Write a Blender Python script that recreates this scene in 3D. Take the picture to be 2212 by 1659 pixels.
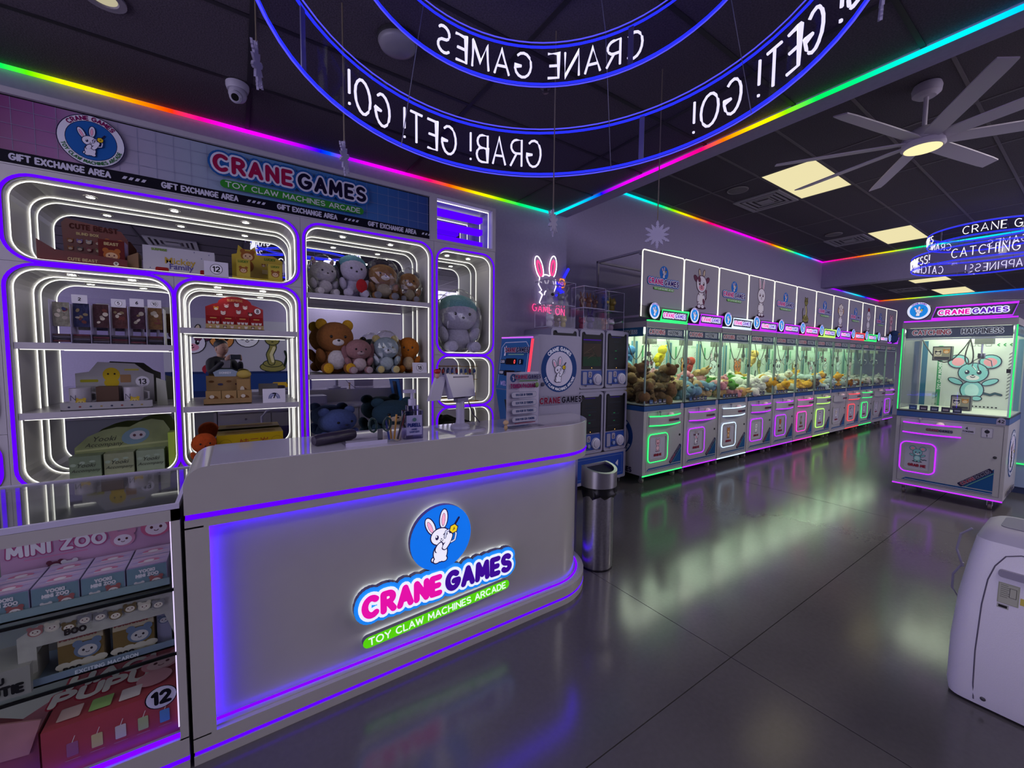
import bpy, math, random
from math import sin, cos, pi, radians, atan2, hypot, sqrt
from mathutils import Vector, Matrix, Euler
random.seed(7)
S = bpy.context.scene
COL = S.collection
for o in list(bpy.data.objects):
    bpy.data.objects.remove(o)

# ---------------------------------------------------------------- camera, world, exposure
cam = bpy.data.cameras.new('camera')
cam.sensor_width = 36.0
cam.sensor_fit = 'HORIZONTAL'
cam.lens = 36.0 * 878.85 / 2212.0
cam.clip_start = 0.02
cam_o = bpy.data.objects.new('camera', cam)
COL.objects.link(cam_o)
def cam_matrix(yaw, pitch, roll, loc):
    y, p, r = map(radians, (yaw, pitch, roll))
    fw = Vector((cos(y)*cos(p), sin(y)*cos(p), -sin(p)))
    rt = Vector((sin(y), -cos(y), 0))
    up = rt.cross(fw)
    r2 = rt*cos(r) + up*sin(r)
    u2 = -rt*sin(r) + up*cos(r)
    m = Matrix((r2, u2, -fw)).transposed().to_4x4()
    m.translation = Vector(loc)
    return m
cam_o.matrix_world = cam_matrix(55.931, 3.671, 0.586, (0, 0, 1.5))
S.camera = cam_o
w = bpy.data.worlds.new('world')
S.world = w
w.use_nodes = True
w.node_tree.nodes['Background'].inputs[0].default_value = (0.76, 0.69, 1.0, 1)
w.node_tree.nodes['Background'].inputs[1].default_value = 2.4
S.view_settings.view_transform = 'Standard'
S.view_settings.look = 'None'
S.view_settings.exposure = 0.0
S.view_settings.gamma = 1.0
S.view_settings.use_curve_mapping = False
cy = S.cycles
cy.max_bounces = 6
cy.diffuse_bounces = 2
cy.glossy_bounces = 4
cy.transmission_bounces = 2
cy.transparent_max_bounces = 40
cy.caustics_reflective = False
cy.caustics_refractive = False
cy.sample_clamp_indirect = 4.0

# ---------------------------------------------------------------- helpers: materials
def lin(c):
    if isinstance(c, str):
        c = c.lstrip('#')
        c = [int(c[i:i+2], 16)/255 for i in (0, 2, 4)]
        c = [x/12.92 if x <= 0.04045 else ((x+0.055)/1.055)**2.4 for x in c]
    return (c[0], c[1], c[2], 1.0)
MATS = {}
def mat(col, rough=0.5, metal=0.0, emit=0.0, var=0.0, bump=0.0, scale=30.0, spec=0.5, coat=0.0):
    key = (col, rough, metal, emit, var, bump, scale, spec, coat)
    if key in MATS:
        return MATS[key]
    m = bpy.data.materials.new('finish_%s' % (col if isinstance(col, str) else 'tone'))
    m.use_nodes = True
    nt = m.node_tree
    b = nt.nodes['Principled BSDF']
    b.inputs['Base Color'].default_value = lin(col)
    b.inputs['Roughness'].default_value = rough
    b.inputs['Metallic'].default_value = metal
    b.inputs['Specular IOR Level'].default_value = spec
    b.inputs['Coat Weight'].default_value = coat
    if emit:
        b.inputs['Emission Color'].default_value = lin(col)
        b.inputs['Emission Strength'].default_value = emit
        m.cycles.emission_sampling = 'NONE'
    if var or bump:
        tc = nt.nodes.new('ShaderNodeTexCoord')
        nz = nt.nodes.new('ShaderNodeTexNoise')
        nz.inputs['Scale'].default_value = scale
        nz.inputs['Detail'].default_value = 5
        nt.links.new(tc.outputs['Object'], nz.inputs['Vector'])
        if var:
            rp = nt.nodes.new('ShaderNodeValToRGB')
            c = lin(col)
            rp.color_ramp.elements[0].position = 0.3
            rp.color_ramp.elements[1].position = 0.7
            rp.color_ramp.elements[0].color = (c[0]*(1-var), c[1]*(1-var), c[2]*(1-var), 1)
            rp.color_ramp.elements[1].color = (min(1, c[0]*(1+var)), min(1, c[1]*(1+var)), min(1, c[2]*(1+var)), 1)
            nt.links.new(nz.outputs['Fac'], rp.inputs[0])
            nt.links.new(rp.outputs[0], b.inputs['Base Color'])
        if bump:
            bp = nt.nodes.new('ShaderNodeBump')
            bp.inputs['Strength'].default_value = bump
            bp.inputs['Distance'].default_value = 0.01
            nt.links.new(nz.outputs['Fac'], bp.inputs['Height'])
            nt.links.new(bp.outputs[0], b.inputs['Normal'])
    MATS[key] = m
    return m
def glow(col, s, dim=False):
    """a light-giving tube or sheet: plain emission"""
    key = ('glow', col, s, dim)
    if key in MATS:
        return MATS[key]
    m = bpy.data.materials.new('glow')
    m.use_nodes = True
    nt = m.node_tree
    nt.nodes.clear()
    e = nt.nodes.new('ShaderNodeEmission')
    e.inputs[0].default_value = lin(col)
    e.inputs[1].default_value = s
    out = nt.nodes.new('ShaderNodeOutputMaterial')
    nt.links.new(e.outputs[0], out.inputs[0])
    if dim: m.cycles.emission_sampling = 'NONE'      # too small to light its surroundings
    MATS[key] = m
    return m
def glow_ramp(stops, axis, a, b, s):
    """LED strip whose colour runs along one object axis from a to b"""
    m = bpy.data.materials.new('rainbow_led')
    m.use_nodes = True
    nt = m.node_tree
    nt.nodes.clear()
    tc = nt.nodes.new('ShaderNodeTexCoord')
    sp = nt.nodes.new('ShaderNodeSeparateXYZ')
    mr = nt.nodes.new('ShaderNodeMapRange')
    mr.inputs[1].default_value = a
    mr.inputs[2].default_value = b
    rp = nt.nodes.new('ShaderNodeValToRGB')
    el = rp.color_ramp.elements
    n = len(stops)
    for i, (p, c) in enumerate(stops):
        e = el[i] if i < 2 else el.new(p)
        e.position = p
        e.color = c + (1,)
    em = nt.nodes.new('ShaderNodeEmission')
    em.inputs[1].default_value = s
    out = nt.nodes.new('ShaderNodeOutputMaterial')
    nt.links.new(tc.outputs['Object'], sp.inputs[0])
    nt.links.new(sp.outputs[axis], mr.inputs[0])
    nt.links.new(mr.outputs[0], rp.inputs[0])
    nt.links.new(rp.outputs[0], em.inputs[0])
    nt.links.new(em.outputs[0], out.inputs[0])
    return m
def clear(name, tint, refl=0.5, rough=0.02, base=0.03):
    """thin clear pane: see-through plus fresnel gloss"""
    if name in MATS:
        return MATS[name]
    m = bpy.data.materials.new(name)
    m.use_nodes = True
    nt = m.node_tree
    nt.nodes.clear()
    tr = nt.nodes.new('ShaderNodeBsdfTransparent')
    tr.inputs[0].default_value = lin(tint)
    gl = nt.nodes.new('ShaderNodeBsdfGlossy')
    gl.inputs['Roughness'].default_value = rough
    lw_ = nt.nodes.new('ShaderNodeLayerWeight')
    lw_.inputs[0].default_value = 0.5
    fr = nt.nodes.new('ShaderNodeMath')
    fr.operation = 'POWER'
    fr.inputs[1].default_value = 4.0
    nt.links.new(lw_.outputs['Facing'], fr.inputs[0])
    ma = nt.nodes.new('ShaderNodeMath')
    ma.operation = 'MULTIPLY_ADD'
    ma.use_clamp = True
    ma.inputs[1].default_value = refl
    ma.inputs[2].default_value = base
    mx = nt.nodes.new('ShaderNodeMixShader')
    out = nt.nodes.new('ShaderNodeOutputMaterial')
    nt.links.new(fr.outputs[0], ma.inputs[0])
    nt.links.new(ma.outputs[0], mx.inputs[0])
    nt.links.new(tr.outputs[0], mx.inputs[1])
    nt.links.new(gl.outputs[0], mx.inputs[2])
    nt.links.new(mx.outputs[0], out.inputs[0])
    MATS[name] = m
    return m
GLASS = clear('clear_glass', '#fafdfb', 0.45, 0.01, 0.012)
ACRYL = clear('clear_acrylic', '#fbfafd', 0.5, 0.02, 0.015)
EDGE = mat('#b9b4d0', 0.25)
BAG = clear('crinkled_bag', '#fafafa', 1.4, 0.12, 0.06)
VIO = (0.075, 0.0, 1.0)

# ---------------------------------------------------------------- helpers: meshes
class MB:
    def __init__(s):
        s.v = []; s.f = []
    def add(s, vs, fs):
        k = len(s.v)
        s.v += [tuple(p) for p in vs]
        s.f += [tuple(i+k for i in f) for f in fs]
        return s
    def box(s, x0, x1, y0, y1, z0, z1):
        if x0 > x1: x0, x1 = x1, x0
        if y0 > y1: y0, y1 = y1, y0
        if z0 > z1: z0, z1 = z1, z0
        return s.add([(x0,y0,z0),(x1,y0,z0),(x1,y1,z0),(x0,y1,z0),(x0,y0,z1),(x1,y0,z1),(x1,y1,z1),(x0,y1,z1)],
                     [(0,3,2,1),(4,5,6,7),(0,1,5,4),(1,2,6,5),(2,3,7,6),(3,0,4,7)])
    def prism(s, pts, plane, a, b):
        n = len(pts)
        def P(p, t):
            return (p[0], p[1], t) if plane == 'xy' else (p[0], t, p[1]) if plane == 'xz' else (t, p[0], p[1])
        vs = [P(p, a) for p in pts] + [P(p, b) for p in pts]
        fs = [tuple(range(n))[::-1], tuple(range(n, 2*n))] + [(i, (i+1) % n, n+(i+1) % n, n+i) for i in range(n)]
        return s.add(vs, fs)
    def ring(s, o, i, plane, a, b):
        """frame between two loops of the same length, extruded a..b"""
        n = len(o)
        def P(p, t):
            return (p[0], p[1], t) if plane == 'xy' else (p[0], t, p[1]) if plane == 'xz' else (t, p[0], p[1])
        vs = [P(p, a) for p in o] + [P(p, a) for p in i] + [P(p, b) for p in o] + [P(p, b) for p in i]
        fs = []
        for k in range(n):
            q = (k+1) % n
            fs += [(k, q, n+q, n+k), (2*n+k, 3*n+k, 3*n+q, 2*n+q), (k, 2*n+k, 2*n+q, q), (n+k, n+q, 3*n+q, 3*n+k)]
        return s.add(vs, fs)
    def wall(s, loop, plane, a, b, closed=True):
        n = len(loop)
        def P(p, t):
            return (p[0], p[1], t) if plane == 'xy' else (p[0], t, p[1]) if plane == 'xz' else (t, p[0], p[1])
        vs = [P(p, a) for p in loop] + [P(p, b) for p in loop]
        return s.add(vs, [(k, (k+1) % n, n+(k+1) % n, n+k) for k in range(n if closed else n-1)])
    def tube(s, pts, r, n=6, closed=False):
        pts = [Vector(p) for p in pts]
        m = len(pts)
        rings = []
        for i, p in enumerate(pts):
            a = pts[i-1] if (i or closed) else p
            b = pts[(i+1) % m] if (i < m-1 or closed) else p
            t = (b-a)
            t = t.normalized() if t.length > 1e-9 else Vector((0, 0, 1))
            ref = Vector((0, 0, 1)) if abs(t.z) < 0.9 else Vector((0, 1, 0))
            u = t.cross(ref).normalized()
            w_ = t.cross(u)
            # mitre: keep the tube width in corners
            rr = r
            if a is not p and b is not p:
                d1 = (p-a).normalized() if (p-a).length > 1e-9 else t
                c = max(0.5, abs(d1.dot(t)))
                rr = r/c
            rings.append([p+(u*cos(2*pi*k/n)+w_*sin(2*pi*k/n))*rr for k in range(n)])
        k0 = len(s.v)
        for q in rings:
            s.v += [tuple(x) for x in q]
        for i in range(m if closed else m-1):
            j = (i+1) % m
            for k in range(n):
                l = (k+1) % n
                s.f.append((k0+i*n+k, k0+i*n+l, k0+j*n+l, k0+j*n+k))
        if not closed:
            s.f.append(tuple(k0+k for k in range(n))[::-1])
            s.f.append(tuple(k0+(m-1)*n+k for k in range(n)))
        return s
    def lathe(s, prof, n=20, c=(0, 0, 0), axis='z', a0=0.0, caps=True):
        """profile (radius, height) turned round an axis"""
        def P(r, h, a):
            x, y = r*cos(a), r*sin(a)
            q = (x, y, h) if axis == 'z' else (x, h, y) if axis == 'y' else (h, x, y)
            return (q[0]+c[0], q[1]+c[1], q[2]+c[2])
        k0 = len(s.v)
        for r, h in prof:
            for k in range(n):
                s.v.append(P(r, h, a0+2*pi*k/n))
        for i in range(len(prof)-1):
            for k in range(n):
                l = (k+1) % n
                s.f.append((k0+i*n+k, k0+i*n+l, k0+(i+1)*n+l, k0+(i+1)*n+k))
        if caps and prof[0][0] > 1e-6: s.f.append(tuple(k0+k for k in range(n))[::-1])
        if caps and prof[-1][0] > 1e-6: s.f.append(tuple(k0+(len(prof)-1)*n+k for k in range(n)))
        return s
    def ell(s, c, r, nu=14, nv=9, rot=None, pinch=0.0):
        """ellipsoid; pinch narrows its upper half"""
        k0 = len(s.v)
        M = Euler(rot).to_matrix() if rot else None
        for j in range(nv+1):
            t = pi*j/nv
            for i in range(nu):
                a = 2*pi*i/nu
                q = 1-pinch*(cos(t)*0.5+0.5)
                p = Vector((r[0]*sin(t)*cos(a)*q, r[1]*sin(t)*sin(a)*q, r[2]*cos(t)))
                if M: p = M @ p
                s.v.append((p.x+c[0], p.y+c[1], p.z+c[2]))
        for j in range(nv):
            for i in range(nu):
                l = (i+1) % nu
                s.f.append((k0+j*nu+i, k0+(j+1)*nu+i, k0+(j+1)*nu+l, k0+j*nu+l))
        return s
    def mesh(s, name, smooth=False):
        me = bpy.data.meshes.new(name)
        me.from_pydata(s.v, [], s.f)
        if smooth:
            me.polygons.foreach_set('use_smooth', [True]*len(me.polygons))
        me.validate()
        return me
    def build(s, name, m, parent=None, loc=(0,0,0), rot=(0,0,0), smooth=False, autosmooth=False):
        me = s.mesh(name, smooth)
        if autosmooth:
            me.polygons.foreach_set('use_smooth', [True]*len(me.polygons))
            me.set_sharp_from_angle(angle=radians(38))
        if m is not None:
            me.materials.append(m)
        o = bpy.data.objects.new(name, me)
        COL.objects.link(o)
        o.location = loc
        o.rotation_euler = rot
        if parent is not None: o.parent = parent
        return o
def rrect(x0, x1, y0, y1, r, n=6):
    out = []
    for cx, cy_, a in ((x1-r, y1-r, 0), (x0+r, y1-r, 90), (x0+r, y0+r, 180), (x1-r, y0+r, 270)):
        for k in range(n+1):
            t = radians(a+90*k/n)
            out.append((cx+r*cos(t), cy_+r*sin(t)))
    return out
def corners(x0, x1, y0, y1, n=6):
    out = []
    for p in ((x1, y1), (x0, y1), (x0, y0), (x1, y0)):
        out += [p]*(n+1)
    return out
def circle(cx, cy_, r, n=24, ry=None):
    return [(cx+r*cos(2*pi*k/n), cy_+(ry or r)*sin(2*pi*k/n)) for k in range(n)]
def rbox(x0, x1, y0, y1, z0, z1, r, plane='xz'):
    b = MB()
    if plane == 'xz': b.prism(rrect(x0, x1, z0, z1, r), 'xz', y0, y1)
    elif plane == 'xy': b.prism(rrect(x0, x1, y0, y1, r), 'xy', z0, z1)
    else: b.prism(rrect(y0, y1, z0, z1, r), 'yz', x0, x1)
    return b
def box(name, m, parent, *a, **k):
    return MB().box(*a).build(name, m, parent, **k)
def tag(o, label, cat, group=None):
    o['label'] = label; o['category'] = cat
    if group: o['group'] = group
    return o
def struct(o, label=None):
    o['kind'] = 'structure'
    if label: o['label'] = label
    return o
def thing(name, label, cat, loc=(0,0,0), rz=0.0, group=None):
    o = bpy.data.objects.new(name, None)
    o.empty_display_size = 0.1
    COL.objects.link(o)
    o.location = loc
    o.rotation_euler = (0, 0, rz)
    return tag(o, label, cat, group)
def dup(root, loc=None, rz=None, label=None, group=None, parent=None):
    c = root.copy()
    COL.objects.link(c)
    if parent is not None: c.parent = parent
    if loc is not None: c.location = loc
    if rz is not None: c.rotation_euler = (0, 0, rz)
    if label: c['label'] = label
    if group: c['group'] = group
    for ch in root.children:
        dup(ch, parent=c)
    return c
def repaint(o, m):
    o.material_slots[0].link = 'OBJECT'
    o.material_slots[0].material = m

# ---------------------------------------------------------------- helpers: stroke lettering and flat prints
def arc(cx, cy_, rx, ry, a, b, n=8):
    return [(cx+rx*cos(radians(a+(b-a)*k/n)), cy_+ry*sin(radians(a+(b-a)*k/n))) for k in range(n+1)]
G = {
 'A': (.7, [[(0,0),(.35,1),(.7,0)],[(.12,.33),(.58,.33)]]),
 'B': (.62, [[(0,.52),(0,1),(.3,1)]+arc(.32,.76,.25,.24,90,-90,6)+[(0,.52),(0,0),(.32,0)]+arc(.34,.26,.28,.26,-90,90,6)]),
 'C': (.72, [arc(.4,.5,.4,.5,50,310,12)]),
 'D': (.66, [[(0,0),(0,1),(.22,1)]+arc(.24,.5,.42,.5,90,-90,9)+[(0,0)]]),
 'E': (.52, [[(.52,1),(0,1),(0,0),(.52,0)],[(0,.5),(.45,.5)]]),
 'F': (.5, [[(.5,1),(0,1),(0,0)],[(0,.5),(.42,.5)]]),
 'G': (.78, [arc(.4,.5,.4,.5,50,345,13)+[(.78,.46),(.46,.46)]]),
 'H': (.64, [[(0,0),(0,1)],[(.64,0),(.64,1)],[(0,.5),(.64,.5)]]),
 'I': (.06, [[(.03,0),(.03,1)]]),
 'J': (.5, [[(.5,1),(.5,.25)]+arc(.25,.25,.25,.25,0,-160,6)]),
 'K': (.62, [[(0,0),(0,1)],[(.6,1),(0,.42)],[(.2,.6),(.62,0)]]),
 'L': (.5, [[(0,1),(0,0),(.5,0)]]),
 'M': (.8, [[(0,0),(.06,1),(.4,.25),(.74,1),(.8,0)]]),
 'N': (.66, [[(0,0),(0,1),(.66,0),(.66,1)]]),
 'O': (.84, [arc(.42,.5,.42,.5,0,360,16)]),
 'P': (.58, [[(0,0),(0,1),(.3,1)]+arc(.3,.73,.28,.27,90,-90,7)+[(0,.46)]]),
 'Q': (.84, [arc(.42,.5,.42,.5,0,360,16),[(.5,.25),(.8,-.05)]]),
 'R': (.62, [[(0,0),(0,1),(.3,1)]+arc(.3,.74,.28,.26,90,-90,7)+[(0,.48)],[(.28,.48),(.62,0)]]),
 'S': (.6, [arc(.3,.75,.28,.25,35,270,9)+arc(.3,.25,.3,.25,90,-145,9)[1:]]),
 'T': (.66, [[(0,1),(.66,1)],[(.33,1),(.33,0)]]),
 'U': (.64, [[(0,1),(0,.32)]+arc(.32,.32,.32,.32,180,360,8)+[(.64,1)]]),
 'V': (.7, [[(0,1),(.35,0),(.7,1)]]),
 'W': (.96, [[(0,1),(.24,0),(.48,.85),(.72,0),(.96,1)]]),
 'X': (.66, [[(0,0),(.66,1)],[(0,1),(.66,0)]]),
 'Y': (.68, [[(0,1),(.34,.48),(.68,1)],[(.34,.48),(.34,0)]]),
 'Z': (.62, [[(0,1),(.62,1),(0,0),(.62,0)]]),
 '0': (.6, [arc(.3,.5,.3,.5,0,360,14)]),
 '1': (.3, [[(0,.8),(.22,1),(.22,0)]]),
 '2': (.58, [arc(.29,.72,.28,.28,160,-35,8)+[(0,0),(.58,0)]]),
 '3': (.56, [arc(.27,.75,.26,.25,150,-90,8)+arc(.27,.26,.29,.26,90,-150,8)]),
 '4': (.62, [[(.45,0),(.45,1),(0,.3),(.62,.3)]]),
 '5': (.56, [[(.5,1),(.06,1),(.02,.55)]+arc(.27,.32,.28,.32,130,-150,9)]),
 '6': (.58, [[(.46,1),(.2,.75),(.05,.48)]+arc(.29,.29,.29,.29,155,515,12)]),
 '7': (.56, [[(0,1),(.56,1),(.2,0)]]),
 '8': (.56, [arc(.28,.75,.23,.25,270,630,12),arc(.28,.25,.28,.25,90,450,12)]),
 '9': (.58, [arc(.29,.7,.29,.3,-30,330,12)+[(.2,0)]]),
 '!': (.08, [[(.04,1),(.04,.32)],[(.04,.05),(.04,.0)]]),
 '$': (.6, [arc(.3,.72,.28,.2,35,270,9)+arc(.3,.3,.3,.22,90,-145,9)[1:],[(.3,1.08),(.3,-.08)]]),
 '<': (.5, [[(.5,1),(0,.5),(.5,0)]]),
 '.': (.06, [[(.03,.0),(.03,.04)]]),
 '-': (.4, [[(0,.5),(.4,.5)]]),
}
def strokes(txt, x, y, h, sp=0.22, align='c', sx=1.0):
    """polylines of a line of text; returns (list of polylines, width)"""
    w_ = 0.0
    items = []
    for ch in txt:
        if ch == ' ':
            w_ += 0.5*h*sx
            continue
        gw, gs = G.get(ch, G['O'])
        items.append((w_, gs))
        w_ += (gw*sx+sp)*h
    w_ -= sp*h
    x0 = x-w_/2 if align == 'c' else x if align == 'l' else x-w_
    return [[(x0+a+px*h*sx, y+py*h) for px, py in g] for a, gs in items for g in gs], w_
class Art:
    """flat print: coloured shapes laid one over another, kept as ONE mesh with a material per colour"""
    DZ = 0.00012
    def __init__(s, base=0.0008):
        s.v = []; s.f = []; s.mi = []; s.cols = []; s.z = base
        s.xf = lambda x, y: (x, y)
    def _mi(s, col):
        if col not in s.cols: s.cols.append(col)
        return s.cols.index(col)
    def poly(s, pts, col, up=True):
        s.z += s.DZ if up else 8e-6
        k = len(s.v)
        for p in pts:
            q = s.xf(p[0], p[1])
            s.v.append((q[0], q[1], s.z))
        s.f.append(tuple(range(k, k+len(pts))))
        s.mi.append(s._mi(col))
        return s
    def rect(s, x0, x1, y0, y1, col, r=0):
        return s.poly(rrect(x0, x1, y0, y1, r, 4) if r else [(x0,y0),(x1,y0),(x1,y1),(x0,y1)], col)
    def ell(s, cx, cy_, rx, ry, col, rot=0, n=20):
        c, q = cos(radians(rot)), sin(radians(rot))
        return s.poly([(cx+rx*cos(t)*c-ry*sin(t)*q, cy_+rx*cos(t)*q+ry*sin(t)*c) for t in [2*pi*k/n for k in range(n)]], col)
    def oell(s, cx, cy_, rx, ry, col, ol, lw, rot=0, n=20):
        s.ell(cx, cy_, rx+lw, ry+lw, ol, rot, n)
        return s.ell(cx, cy_, rx, ry, col, rot, n)
    def line(s, pts, w_, col, up=True, cap=6):
        if up: s.z += s.DZ
        for (x0, y0), (x1, y1) in zip(pts, pts[1:]):
            d = hypot(x1-x0, y1-y0) or 1e-9
            nx, ny = -(y1-y0)/d*w_/2, (x1-x0)/d*w_/2
            s.poly([(x0+nx,y0+ny),(x0-nx,y0-ny),(x1-nx,y1-ny),(x1+nx,y1+ny)], col, False)
        for x, y in pts:
            s.poly([(x+w_/2*cos(2*pi*k/cap), y+w_/2*sin(2*pi*k/cap)) for k in range(cap)], col, False)
        return s
    def text(s, txt, x, y, h, w_, col, sp=0.22, align='c', sx=1.0, cap=6):
        L, _ = strokes(txt, x, y, h, sp, align, sx)
        s.z += s.DZ
        for l in L: s.line(l, w_, col, False, cap)
        return s
    def arctext(s, txt, cx, cy_, r, a, h, w_, col, sp=0.25, inward=False):
        """text bent round a circle, centred on angle a (degrees)"""
        L, W = strokes(txt, 0, 0, h, sp)
        s.z += s.DZ
        for l in L:
            q = []
            for x, y in l:
                if inward:
                    t = radians(a)+x/r; rr = r-y
                else:
                    t = radians(a)-x/r; rr = r+y
                q.append((cx+rr*cos(t), cy_+rr*sin(t)))
            s.line(q, w_, col, False, 5)
        return s
    def mesh(s, name, emit=0.0, rough=0.6):
        me = bpy.data.meshes.new(name)
        me.from_pydata(s.v, [], s.f)
        for c in s.cols:
            me.materials.append(c if isinstance(c, bpy.types.Material) else mat(c, rough, 0, emit, 0, 0, 30, 0.15))
        me.polygons.foreach_set('material_index', s.mi)
        return me
    def build(s, name, parent, loc, rot=(pi/2, 0, 0), sc=1.0, emit=0.0, mesh=None):
        o = bpy.data.objects.new(name, mesh or s.mesh(name, emit))
        COL.objects.link(o)
        o.location = loc; o.rotation_euler = rot; o.scale = (sc, sc, sc)
        if parent is not None: o.parent = parent
        return o
FY = (pi/2, 0, 0)           # print on a face that looks to -Y
FX = (pi/2, 0, -pi/2)       # print on a face that looks to -X
BACKY = (pi/2, 0, pi)       # print on a face that looks to +Y
def fonttext(txt, size, m, name='lettering', shear=0.0, offset=0.0):
    c = bpy.data.curves.new('lettering', 'FONT')
    c.body = txt; c.size = size; c.shear = shear; c.offset = offset
    c.align_x = 'CENTER'; c.align_y = 'CENTER'; c.resolution_u = 2
    t = bpy.data.objects.new('tmp_text', c)
    COL.objects.link(t)
    dg = bpy.context.evaluated_depsgraph_get()
    me = bpy.data.meshes.new_from_object(t.evaluated_get(dg))
    bpy.data.objects.remove(t)
    me.materials.clear()
    me.materials.append(m)
    return me
def put_mesh(name, me, parent, loc, rot=FY):
    o = bpy.data.objects.new(name, me)
    COL.objects.link(o)
    o.location = loc; o.rotation_euler = rot
    if parent is not None: o.parent = parent
    return o
# ================================================================ the setting
YW1, YW2, ZC1, ZC2, XH, XF = 3.72, 3.95, 3.17, 3.80, 3.075, 15.5
WALL = mat('#a49cbb', 0.75, 0, 0, 0.04, 0.08, 40)
TILE = mat('#524954', 0.9, 0, 0, 0.35, 0.35, 120)
TILE2 = mat('#544e55', 0.9, 0, 0, 0.35, 0.35, 120)
GRID1 = mat('#231f26', 0.6)
GRID2 = mat('#6d6669', 0.6)

# floor: polished concrete, saw-cut into slabs
def concrete():
    m = bpy.data.materials.new('polished_concrete')
    m.use_nodes = True
    nt = m.node_tree
    b = nt.nodes['Principled BSDF']
    tc = nt.nodes.new('ShaderNodeTexCoord')
    n1 = nt.nodes.new('ShaderNodeTexNoise'); n1.inputs['Scale'].default_value = 1.7; n1.inputs['Detail'].default_value = 8
    n2 = nt.nodes.new('ShaderNodeTexNoise'); n2.inputs['Scale'].default_value = 45; n2.inputs['Detail'].default_value = 4
    nt.links.new(tc.outputs['Object'], n1.inputs[0]); nt.links.new(tc.outputs['Object'], n2.inputs[0])
    mx = nt.nodes.new('ShaderNodeMix'); mx.data_type = 'FLOAT'; mx.inputs[0].default_value = 0.4
    nt.links.new(n1.outputs[0], mx.inputs[2]); nt.links.new(n2.outputs[0], mx.inputs[3])
    rp = nt.nodes.new('ShaderNodeValToRGB')
    rp.color_ramp.elements[0].position = 0.3; rp.color_ramp.elements[0].color = lin('#4f4b4e')
    rp.color_ramp.elements[1].position = 0.72; rp.color_ramp.elements[1].color = lin('#5a5659')
    nt.links.new(mx.outputs[0], rp.inputs[0]); nt.links.new(rp.outputs[0], b.inputs['Base Color'])
    rr = nt.nodes.new('ShaderNodeMapRange')
    rr.inputs[1].default_value = 0.3; rr.inputs[2].default_value = 0.7; rr.inputs[3].default_value = 0.14; rr.inputs[4].default_value = 0.185
    nt.links.new(mx.outputs[0], rr.inputs[0]); nt.links.new(rr.outputs[0], b.inputs['Roughness'])
    b.inputs['Specular IOR Level'].default_value = 0.55
    return m
CONC = concrete()
fl = struct(box('floor', mat('#1a181a', 0.9), None, -5, 16.2, -6, 4.6, -0.12, -0.012))
xs = [-5, -1.1, 2.031, 5.168, 8.3, 11.45, 14.6, 16.2]
ys = [-6, -2.14, 1.0, 4.6]
for i in range(len(xs)-1):
    for j in range(len(ys)-1):
        g = 0.0022
        box('slab', CONC, fl, xs[i]+g, xs[i+1]-g, ys[j]+g, ys[j+1]-g, -0.05, 0)

# walls
w1 = MB().box(-5, XH+0.2, YW1, 4.6, 0, ZC1+0.02)
struct(w1.build('wall_left', WALL), 'lavender-grey painted wall behind the prize cabinet')
struct(box('wall_back', WALL, None, XH+0.2, XF, YW2, 4.6, 0, ZC2+0.1), 'lavender-grey painted wall behind the row of claw machines')
struct(box('wall_far', WALL, None, XF, 16.2, -6, YW2, 0, 3.5), 'far lavender-grey end wall')
struct(box('wall_right', WALL, None, -5, 4.6, -3.4, -3.2, 0, ZC1), 'wall on the opposite side seen in the mirrors')
struct(box('wall_right', WALL, None, 4.2, 8.2, -5.6, -5.45, 0, 2.5), 'added low partition screening the bright surroundings from the mirrors')  # added so the mirror bays do not show the bright world
# header between the two ceilings and the far header
struct(MB().box(XH, XH+0.2, -6, YW1, ZC1-0.012, ZC2+0.1).build('trim_1', WALL), 'lavender-grey header edge between low and high ceiling')
struct(MB().box(11.34, 11.6, -6, YW2, 3.2, ZC2+0.1).build('trim_2', WALL), 'deep lavender-grey header across the far end')
# ceilings: dropped grid with separate tiles
def ceiling(name, x0, x1, y0, y1, z, xgrid, ygrid, tile, grid, skip=()):
    c = struct(box(name, mat('#0b0a0c', 0.9), None, x0, x1, y0, y1, z+0.03, z+0.08))
    bars = MB()
    for x in xgrid: bars.box(x-0.012, x+0.012, y0, y1, z, z+0.03)
    for y in ygrid: bars.box(x0, x1, y-0.012, y+0.012, z+0.0005, z+0.03)
    bars.build('ceiling_grid', grid, c)
    gx = [x0]+list(xgrid)+[x1]; gy = [y0]+list(ygrid)+[y1]
    for i in range(len(gx)-1):
        for j in range(len(gy)-1):
            if (i, j) in skip: continue
            a, b, d, e = gx[i]+0.009, gx[i+1]-0.009, gy[j]+0.009, gy[j+1]-0.009
            if b-a < 0.03 or e-d < 0.03: continue
            key = ('tile', round(b-a, 3), round(e-d, 3), tile.name)
            if key not in MATS:
                me = MB().box(0, b-a, 0, e-d, 0, 0.02).mesh('ceiling_tile'); me.materials.append(tile)
                MATS[key] = me
            put_mesh('ceiling_tile', MATS[key], c, (a, d, z+0.006), (0, 0, 0))
    return c
yg1 = [YW1-0.61*k for k in range(16, 0, -1)]
xg1 = [-4.55, -3.33, -2.11, -0.89, 0.33, 1.55, 2.77]
yg1 = [y for y in yg1 if y > -6]
ceiling('ceiling', -5, XH, -6, YW1, ZC1, [0.11-1.22*k for k in range(4, 0, -1)]+[0.11, 1.33, 2.55], yg1, TILE, GRID1)
yg2 = [3.26-0.61*k for k in range(15, -1, -1)]
XG2 = [4.28, 5.5, 6.72, 7.94, 9.16, 10.38]
XG2 = [4.29+0.0*k for k in range(0)]+[4.29, 5.51, 6.73, 8.1, 9.44, 10.66]
YG2 = [y for y in [2.65+0.61*k for k in range(-14, 3)] if y < YW2]
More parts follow.
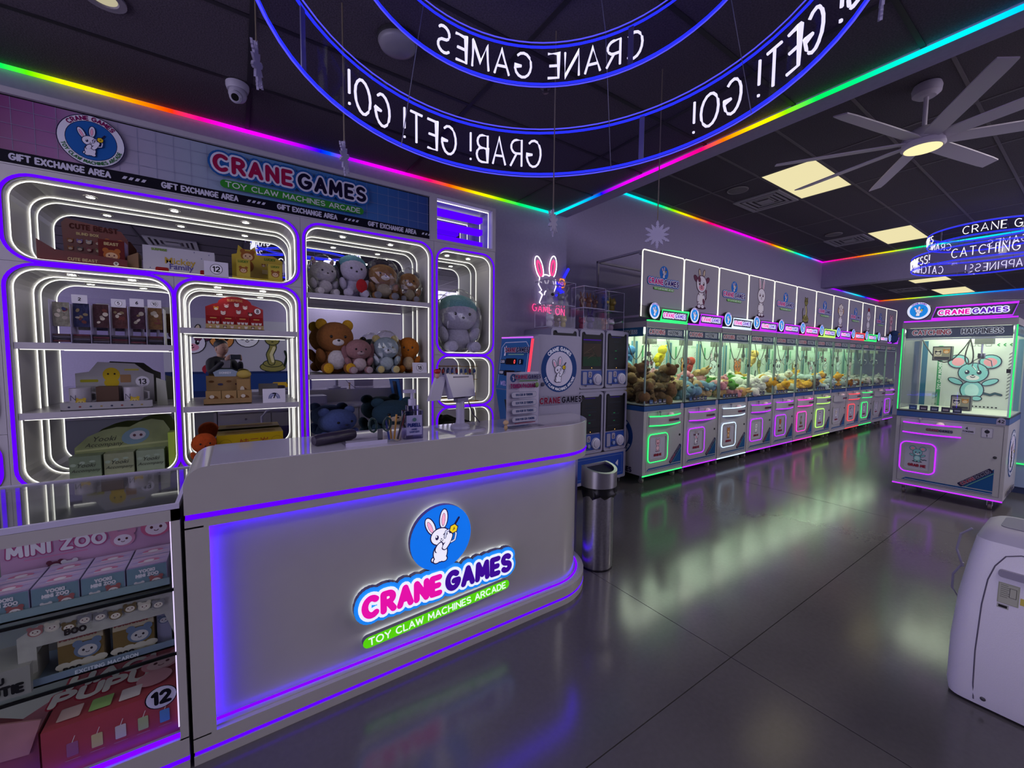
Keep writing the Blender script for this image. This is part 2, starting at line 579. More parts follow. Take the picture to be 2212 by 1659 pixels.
iy = YG2.index([y for y in YG2 if abs(y-2.65) < 0.01][0])   # row 2.04..2.65 holds the lights
ceiling('ceiling', XH+0.2, 11.34, -6, YW2, ZC2, XG2, YG2, TILE2, GRID2, skip={(2, iy), (5, iy)})
XG3 = [12.13, 12.75, 14.1, 15.4]
ceiling('ceiling', 11.6, XF, -6, YW2, ZC1+0.1, XG3, YG2, TILE2, GRID2, skip={(1, iy), (3, iy)})

# rainbow strips where wall meets ceiling
def hsv(h, s=1.0, v=1.0):
    import colorsys
    return colorsys.hsv_to_rgb(h/360.0, s, v)
def strip(name, p, q, stops, axis, label, r=0.011):
    b = MB().box(min(p[0],q[0])-r, max(p[0],q[0])+r, min(p[1],q[1])-r, max(p[1],q[1])+r, p[2]-r*0.8, p[2]+r*0.8)
    m = glow_ramp([(t, hsv(h)) for t, h in stops], axis, p[axis], q[axis], 1.35)
    o = b.build(name, m)
    return tag(o, label, 'light strip')
h1 = [(-3.0,300),(-2.2,240),(-1.5,170),(-1.08,125),(-0.98,115),(-0.88,85),(-0.78,58),(-0.69,45),(-0.62,30),(-0.49,14),(-0.32,2),(-0.17,345),(-0.07,325),(0.07,300),(0.25,282),(0.43,268),(0.6,240),(0.69,235),(0.81,262),(1.0,285),(1.25,310),(1.42,335),(1.55,352),(1.74,5),(1.89,20),(2.05,45),(2.21,75),(2.38,110),(2.56,125),(2.75,140),(3.05,175)]
def norm(h, a, b): return [((x-a)/(b-a), v) for x, v in h]
strip('rainbow_light_strip', (-3.0, YW1-0.016, ZC1-0.014), (XH, YW1-0.016, ZC1-0.014), norm(h1, -3.0, XH), 0, 'rainbow LED strip above the prize cabinet')
h2 = [(3.72,178),(3.49,190),(3.31,200),(3.13,220),(2.97,240),(2.82,265),(2.65,282),(2.42,300),(2.19,320),(2.02,340),(1.9,352),(1.75,8),(1.62,25),(1.49,48),(1.4,70),(1.32,105),(1.16,125),(0.95,132),(0.85,145),(0.73,160),(0.62,178),(0.5,192),(0.33,207),(-.2,240),(-1.2,300)]
strip('rainbow_light_strip', (XH-0.004, 3.72, ZC1-0.02), (XH-0.004, -1.2, ZC1-0.02), norm(h2, 3.72, -1.2), 1, 'rainbow LED strip along the header edge of the low ceiling')
h3 = [(3.3,225),(4.52,190),(4.82,180),(5.02,160),(5.35,135),(5.57,110),(5.93,45),(6.25,15),(6.59,355),(7.02,335),(7.32,310),(7.64,292),(8.06,310),(8.51,340),(8.79,5),(9.19,40),(9.5,100),(9.83,140),(10.29,190),(10.65,225),(11.15,290)]
strip('rainbow_light_strip', (3.3, YW2-0.014, ZC2-0.014), (11.3, YW2-0.014, ZC2-0.014), norm(h3, 3.3, 11.3), 0, 'rainbow LED strip above the claw machine row')
h4 = [(3.93,320),(3.6,350),(3.3,5),(3.0,30),(2.7,80),(2.4,130),(2.0,160),(1.5,185),(0.8,230),(0,290)]
strip('rainbow_light_strip', (11.325, 3.93, ZC2-0.014), (11.325, 0, ZC2-0.014), norm(h4, 3.93, 0), 1, 'rainbow LED strip on the far header')
h5 = [(11.65,270),(12.6,250),(13.6,190),(14.3,240),(15,290),(15.48,345)]
strip('rainbow_light_strip', (11.65, YW2-0.014, ZC1+0.085), (15.48, YW2-0.014, ZC1+0.085), norm(h5, 11.65, 15.48), 0, 'short violet LED strip beyond the far header')
h6 = [(3.93,0),(3.5,30),(3.2,80),(2.8,140),(2.3,190),(1.8,225),(1.2,240),(0.8,265),(0.2,290)]
strip('rainbow_light_strip', (XF-0.014, 3.93, ZC1+0.085), (XF-0.014, 0.2, ZC1+0.085), norm(h6, 3.93, 0.2), 1, 'rainbow LED strip on the far end wall')
# ================================================================ drawn marks: shop logo, emblems, animals
INK, PINKC, PURP, BLUEC, GREENC, WHT = '#1c1440', '#d9128f', '#33107a', '#1873d6', '#5cc41c', '#f4f4fb'
def rp(A, pts, w_, col): A.line(pts, w_, col, True, 8)
def bunny(A, cx, cy_, s, ink=INK, white='#e8e6f6', pink='#f0a6c4', yellow='#e8c81e', steel='#cfd3ee'):
    lw = 0.045*s
    X = lambda x: cx+x*s
    Y = lambda y: cy_+y*s
    E_ = lambda x, y, rx, ry, rot=0, c=white: A.oell(X(x), Y(y), rx*s, ry*s, c, ink, lw, rot, 18)
    rp(A, [(X(.53), Y(.18)), (X(.62), Y(.36)), (X(.78), Y(.58))], 0.1*s, ink)
    for x, y, t in ((-.47, .47, 24), (.1, .68, -5)):
        E_(x, y, .16, .38, t)
        A.ell(X(x-.01), Y(y-.03), .085*s, .27*s, ink, t, 14)
        A.ell(X(x-.01), Y(y-.03), .07*s, .25*s, pink, t, 14)
    E_(-.33, -.92, .1, .09)
    for x, y, rx, ry, rot in ((-.05, -.7, .29, .36, 0), (-.2, -.98, .14, .1, 10), (.1, -.98, .13, .1, -10), (-.05, -.02, .4, .33, 0)):
        A.ell(X(x), Y(y), rx*s+lw, ry*s+lw, ink, rot, 20)
    for x, y, rx, ry, rot in ((-.05, -.7, .29, .36, 0), (-.2, -.98, .14, .1, 10), (.1, -.98, .13, .1, -10)):
        A.ell(X(x), Y(y), rx*s, ry*s, white, rot, 20)
    rp(A, [(X(.14), Y(-.5)), (X(.3), Y(-.3)), (X(.38), Y(-.08))], 0.2*s+2*lw, ink)
    A.ell(X(-.05), Y(-.02), .4*s, .33*s, white, 0, 22)
    rp(A, [(X(.14), Y(-.5)), (X(.3), Y(-.3)), (X(.38), Y(-.08))], 0.2*s, white)
    E_(-.12, -.45, .1, .2, -38)
    A.ell(X(-.1), Y(-.5), .09*s, .19*s, white, -38, 14)
    A.ell(X(-.2), Y(-.04), .075*s, .1*s, ink, 0, 14)
    A.ell(X(-.22), Y(0), .03*s, .04*s, '#ffffff', 0, 8)
    rp(A, arc(X(.16), Y(-.02), .09*s, .09*s, 20, 150, 5), 0.04*s, ink)
    A.ell(X(-.01), Y(-.13), .035*s, .025*s, ink, 0, 8)
    rp(A, arc(X(-.0), Y(-.16), .07*s, .06*s, 200, 340, 4), 0.03*s, ink)
    for pl in ([(.5, .2), (.2, .14), (.14, -.1)], [(.58, .1), (.64, -.06), (.58, -.3), (.42, -.35)]):
        q = [(X(a), Y(b)) for a, b in pl]
        rp(A, q, 0.11*s, ink); rp(A, q, 0.06*s, steel)
    hx = lambda r: [(X(.53)+r*s*cos(radians(60*k+15)), Y(.18)+r*s*sin(radians(60*k+15))) for k in range(6)]
    A.poly(hx(.22), ink); A.poly(hx(.175), yellow)
    A.poly([(X(.47), Y(.1)), (X(.6), Y(.16)), (X(.55), Y(.27))], '#8a6b10')
def bubble(A, txt1, txt2, cx, y, h, c1=PINKC, c2=PURP, halo=BLUEC, white=WHT, k=1.0):
    """CRANE GAMES in fat rounded letters with a white and a blue halo"""
    L1, W1 = strokes(txt1, 0, 0, h, 0.42, 'l')
    L2, W2 = strokes(txt2, 0, 0, h, 0.42, 'l')
    W = W1+W2+0.62*h
    x0 = cx-W/2
    A1 = [[(x0+px, y+py) for px, py in l] for l in L1]
    A2 = [[(x0+W1+0.62*h+px, y+py) for px, py in l] for l in L2]
    for wd, col in ((0.86*k, halo), (0.56*k, white)):
        A.z += A.DZ
        for l in A1+A2: A.line(l, wd*h, col, False, 10)
    A.z += A.DZ
    for l in A1: A.line(l, 0.28*h, c1, False, 8)
    for l in A2: A.line(l, 0.28*h, c2, False, 8)
    return W
def pill(A, cx, cy_, w_, h, txt='TOY CLAW MACHINES ARCADE', col=GREENC, tc=WHT):
    A.rect(cx-w_/2, cx+w_/2, cy_-h/2, cy_+h/2, col, h*0.49)
    th = h*0.6
    _, W = strokes(txt, 0, 0, th, 0.28)
    A.text(txt, cx, cy_-th/2, th, th*0.2, tc, 0.28, 'c', max(0.4, (w_*0.93-(len(txt)-3)*0.28*th)/(W-(len(txt)-3)*0.28*th)) if W > 0 else 1)
def logo(A, cx, cy_, w_, disc=True):
    """shop logo: rabbit disc over the name and the green tag line; w_ = width over all"""
    h = w_*0.128
    if disc:
        A.ell(cx+0.01*w_, cy_+w_*0.27, w_*0.2, w_*0.2, BLUEC, 0, 32)
        bunny(A, cx+0.005*w_, cy_+w_*0.29, w_*0.145)
    bubble(A, 'CRANE', 'GAMES', cx, cy_-h*0.45, h)
    pill(A, cx, cy_-w_*0.185, w_*0.92, w_*0.075)
def emblem(A, cx, cy_, r, style):
    if style == 'white':
        A.ell(cx, cy_, r, r, INK, 0, 40); A.ell(cx, cy_, r*0.97, r*0.97, '#e4e4f2', 0, 40)
        A.ell(cx, cy_, r*0.76, r*0.76, INK, 0, 36); A.ell(cx, cy_, r*0.74, r*0.74, '#1d5fae', 0, 36)
        A.arctext('CRANE GAMES', cx, cy_, r*0.79, 90, r*0.14, r*0.045, '#7c1258', 0.3)
        A.arctext('TOY CLAW MACHINES ARCADE', cx, cy_, r*0.92, 270, r*0.11, r*0.028, '#2f6b3a', 0.3, True)
        bunny(A, cx-0.02*r, cy_-0.02*r, r*0.54)
    elif style == 'blue':
        A.ell(cx, cy_, r, r, '#1b3f7c', 0, 40); A.ell(cx, cy_, r*0.74, r*0.74, '#cfcbe0', 0, 36)
        A.arctext('CRANE GAMES', cx, cy_, r*0.8, 90, r*0.13, r*0.045, '#dfe3f2', 0.3)
        A.arctext('TOY CLAW MACHINES ARCADE', cx, cy_, r*0.92, 270, r*0.1, r*0.03, '#dfe3f2', 0.3, True)
        bunny(A, cx-0.05*r, cy_-0.02*r, r*0.5)
    else:
        A.ell(cx, cy_, r, r, '#dfe6fb', 0, 32); A.ell(cx, cy_, r*0.78, r*0.78, '#1e86dd', 0, 32)
        A.arctext('CRANE GAMES', cx, cy_, r*0.82, 90, r*0.13, r*0.045, '#6a2ba8', 0.3)
        bunny(A, cx-0.02*r, cy_-0.03*r, r*0.52)
def critter(A, kind, cx, cy_, s, ink=INK, full=True, ground=True):
    """plain cartoon animals used as prints; s = half height"""
    X = lambda x: cx+x*s
    Y = lambda y: cy_+y*s
    lw = 0.035*s
    base = {'cow': '#e7e2f0', 'pig': '#e7b4c4', 'rabbit': '#ece8f2', 'sheep': '#efe9e0', 'rooster': '#efeaf0', 'tiger': '#d9914a', 'mouse': '#86c3c6', 'snake': '#8f8a4a', 'panda': '#efeff2', 'fox': '#d6703a'}[kind]
    def O(x, y, rx, ry, c=base, rot=0): A.oell(X(x), Y(y), rx*s, ry*s, c, ink, lw, rot, 18)
    def P(x, y, rx, ry, c, rot=0): A.ell(X(x), Y(y), rx*s, ry*s, c, rot, 14)
    if ground: P(0, -.93, .5, .09, '#3a1838')
    if kind == 'snake':
        O(0, -.75, .48, .2); O(0, -.6, .36, .14)
        rp(A, [(X(.05), Y(-.55)), (X(.12), Y(-.2)), (X(-.02), Y(.1)), (X(.0), Y(.35))], .3*s, ink)
        rp(A, [(X(.05), Y(-.55)), (X(.12), Y(-.2)), (X(-.02), Y(.1)), (X(.0), Y(.35))], .23*s, base)
        rp(A, [(X(.0), Y(-.5)), (X(.06), Y(-.2)), (X(-.06), Y(.1))], .12*s, '#d8cf9a')
        O(0, .45, .26, .22)
        for q in (-1, 1): P(.12*q, .5, .06, .075, ink); O(.16*q, .68, .06, .06)
        P(0, .36, .05, .02, ink)
        rp(A, [(X(-.45), Y(-.7)), (X(-.55), Y(-.3)), (X(-.48), Y(-.05))], .1*s, ink)
        return
    if full:
        if kind == 'cow': rp(A, [(X(.3), Y(-.6)), (X(.48), Y(-.4)), (X(.45), Y(-.1))], .07*s, ink); P(.45, -.08, .07, .12, '#6b3550')
        if kind == 'mouse': rp(A, [(X(.3), Y(-.6)), (X(.55), Y(-.68)), (X(.68), Y(-.6)), (X(.85), Y(-.66))], .1*s, ink); rp(A, [(X(.3), Y(-.6)), (X(.55), Y(-.68)), (X(.68), Y(-.6)), (X(.85), Y(-.66))], .05*s, '#2d5560')
        O(0, -.5, .34, .4)
        if kind == 'mouse':
            for q in (-1, 1): O(.52*q, -.12, .24, .1, base, 28*q)
        else:
            for q in (-1, 1): O(.25*q, -.45, .1, .2, base, 10*q)
        P(0, -.52, .22, .3, {'pig': '#f0c8d2', 'tiger': '#e9c79a', 'mouse': '#b7dcda'}.get(kind, '#f3eff4'))
        for q in (-1, 1): O(.16*q, -.86, .14, .09)
        if kind == 'cow': P(.24, -.6, .1, .16, '#6b3550', 20)
    # ears and horns
    for q in (-1, 1):
        if kind == 'cow': O(.2*q, .86, .07, .16, '#d9c9b0', -12*q); O(.52*q, .52, .2, .11, '#6b3550', 35*q)
        elif kind == 'rabbit': O(.22*q, .92, .13, .42, base, -10*q); P(.22*q, .9, .07, .32, '#d9a8bd', -10*q)
        elif kind == 'mouse': O(.48*q, .78, .3, .28, base); P(.48*q, .76, .2, .19, '#e79aa6')
        elif kind == 'sheep': O(.42*q, .3, .17, .22, '#c79a6a', 20*q)
        elif kind in ('tiger', 'panda', 'fox', 'pig'): O(.32*q, .68, .14, .16, base if kind != 'panda' else '#2a2530'); P(.32*q, .66, .07, .09, '#e8c0b0')
    if kind == 'rooster': O(-.08, .84, .12, .16, '#b4303a'); O(.08, .8, .12, .15, '#b4303a')
    O(0, .28, .44, .42)
    if kind == 'cow': P(-.22, .5, .13, .18, '#6b3550', 20); P(0, .1, .24, .15, '#e79ab0')
    if kind == 'sheep':
        for x, y in ((-.25, .58), (0, .68), (.25, .58)): O(x, y, .17, .15, '#efe9e0')
    if kind == 'tiger':
        for a in (-.14, 0, .14): P(a, .58, .03, .1, '#5a3418')
        P(0, .1, .22, .15, '#f0ddc0')
    if kind == 'pig': P(0, .16, .18, .12, '#c9788f')
    if kind == 'mouse': P(0, .06, .2, .12, '#e6dfe0')
    ey = .3
    for q in (-1, 1):
        if kind == 'panda': P(.18*q, ey, .13, .15, '#2a2530')
        P(.18*q, ey, .075, .1, ink); P(.18*q-.02, ey+.04, .03, .035, '#ffffff')
    if kind == 'rooster': A.poly([(X(-.09), Y(.2)), (X(.09), Y(.2)), (X(0), Y(.04))], '#e0a030')
    else:
        P(0, .17, .045, .03, ink)
        rp(A, arc(X(0), Y(.13), .07*s, .06*s, 200, 340, 4), .03*s, ink)
def card(txt, w_, h, label, loc, rot=FY, circ=True, tilt=0.12, extra=None):
    """small white price card leaning back"""
    t = thing('number_card', label, 'price card', loc, 0)
    c = MB().box(-w_/2, w_/2, 0, 0.002, 0, h).build('card_sheet', mat('#d9d6e2', 0.4), t, rot=(tilt*-1, 0, 0))
    A = Art()
    if circ:
        A.ell(0, h*0.5, h*0.34, h*0.34, '#1a1820', 0, 24); A.ell(0, h*0.5, h*0.31, h*0.31, '#f2f0f6', 0, 24)
    if extra: extra(A)
    A.text(txt, 0, h*0.34, h*0.32, h*0.07, '#15131c', 0.2)
    A.build('numeral', c, (0, 0, 0))
    return t
# ================================================================ ceiling fixtures
LAMP = glow((1.0, 0.89, 0.5), 0.86)
def troffer(x0, x1, y0, y1, z, label, m=LAMP, grp=None):
    t = thing('ceiling_panel_light', label, 'ceiling light', (0, 0, 0), 0, grp)
    MB().ring(corners(x0, x1, y0, y1, 1), corners(x0+0.012, x1-0.012, y0+0.012, y1-0.012, 1), 'xy', z-0.002, z+0.02).build('frame', mat('#55504c', 0.5), t)
    box('diffuser', m, t, x0+0.012, x1-0.012, y0+0.012, y1-0.012, z+0.001, z+0.012)
    return t
troffer(5.52, 6.72, 2.05, 2.64, ZC2, 'square-looking pale yellow ceiling panel light behind the ceiling fan')
troffer(9.45, 10.65, 2.05, 2.64, ZC2, 'pale yellow ceiling panel light beside the hanging ring sign')
troffer(12.14, 12.74, 2.05, 2.64, ZC1+0.1, 'small pale ceiling panel light just beyond the far header')
troffer(14.11, 15.39, 2.05, 2.64, ZC1+0.1, 'pale ceiling panel light near the far end wall')
FILL_LAMP = glow((0.97, 0.92, 1.0), 8.8)  # fill panels added outside the direct view to brighten the near room
for x, y, lb in ((-1.75, 1.3, 'added white fill light panel over the display case, left of the view'), (1.9, -0.55, 'added white fill light panel over the aisle end, right of the viewer'),
                 (-3.7, -1.4, 'added white fill light panel over the entrance side behind the viewer'), (1.9, -2.8, 'added white fill light panel near the mural wall behind the viewer')):
    troffer(x-0.6, x+0.6, y-0.3, y+0.3, ZC1-0.01, lb, FILL_LAMP)
FILL_LAMP2 = glow((1.0, 0.93, 0.86), 34.0)  # stronger fill panels added beside the view for the high-ceiling zone
for x, y, lb in ((5.5, -0.9, 'added white fill light panel over the near aisle, right of the view'), (9.0, -0.9, 'added white fill light panel over the far aisle, right of the view')):
    troffer(x-0.6, x+0.6, y-0.3, y+0.3, ZC2-0.01, lb, FILL_LAMP2)

def vent(x0, x1, y0, y1, z, label):
    t = thing('ceiling_vent', label, 'air vent')
    g = mat('#a5a1a2', 0.5)
    MB().ring(corners(x0, x1, y0, y1, 1), corners(x0+0.05, x1-0.05, y0+0.05, y1-0.05, 1), 'xy', z-0.012, z+0.004).build('frame', g, t)
    box('throat', mat('#0c0b0d', 0.9), t, x0+0.05, x1-0.05, y0+0.05, y1-0.05, z+0.012, z+0.02)
    for k in range(3):
        d = 0.08+0.06*k
        MB().ring(corners(x0+d, x1-d, y0+d, y1-d, 1), corners(x0+d+0.03, x1-d-0.03, y0+d+0.03, y1-d-0.03, 1), 'xy', z-0.01+0.006*k, z-0.002+0.006*k).build('louver', g, t)
    box('centre_plate', g, t, (x0+x1)/2-0.09, (x0+x1)/2+0.09, (y0+y1)/2-0.08, (y0+y1)/2+0.08, z-0.014, z-0.008)
vent(6.1, 6.72, 2.67, 3.28, ZC2, 'grey ceiling air vent next to the panel light behind the fan')
vent(9.42, 10.05, 2.68, 3.28, ZC2, 'grey ceiling air vent next to the panel light by the far header')
vent(13.38, 14.05, 2.68, 3.24, ZC1+0.1, 'grey ceiling air vent beyond the far header')
def speaker(x, y, z, label, r=0.13):
    t = thing('ceiling_speaker', label, 'speaker', (x, y, z))
    MB().lathe([(r, 0.0), (r, -0.008), (r-0.012, -0.012), (r-0.016, -0.006)], 24).build('rim', mat('#8f8a86', 0.5), t)
    MB().lathe([(r-0.016, -0.005), (r-0.03, -0.01), (0.0, -0.012)], 24).build('grille', mat('#7d7979', 0.8, 0, 0, 0.3, 0.3, 300), t)
speaker(5.69, 3.0, ZC2, 'round ceiling speaker above the near claw machines')
speaker(9.05, 3.0, ZC2, 'round ceiling speaker above the far claw machines')

# ceiling fan with eight blades
fan = thing('ceiling_fan', 'large grey eight-blade ceiling fan with a round lit centre', 'fan', (4.82, 1.01, 0))
FM = mat('#d2cad6', 0.45)
MB().lathe([(0.0, ZC2), (0.085, ZC2), (0.095, ZC2-0.03), (0.09, ZC2-0.075), (0.06, ZC2-0.1), (0.0, ZC2-0.1)], 24).build('canopy', FM, fan, smooth=False, autosmooth=True)
MB().lathe([(0.0, ZC2-0.09), (0.016, ZC2-0.09), (0.016, 3.42), (0.0, 3.42)], 10).build('downrod', FM, fan)
MB().lathe([(0.0, 3.46), (0.07, 3.45), (0.13, 3.40), (0.14, 3.36), (0.13, 3.34), (0.0, 3.34)], 28).build('motor_housing', FM, fan, autosmooth=True)
MB().lathe([(0.0, 3.335), (0.135, 3.335), (0.14, 3.30), (0.125, 3.285), (0.11, 3.287), (0.0, 3.288)], 28).build('light_ring', FM, fan, autosmooth=True)
MB().lathe([(0.0, 3.276), (0.1, 3.278), (0.118, 3.283), (0.118, 3.289), (0.0, 3.289)], 28).build('lamp_disc', glow((1.0, 0.86, 0.45), 1.1), fan)
bl = MB()
sec = [(0.10, 0.045, 0), (0.2, 0.06, 0.01), (0.55, 0.06, 0.012), (0.95, 0.056, 0.01), (1.05, 0.05, 0.008)]
for i, (x, hw, t) in enumerate(sec):
    for sgn in (-1, 1):
        bl.v.append((x, sgn*hw, 3.345-sgn*0.013+0.005)); bl.v.append((x, sgn*hw, 3.345-sgn*0.013-0.005))
for i in range(len(sec)-1):
    a = i*4; b = a+4
    bl.f += [(a, a+2, b+2, b), (a+1, b+1, b+3, a+3), (a, b, b+1, a+1), (a+2, a+3, b+3, b+2)]
bl.f += [(0, 1, 3, 2), (16, 18, 19, 17)]
bme = bl.mesh('blade'); bme.materials.append(FM)
for k in range(8):
    put_mesh('blade', bme, fan, (0, 0, 0), (0, 0, radians(166+45*k)))
fan2 = dup(fan, (13.2, 0.75, -0.6), 0.3, 'smaller far ceiling fan beyond the far header')

def downlight(x, y, z, label, lit, r=0.09):
    t = thing('recessed_downlight', label, 'ceiling light', (x, y, z))
    MB().lathe([(r, 0.004), (r, -0.006), (r-0.028, -0.006), (r-0.034, 0.002)], 24).build('trim_ring', mat('#8e8890', 0.5, 0, 0, 0.1), t)
    MB().lathe([(r-0.032, 0.0), (0.0, 0.004)], 24).build('reflector', glow((1, .9, .6), 0.5) if lit else mat('#4c4a52', 0.4), t)
downlight(-0.473, 2.765, ZC1, 'white recessed downlight at the top edge near the rainbow strip', True, 0.082)
t = thing('dome_light', 'unlit grey dome light on the black ceiling inside the ring sign', 'ceiling light', (0.75, 2.22, ZC1))
MB().lathe([(0.0, 0), (0.105, 0), (0.105, -0.015), (0.098, -0.02), (0.0, -0.02)], 28).build('base', mat('#2a282c', 0.5), t)
MB().lathe([(0.1, -0.018), (0.09, -0.04), (0.06, -0.055), (0.0, -0.06)], 28).build('diffuser', mat('#8d8a93', 0.35), t, smooth=True)

# security camera
t = thing('security_camera', 'white dome security camera under the black ceiling', 'camera', (0.05, 3.14, ZC1))
CW = mat('#b9b5c4', 0.35)
MB().lathe([(0.0, 0), (0.062, 0), (0.062, -0.02), (0.055, -0.04), (0.0, -0.04)], 24).build('mount', CW, t, autosmooth=True)
MB().ell((0, -0.005, -0.06), (0.05, 0.05, 0.05)).build('eyeball', CW, t, smooth=True)
MB().lathe([(0.034, 0.0), (0.034, 0.05), (0.024, 0.06), (0.0, 0.056)], 18).build('hood', CW, t, (0, -0.012, -0.075), (radians(125), 0, radians(-18)))
MB().lathe([(0.0, 0.0612), (0.02, 0.0612), (0.02, 0.0585), (0.0, 0.058)], 18).build('lens', mat('#050507', 0.1), t, (0, -0.012, -0.075), (radians(125), 0, radians(-18)))
t = thing('wall_camera', 'small white camera on the far header', 'camera', (11.33, 2.06, 3.4))
MB().lathe([(0.0, 0), (0.06, 0), (0.055, -0.04), (0.0, -0.05)], 18, axis='x').build('housing', CW, t, autosmooth=True)
MB().lathe([(0.025, -0.052), (0.0, -0.056)], 14, axis='x').build('lens', mat('#08080a', 0.1), t)
for (x, y, z) in ((1.62, 2.06, ZC1),):
    t = thing('sprinkler_head', 'small sprinkler head on the black ceiling beyond the ring sign', 'sprinkler', (x, y, z))
    MB().lathe([(0.0, 0), (0.035, 0), (0.035, -0.008), (0.012, -0.012), (0.012, -0.035), (0.02, -0.038), (0.0, -0.04)], 14).build('body', mat('#777', 0.3, 1) if False else mat('#77747a', 0.3, 1), t)

# ring signs: two acrylic hoops with neon edges and neon words
def ring_sign(cx, cy_, hoops, zc, label, name='ring_sign', blue=glow((0.02, 0.03, 1.0), 1.5), seg=72):
    t = thing(name, label, 'neon sign', (cx, cy_, 0))
    white = glow((0.92, 0.9, 1.0), 1.25, True)
    for r, z0, z1, word, starts, span in hoops:
        h = MB().wall([(r*cos(2*pi*k/seg), r*sin(2*pi*k/seg)) for k in range(seg)], 'xy', z0, z1).build('acrylic_hoop', HOOP, t)
        for z in (z0, z1):
            for dz, dr in ((0, 0), (0.012 if z == z0 else -0.012, 0.0)):
                pass
            d = 0.016 if z == z0 else -0.016
            MB().tube([((r+0.006)*cos(2*pi*k/seg), (r+0.006)*sin(2*pi*k/seg), z+d) for k in range(seg)], 0.0065, 4, True).build('neon_tube', blue, t)
            MB().tube([(r*cos(2*pi*k/seg), r*sin(2*pi*k/seg), z) for k in range(seg)], 0.0035, 4, True).build('glowing_edge', glow((0.10, 0.09, 1.0), 1.0, True), t)
        hh = (z1-z0)*0.55
        zb = (z0+z1)/2-hh/2
        L, W = strokes(word, 0, 0, hh, 0.3)
        k = radians(span)*r/W
        for a in starts:
            b = MB()
            for l in L:
                b.tube([((r+0.008)*cos(radians(a)+(x+W/2)*k/r), (r+0.008)*sin(radians(a)+(x+W/2)*k/r), zb+y) for x, y in l], 0.0055, 5)
            b.build('neon_lettering', white, t)
        for a in (20, 140, 260):
            q = radians(a)
            box('clip_plate', mat('#8a88a0', 0.3, 0.6), t, -0.002, 0.002, -0.012, 0.012, z0+0.02, z1-0.02, loc=(r*cos(q)*1.005, r*sin(q)*1.005, 0), rot=(0, 0, q))
    rr = hoops[0][0]
    for a in (30, 105, 165, 225, 285, 345):
        q = radians(a)
        MB().tube([(rr*cos(q), rr*sin(q), hoops[0][1]), (hoops[-1][0]*cos(q), hoops[-1][0]*sin(q), hoops[-1][2]), (hoops[-1][0]*0.7*cos(q), hoops[-1][0]*0.7*sin(q), zc)], 0.0022, 4).build('hanging_wire', mat('#6c6a76', 0.4, 0.5), t)
    return t
HOOP = clear('hoop_acrylic', '#e4e0ff', 0.16, 0.05, 0.012)
ring_sign(0.862, 1.06, [(0.84, 2.45, 2.69, 'GRAB! GET! GO!', (54.7, 186, -65), 68.5), (0.665, 2.79, 2.99, 'CRANE GAMES', (15.6, 135.6, 255.6), 83)], ZC1,
          'big double ring sign overhead with blue neon edges, its white words seen mirrored')
ring_sign(9.86, 1.24, [(0.84, 3.03, 3.26, 'CATCHING HAPPINESS!', (163, 283, 43), 100), (0.665, 3.40, 3.60, 'CRANE GAMES', (165, 285, 45), 82)], ZC2,
          'distant double ring sign with blue neon edges above the mouse claw machine')

# snowflakes on strings
def flake_pts(r):
    out = []
    prof = [(0, 1.0), (2.5, .9), (6.5, .86), (4.5, .78), (10, .73), (6.5, .63), (13, .55), (14, .43), (22, .62), (30, .82), (38, .62), (46, .43), (47, .55), (53.5, .63), (50, .73), (55.5, .78), (53.5, .86), (57.5, .9)]
    for k in range(6):
        for a, q in prof:
            out.append((r*q*cos(radians(a+60*k+30)), r*q*sin(radians(a+60*k+30))))
    return out
fl_me = MB().prism(flake_pts(1.0), 'xz', -0.03, 0.03).mesh('snowflake_plate')
fl_me.materials.append(mat('#a9a3bd', 0.5))
def snowflake(x, y, z, r, rz, label, ztop=ZC1, shift=(0, 0)):
    t = thing('snowflake_ornament', label, 'snowflake', (x, y, z))
    p = put_mesh('snowflake_plate', fl_me, t, (0, 0, 0), (0, 0, rz))
    p.scale = (r, r*1.5, r)
    MB().tube([(0, 0, r*0.9), (shift[0]*0.5, shift[1]*0.5, (ztop-z)*0.6), (shift[0], shift[1], ztop-z)], 0.004, 4).build('ribbon', mat('#6d6252', 0.5), t)
snowflake(0.11, 2.2, 2.78, 0.105, radians(75), 'snowflake seen edge-on beside the security camera, at the left of the ring sign')
snowflake(0.46, 2.15, 2.46, 0.085, radians(62), 'snowflake seen edge-on hanging in front of the cabinet fascia')
snowflake(1.40, 1.70, 2.215, 0.075, radians(30), 'small snowflake seen edge-on at the wall corner')
snowflake(2.08, 1.56, 2.235, 0.085, radians(-40), 'snowflake facing the viewer above the nearest claw machine')
snowflake(2.12, 0.59, 2.93, 0.10, radians(20), 'snowflake at the top edge right of the ring sign')
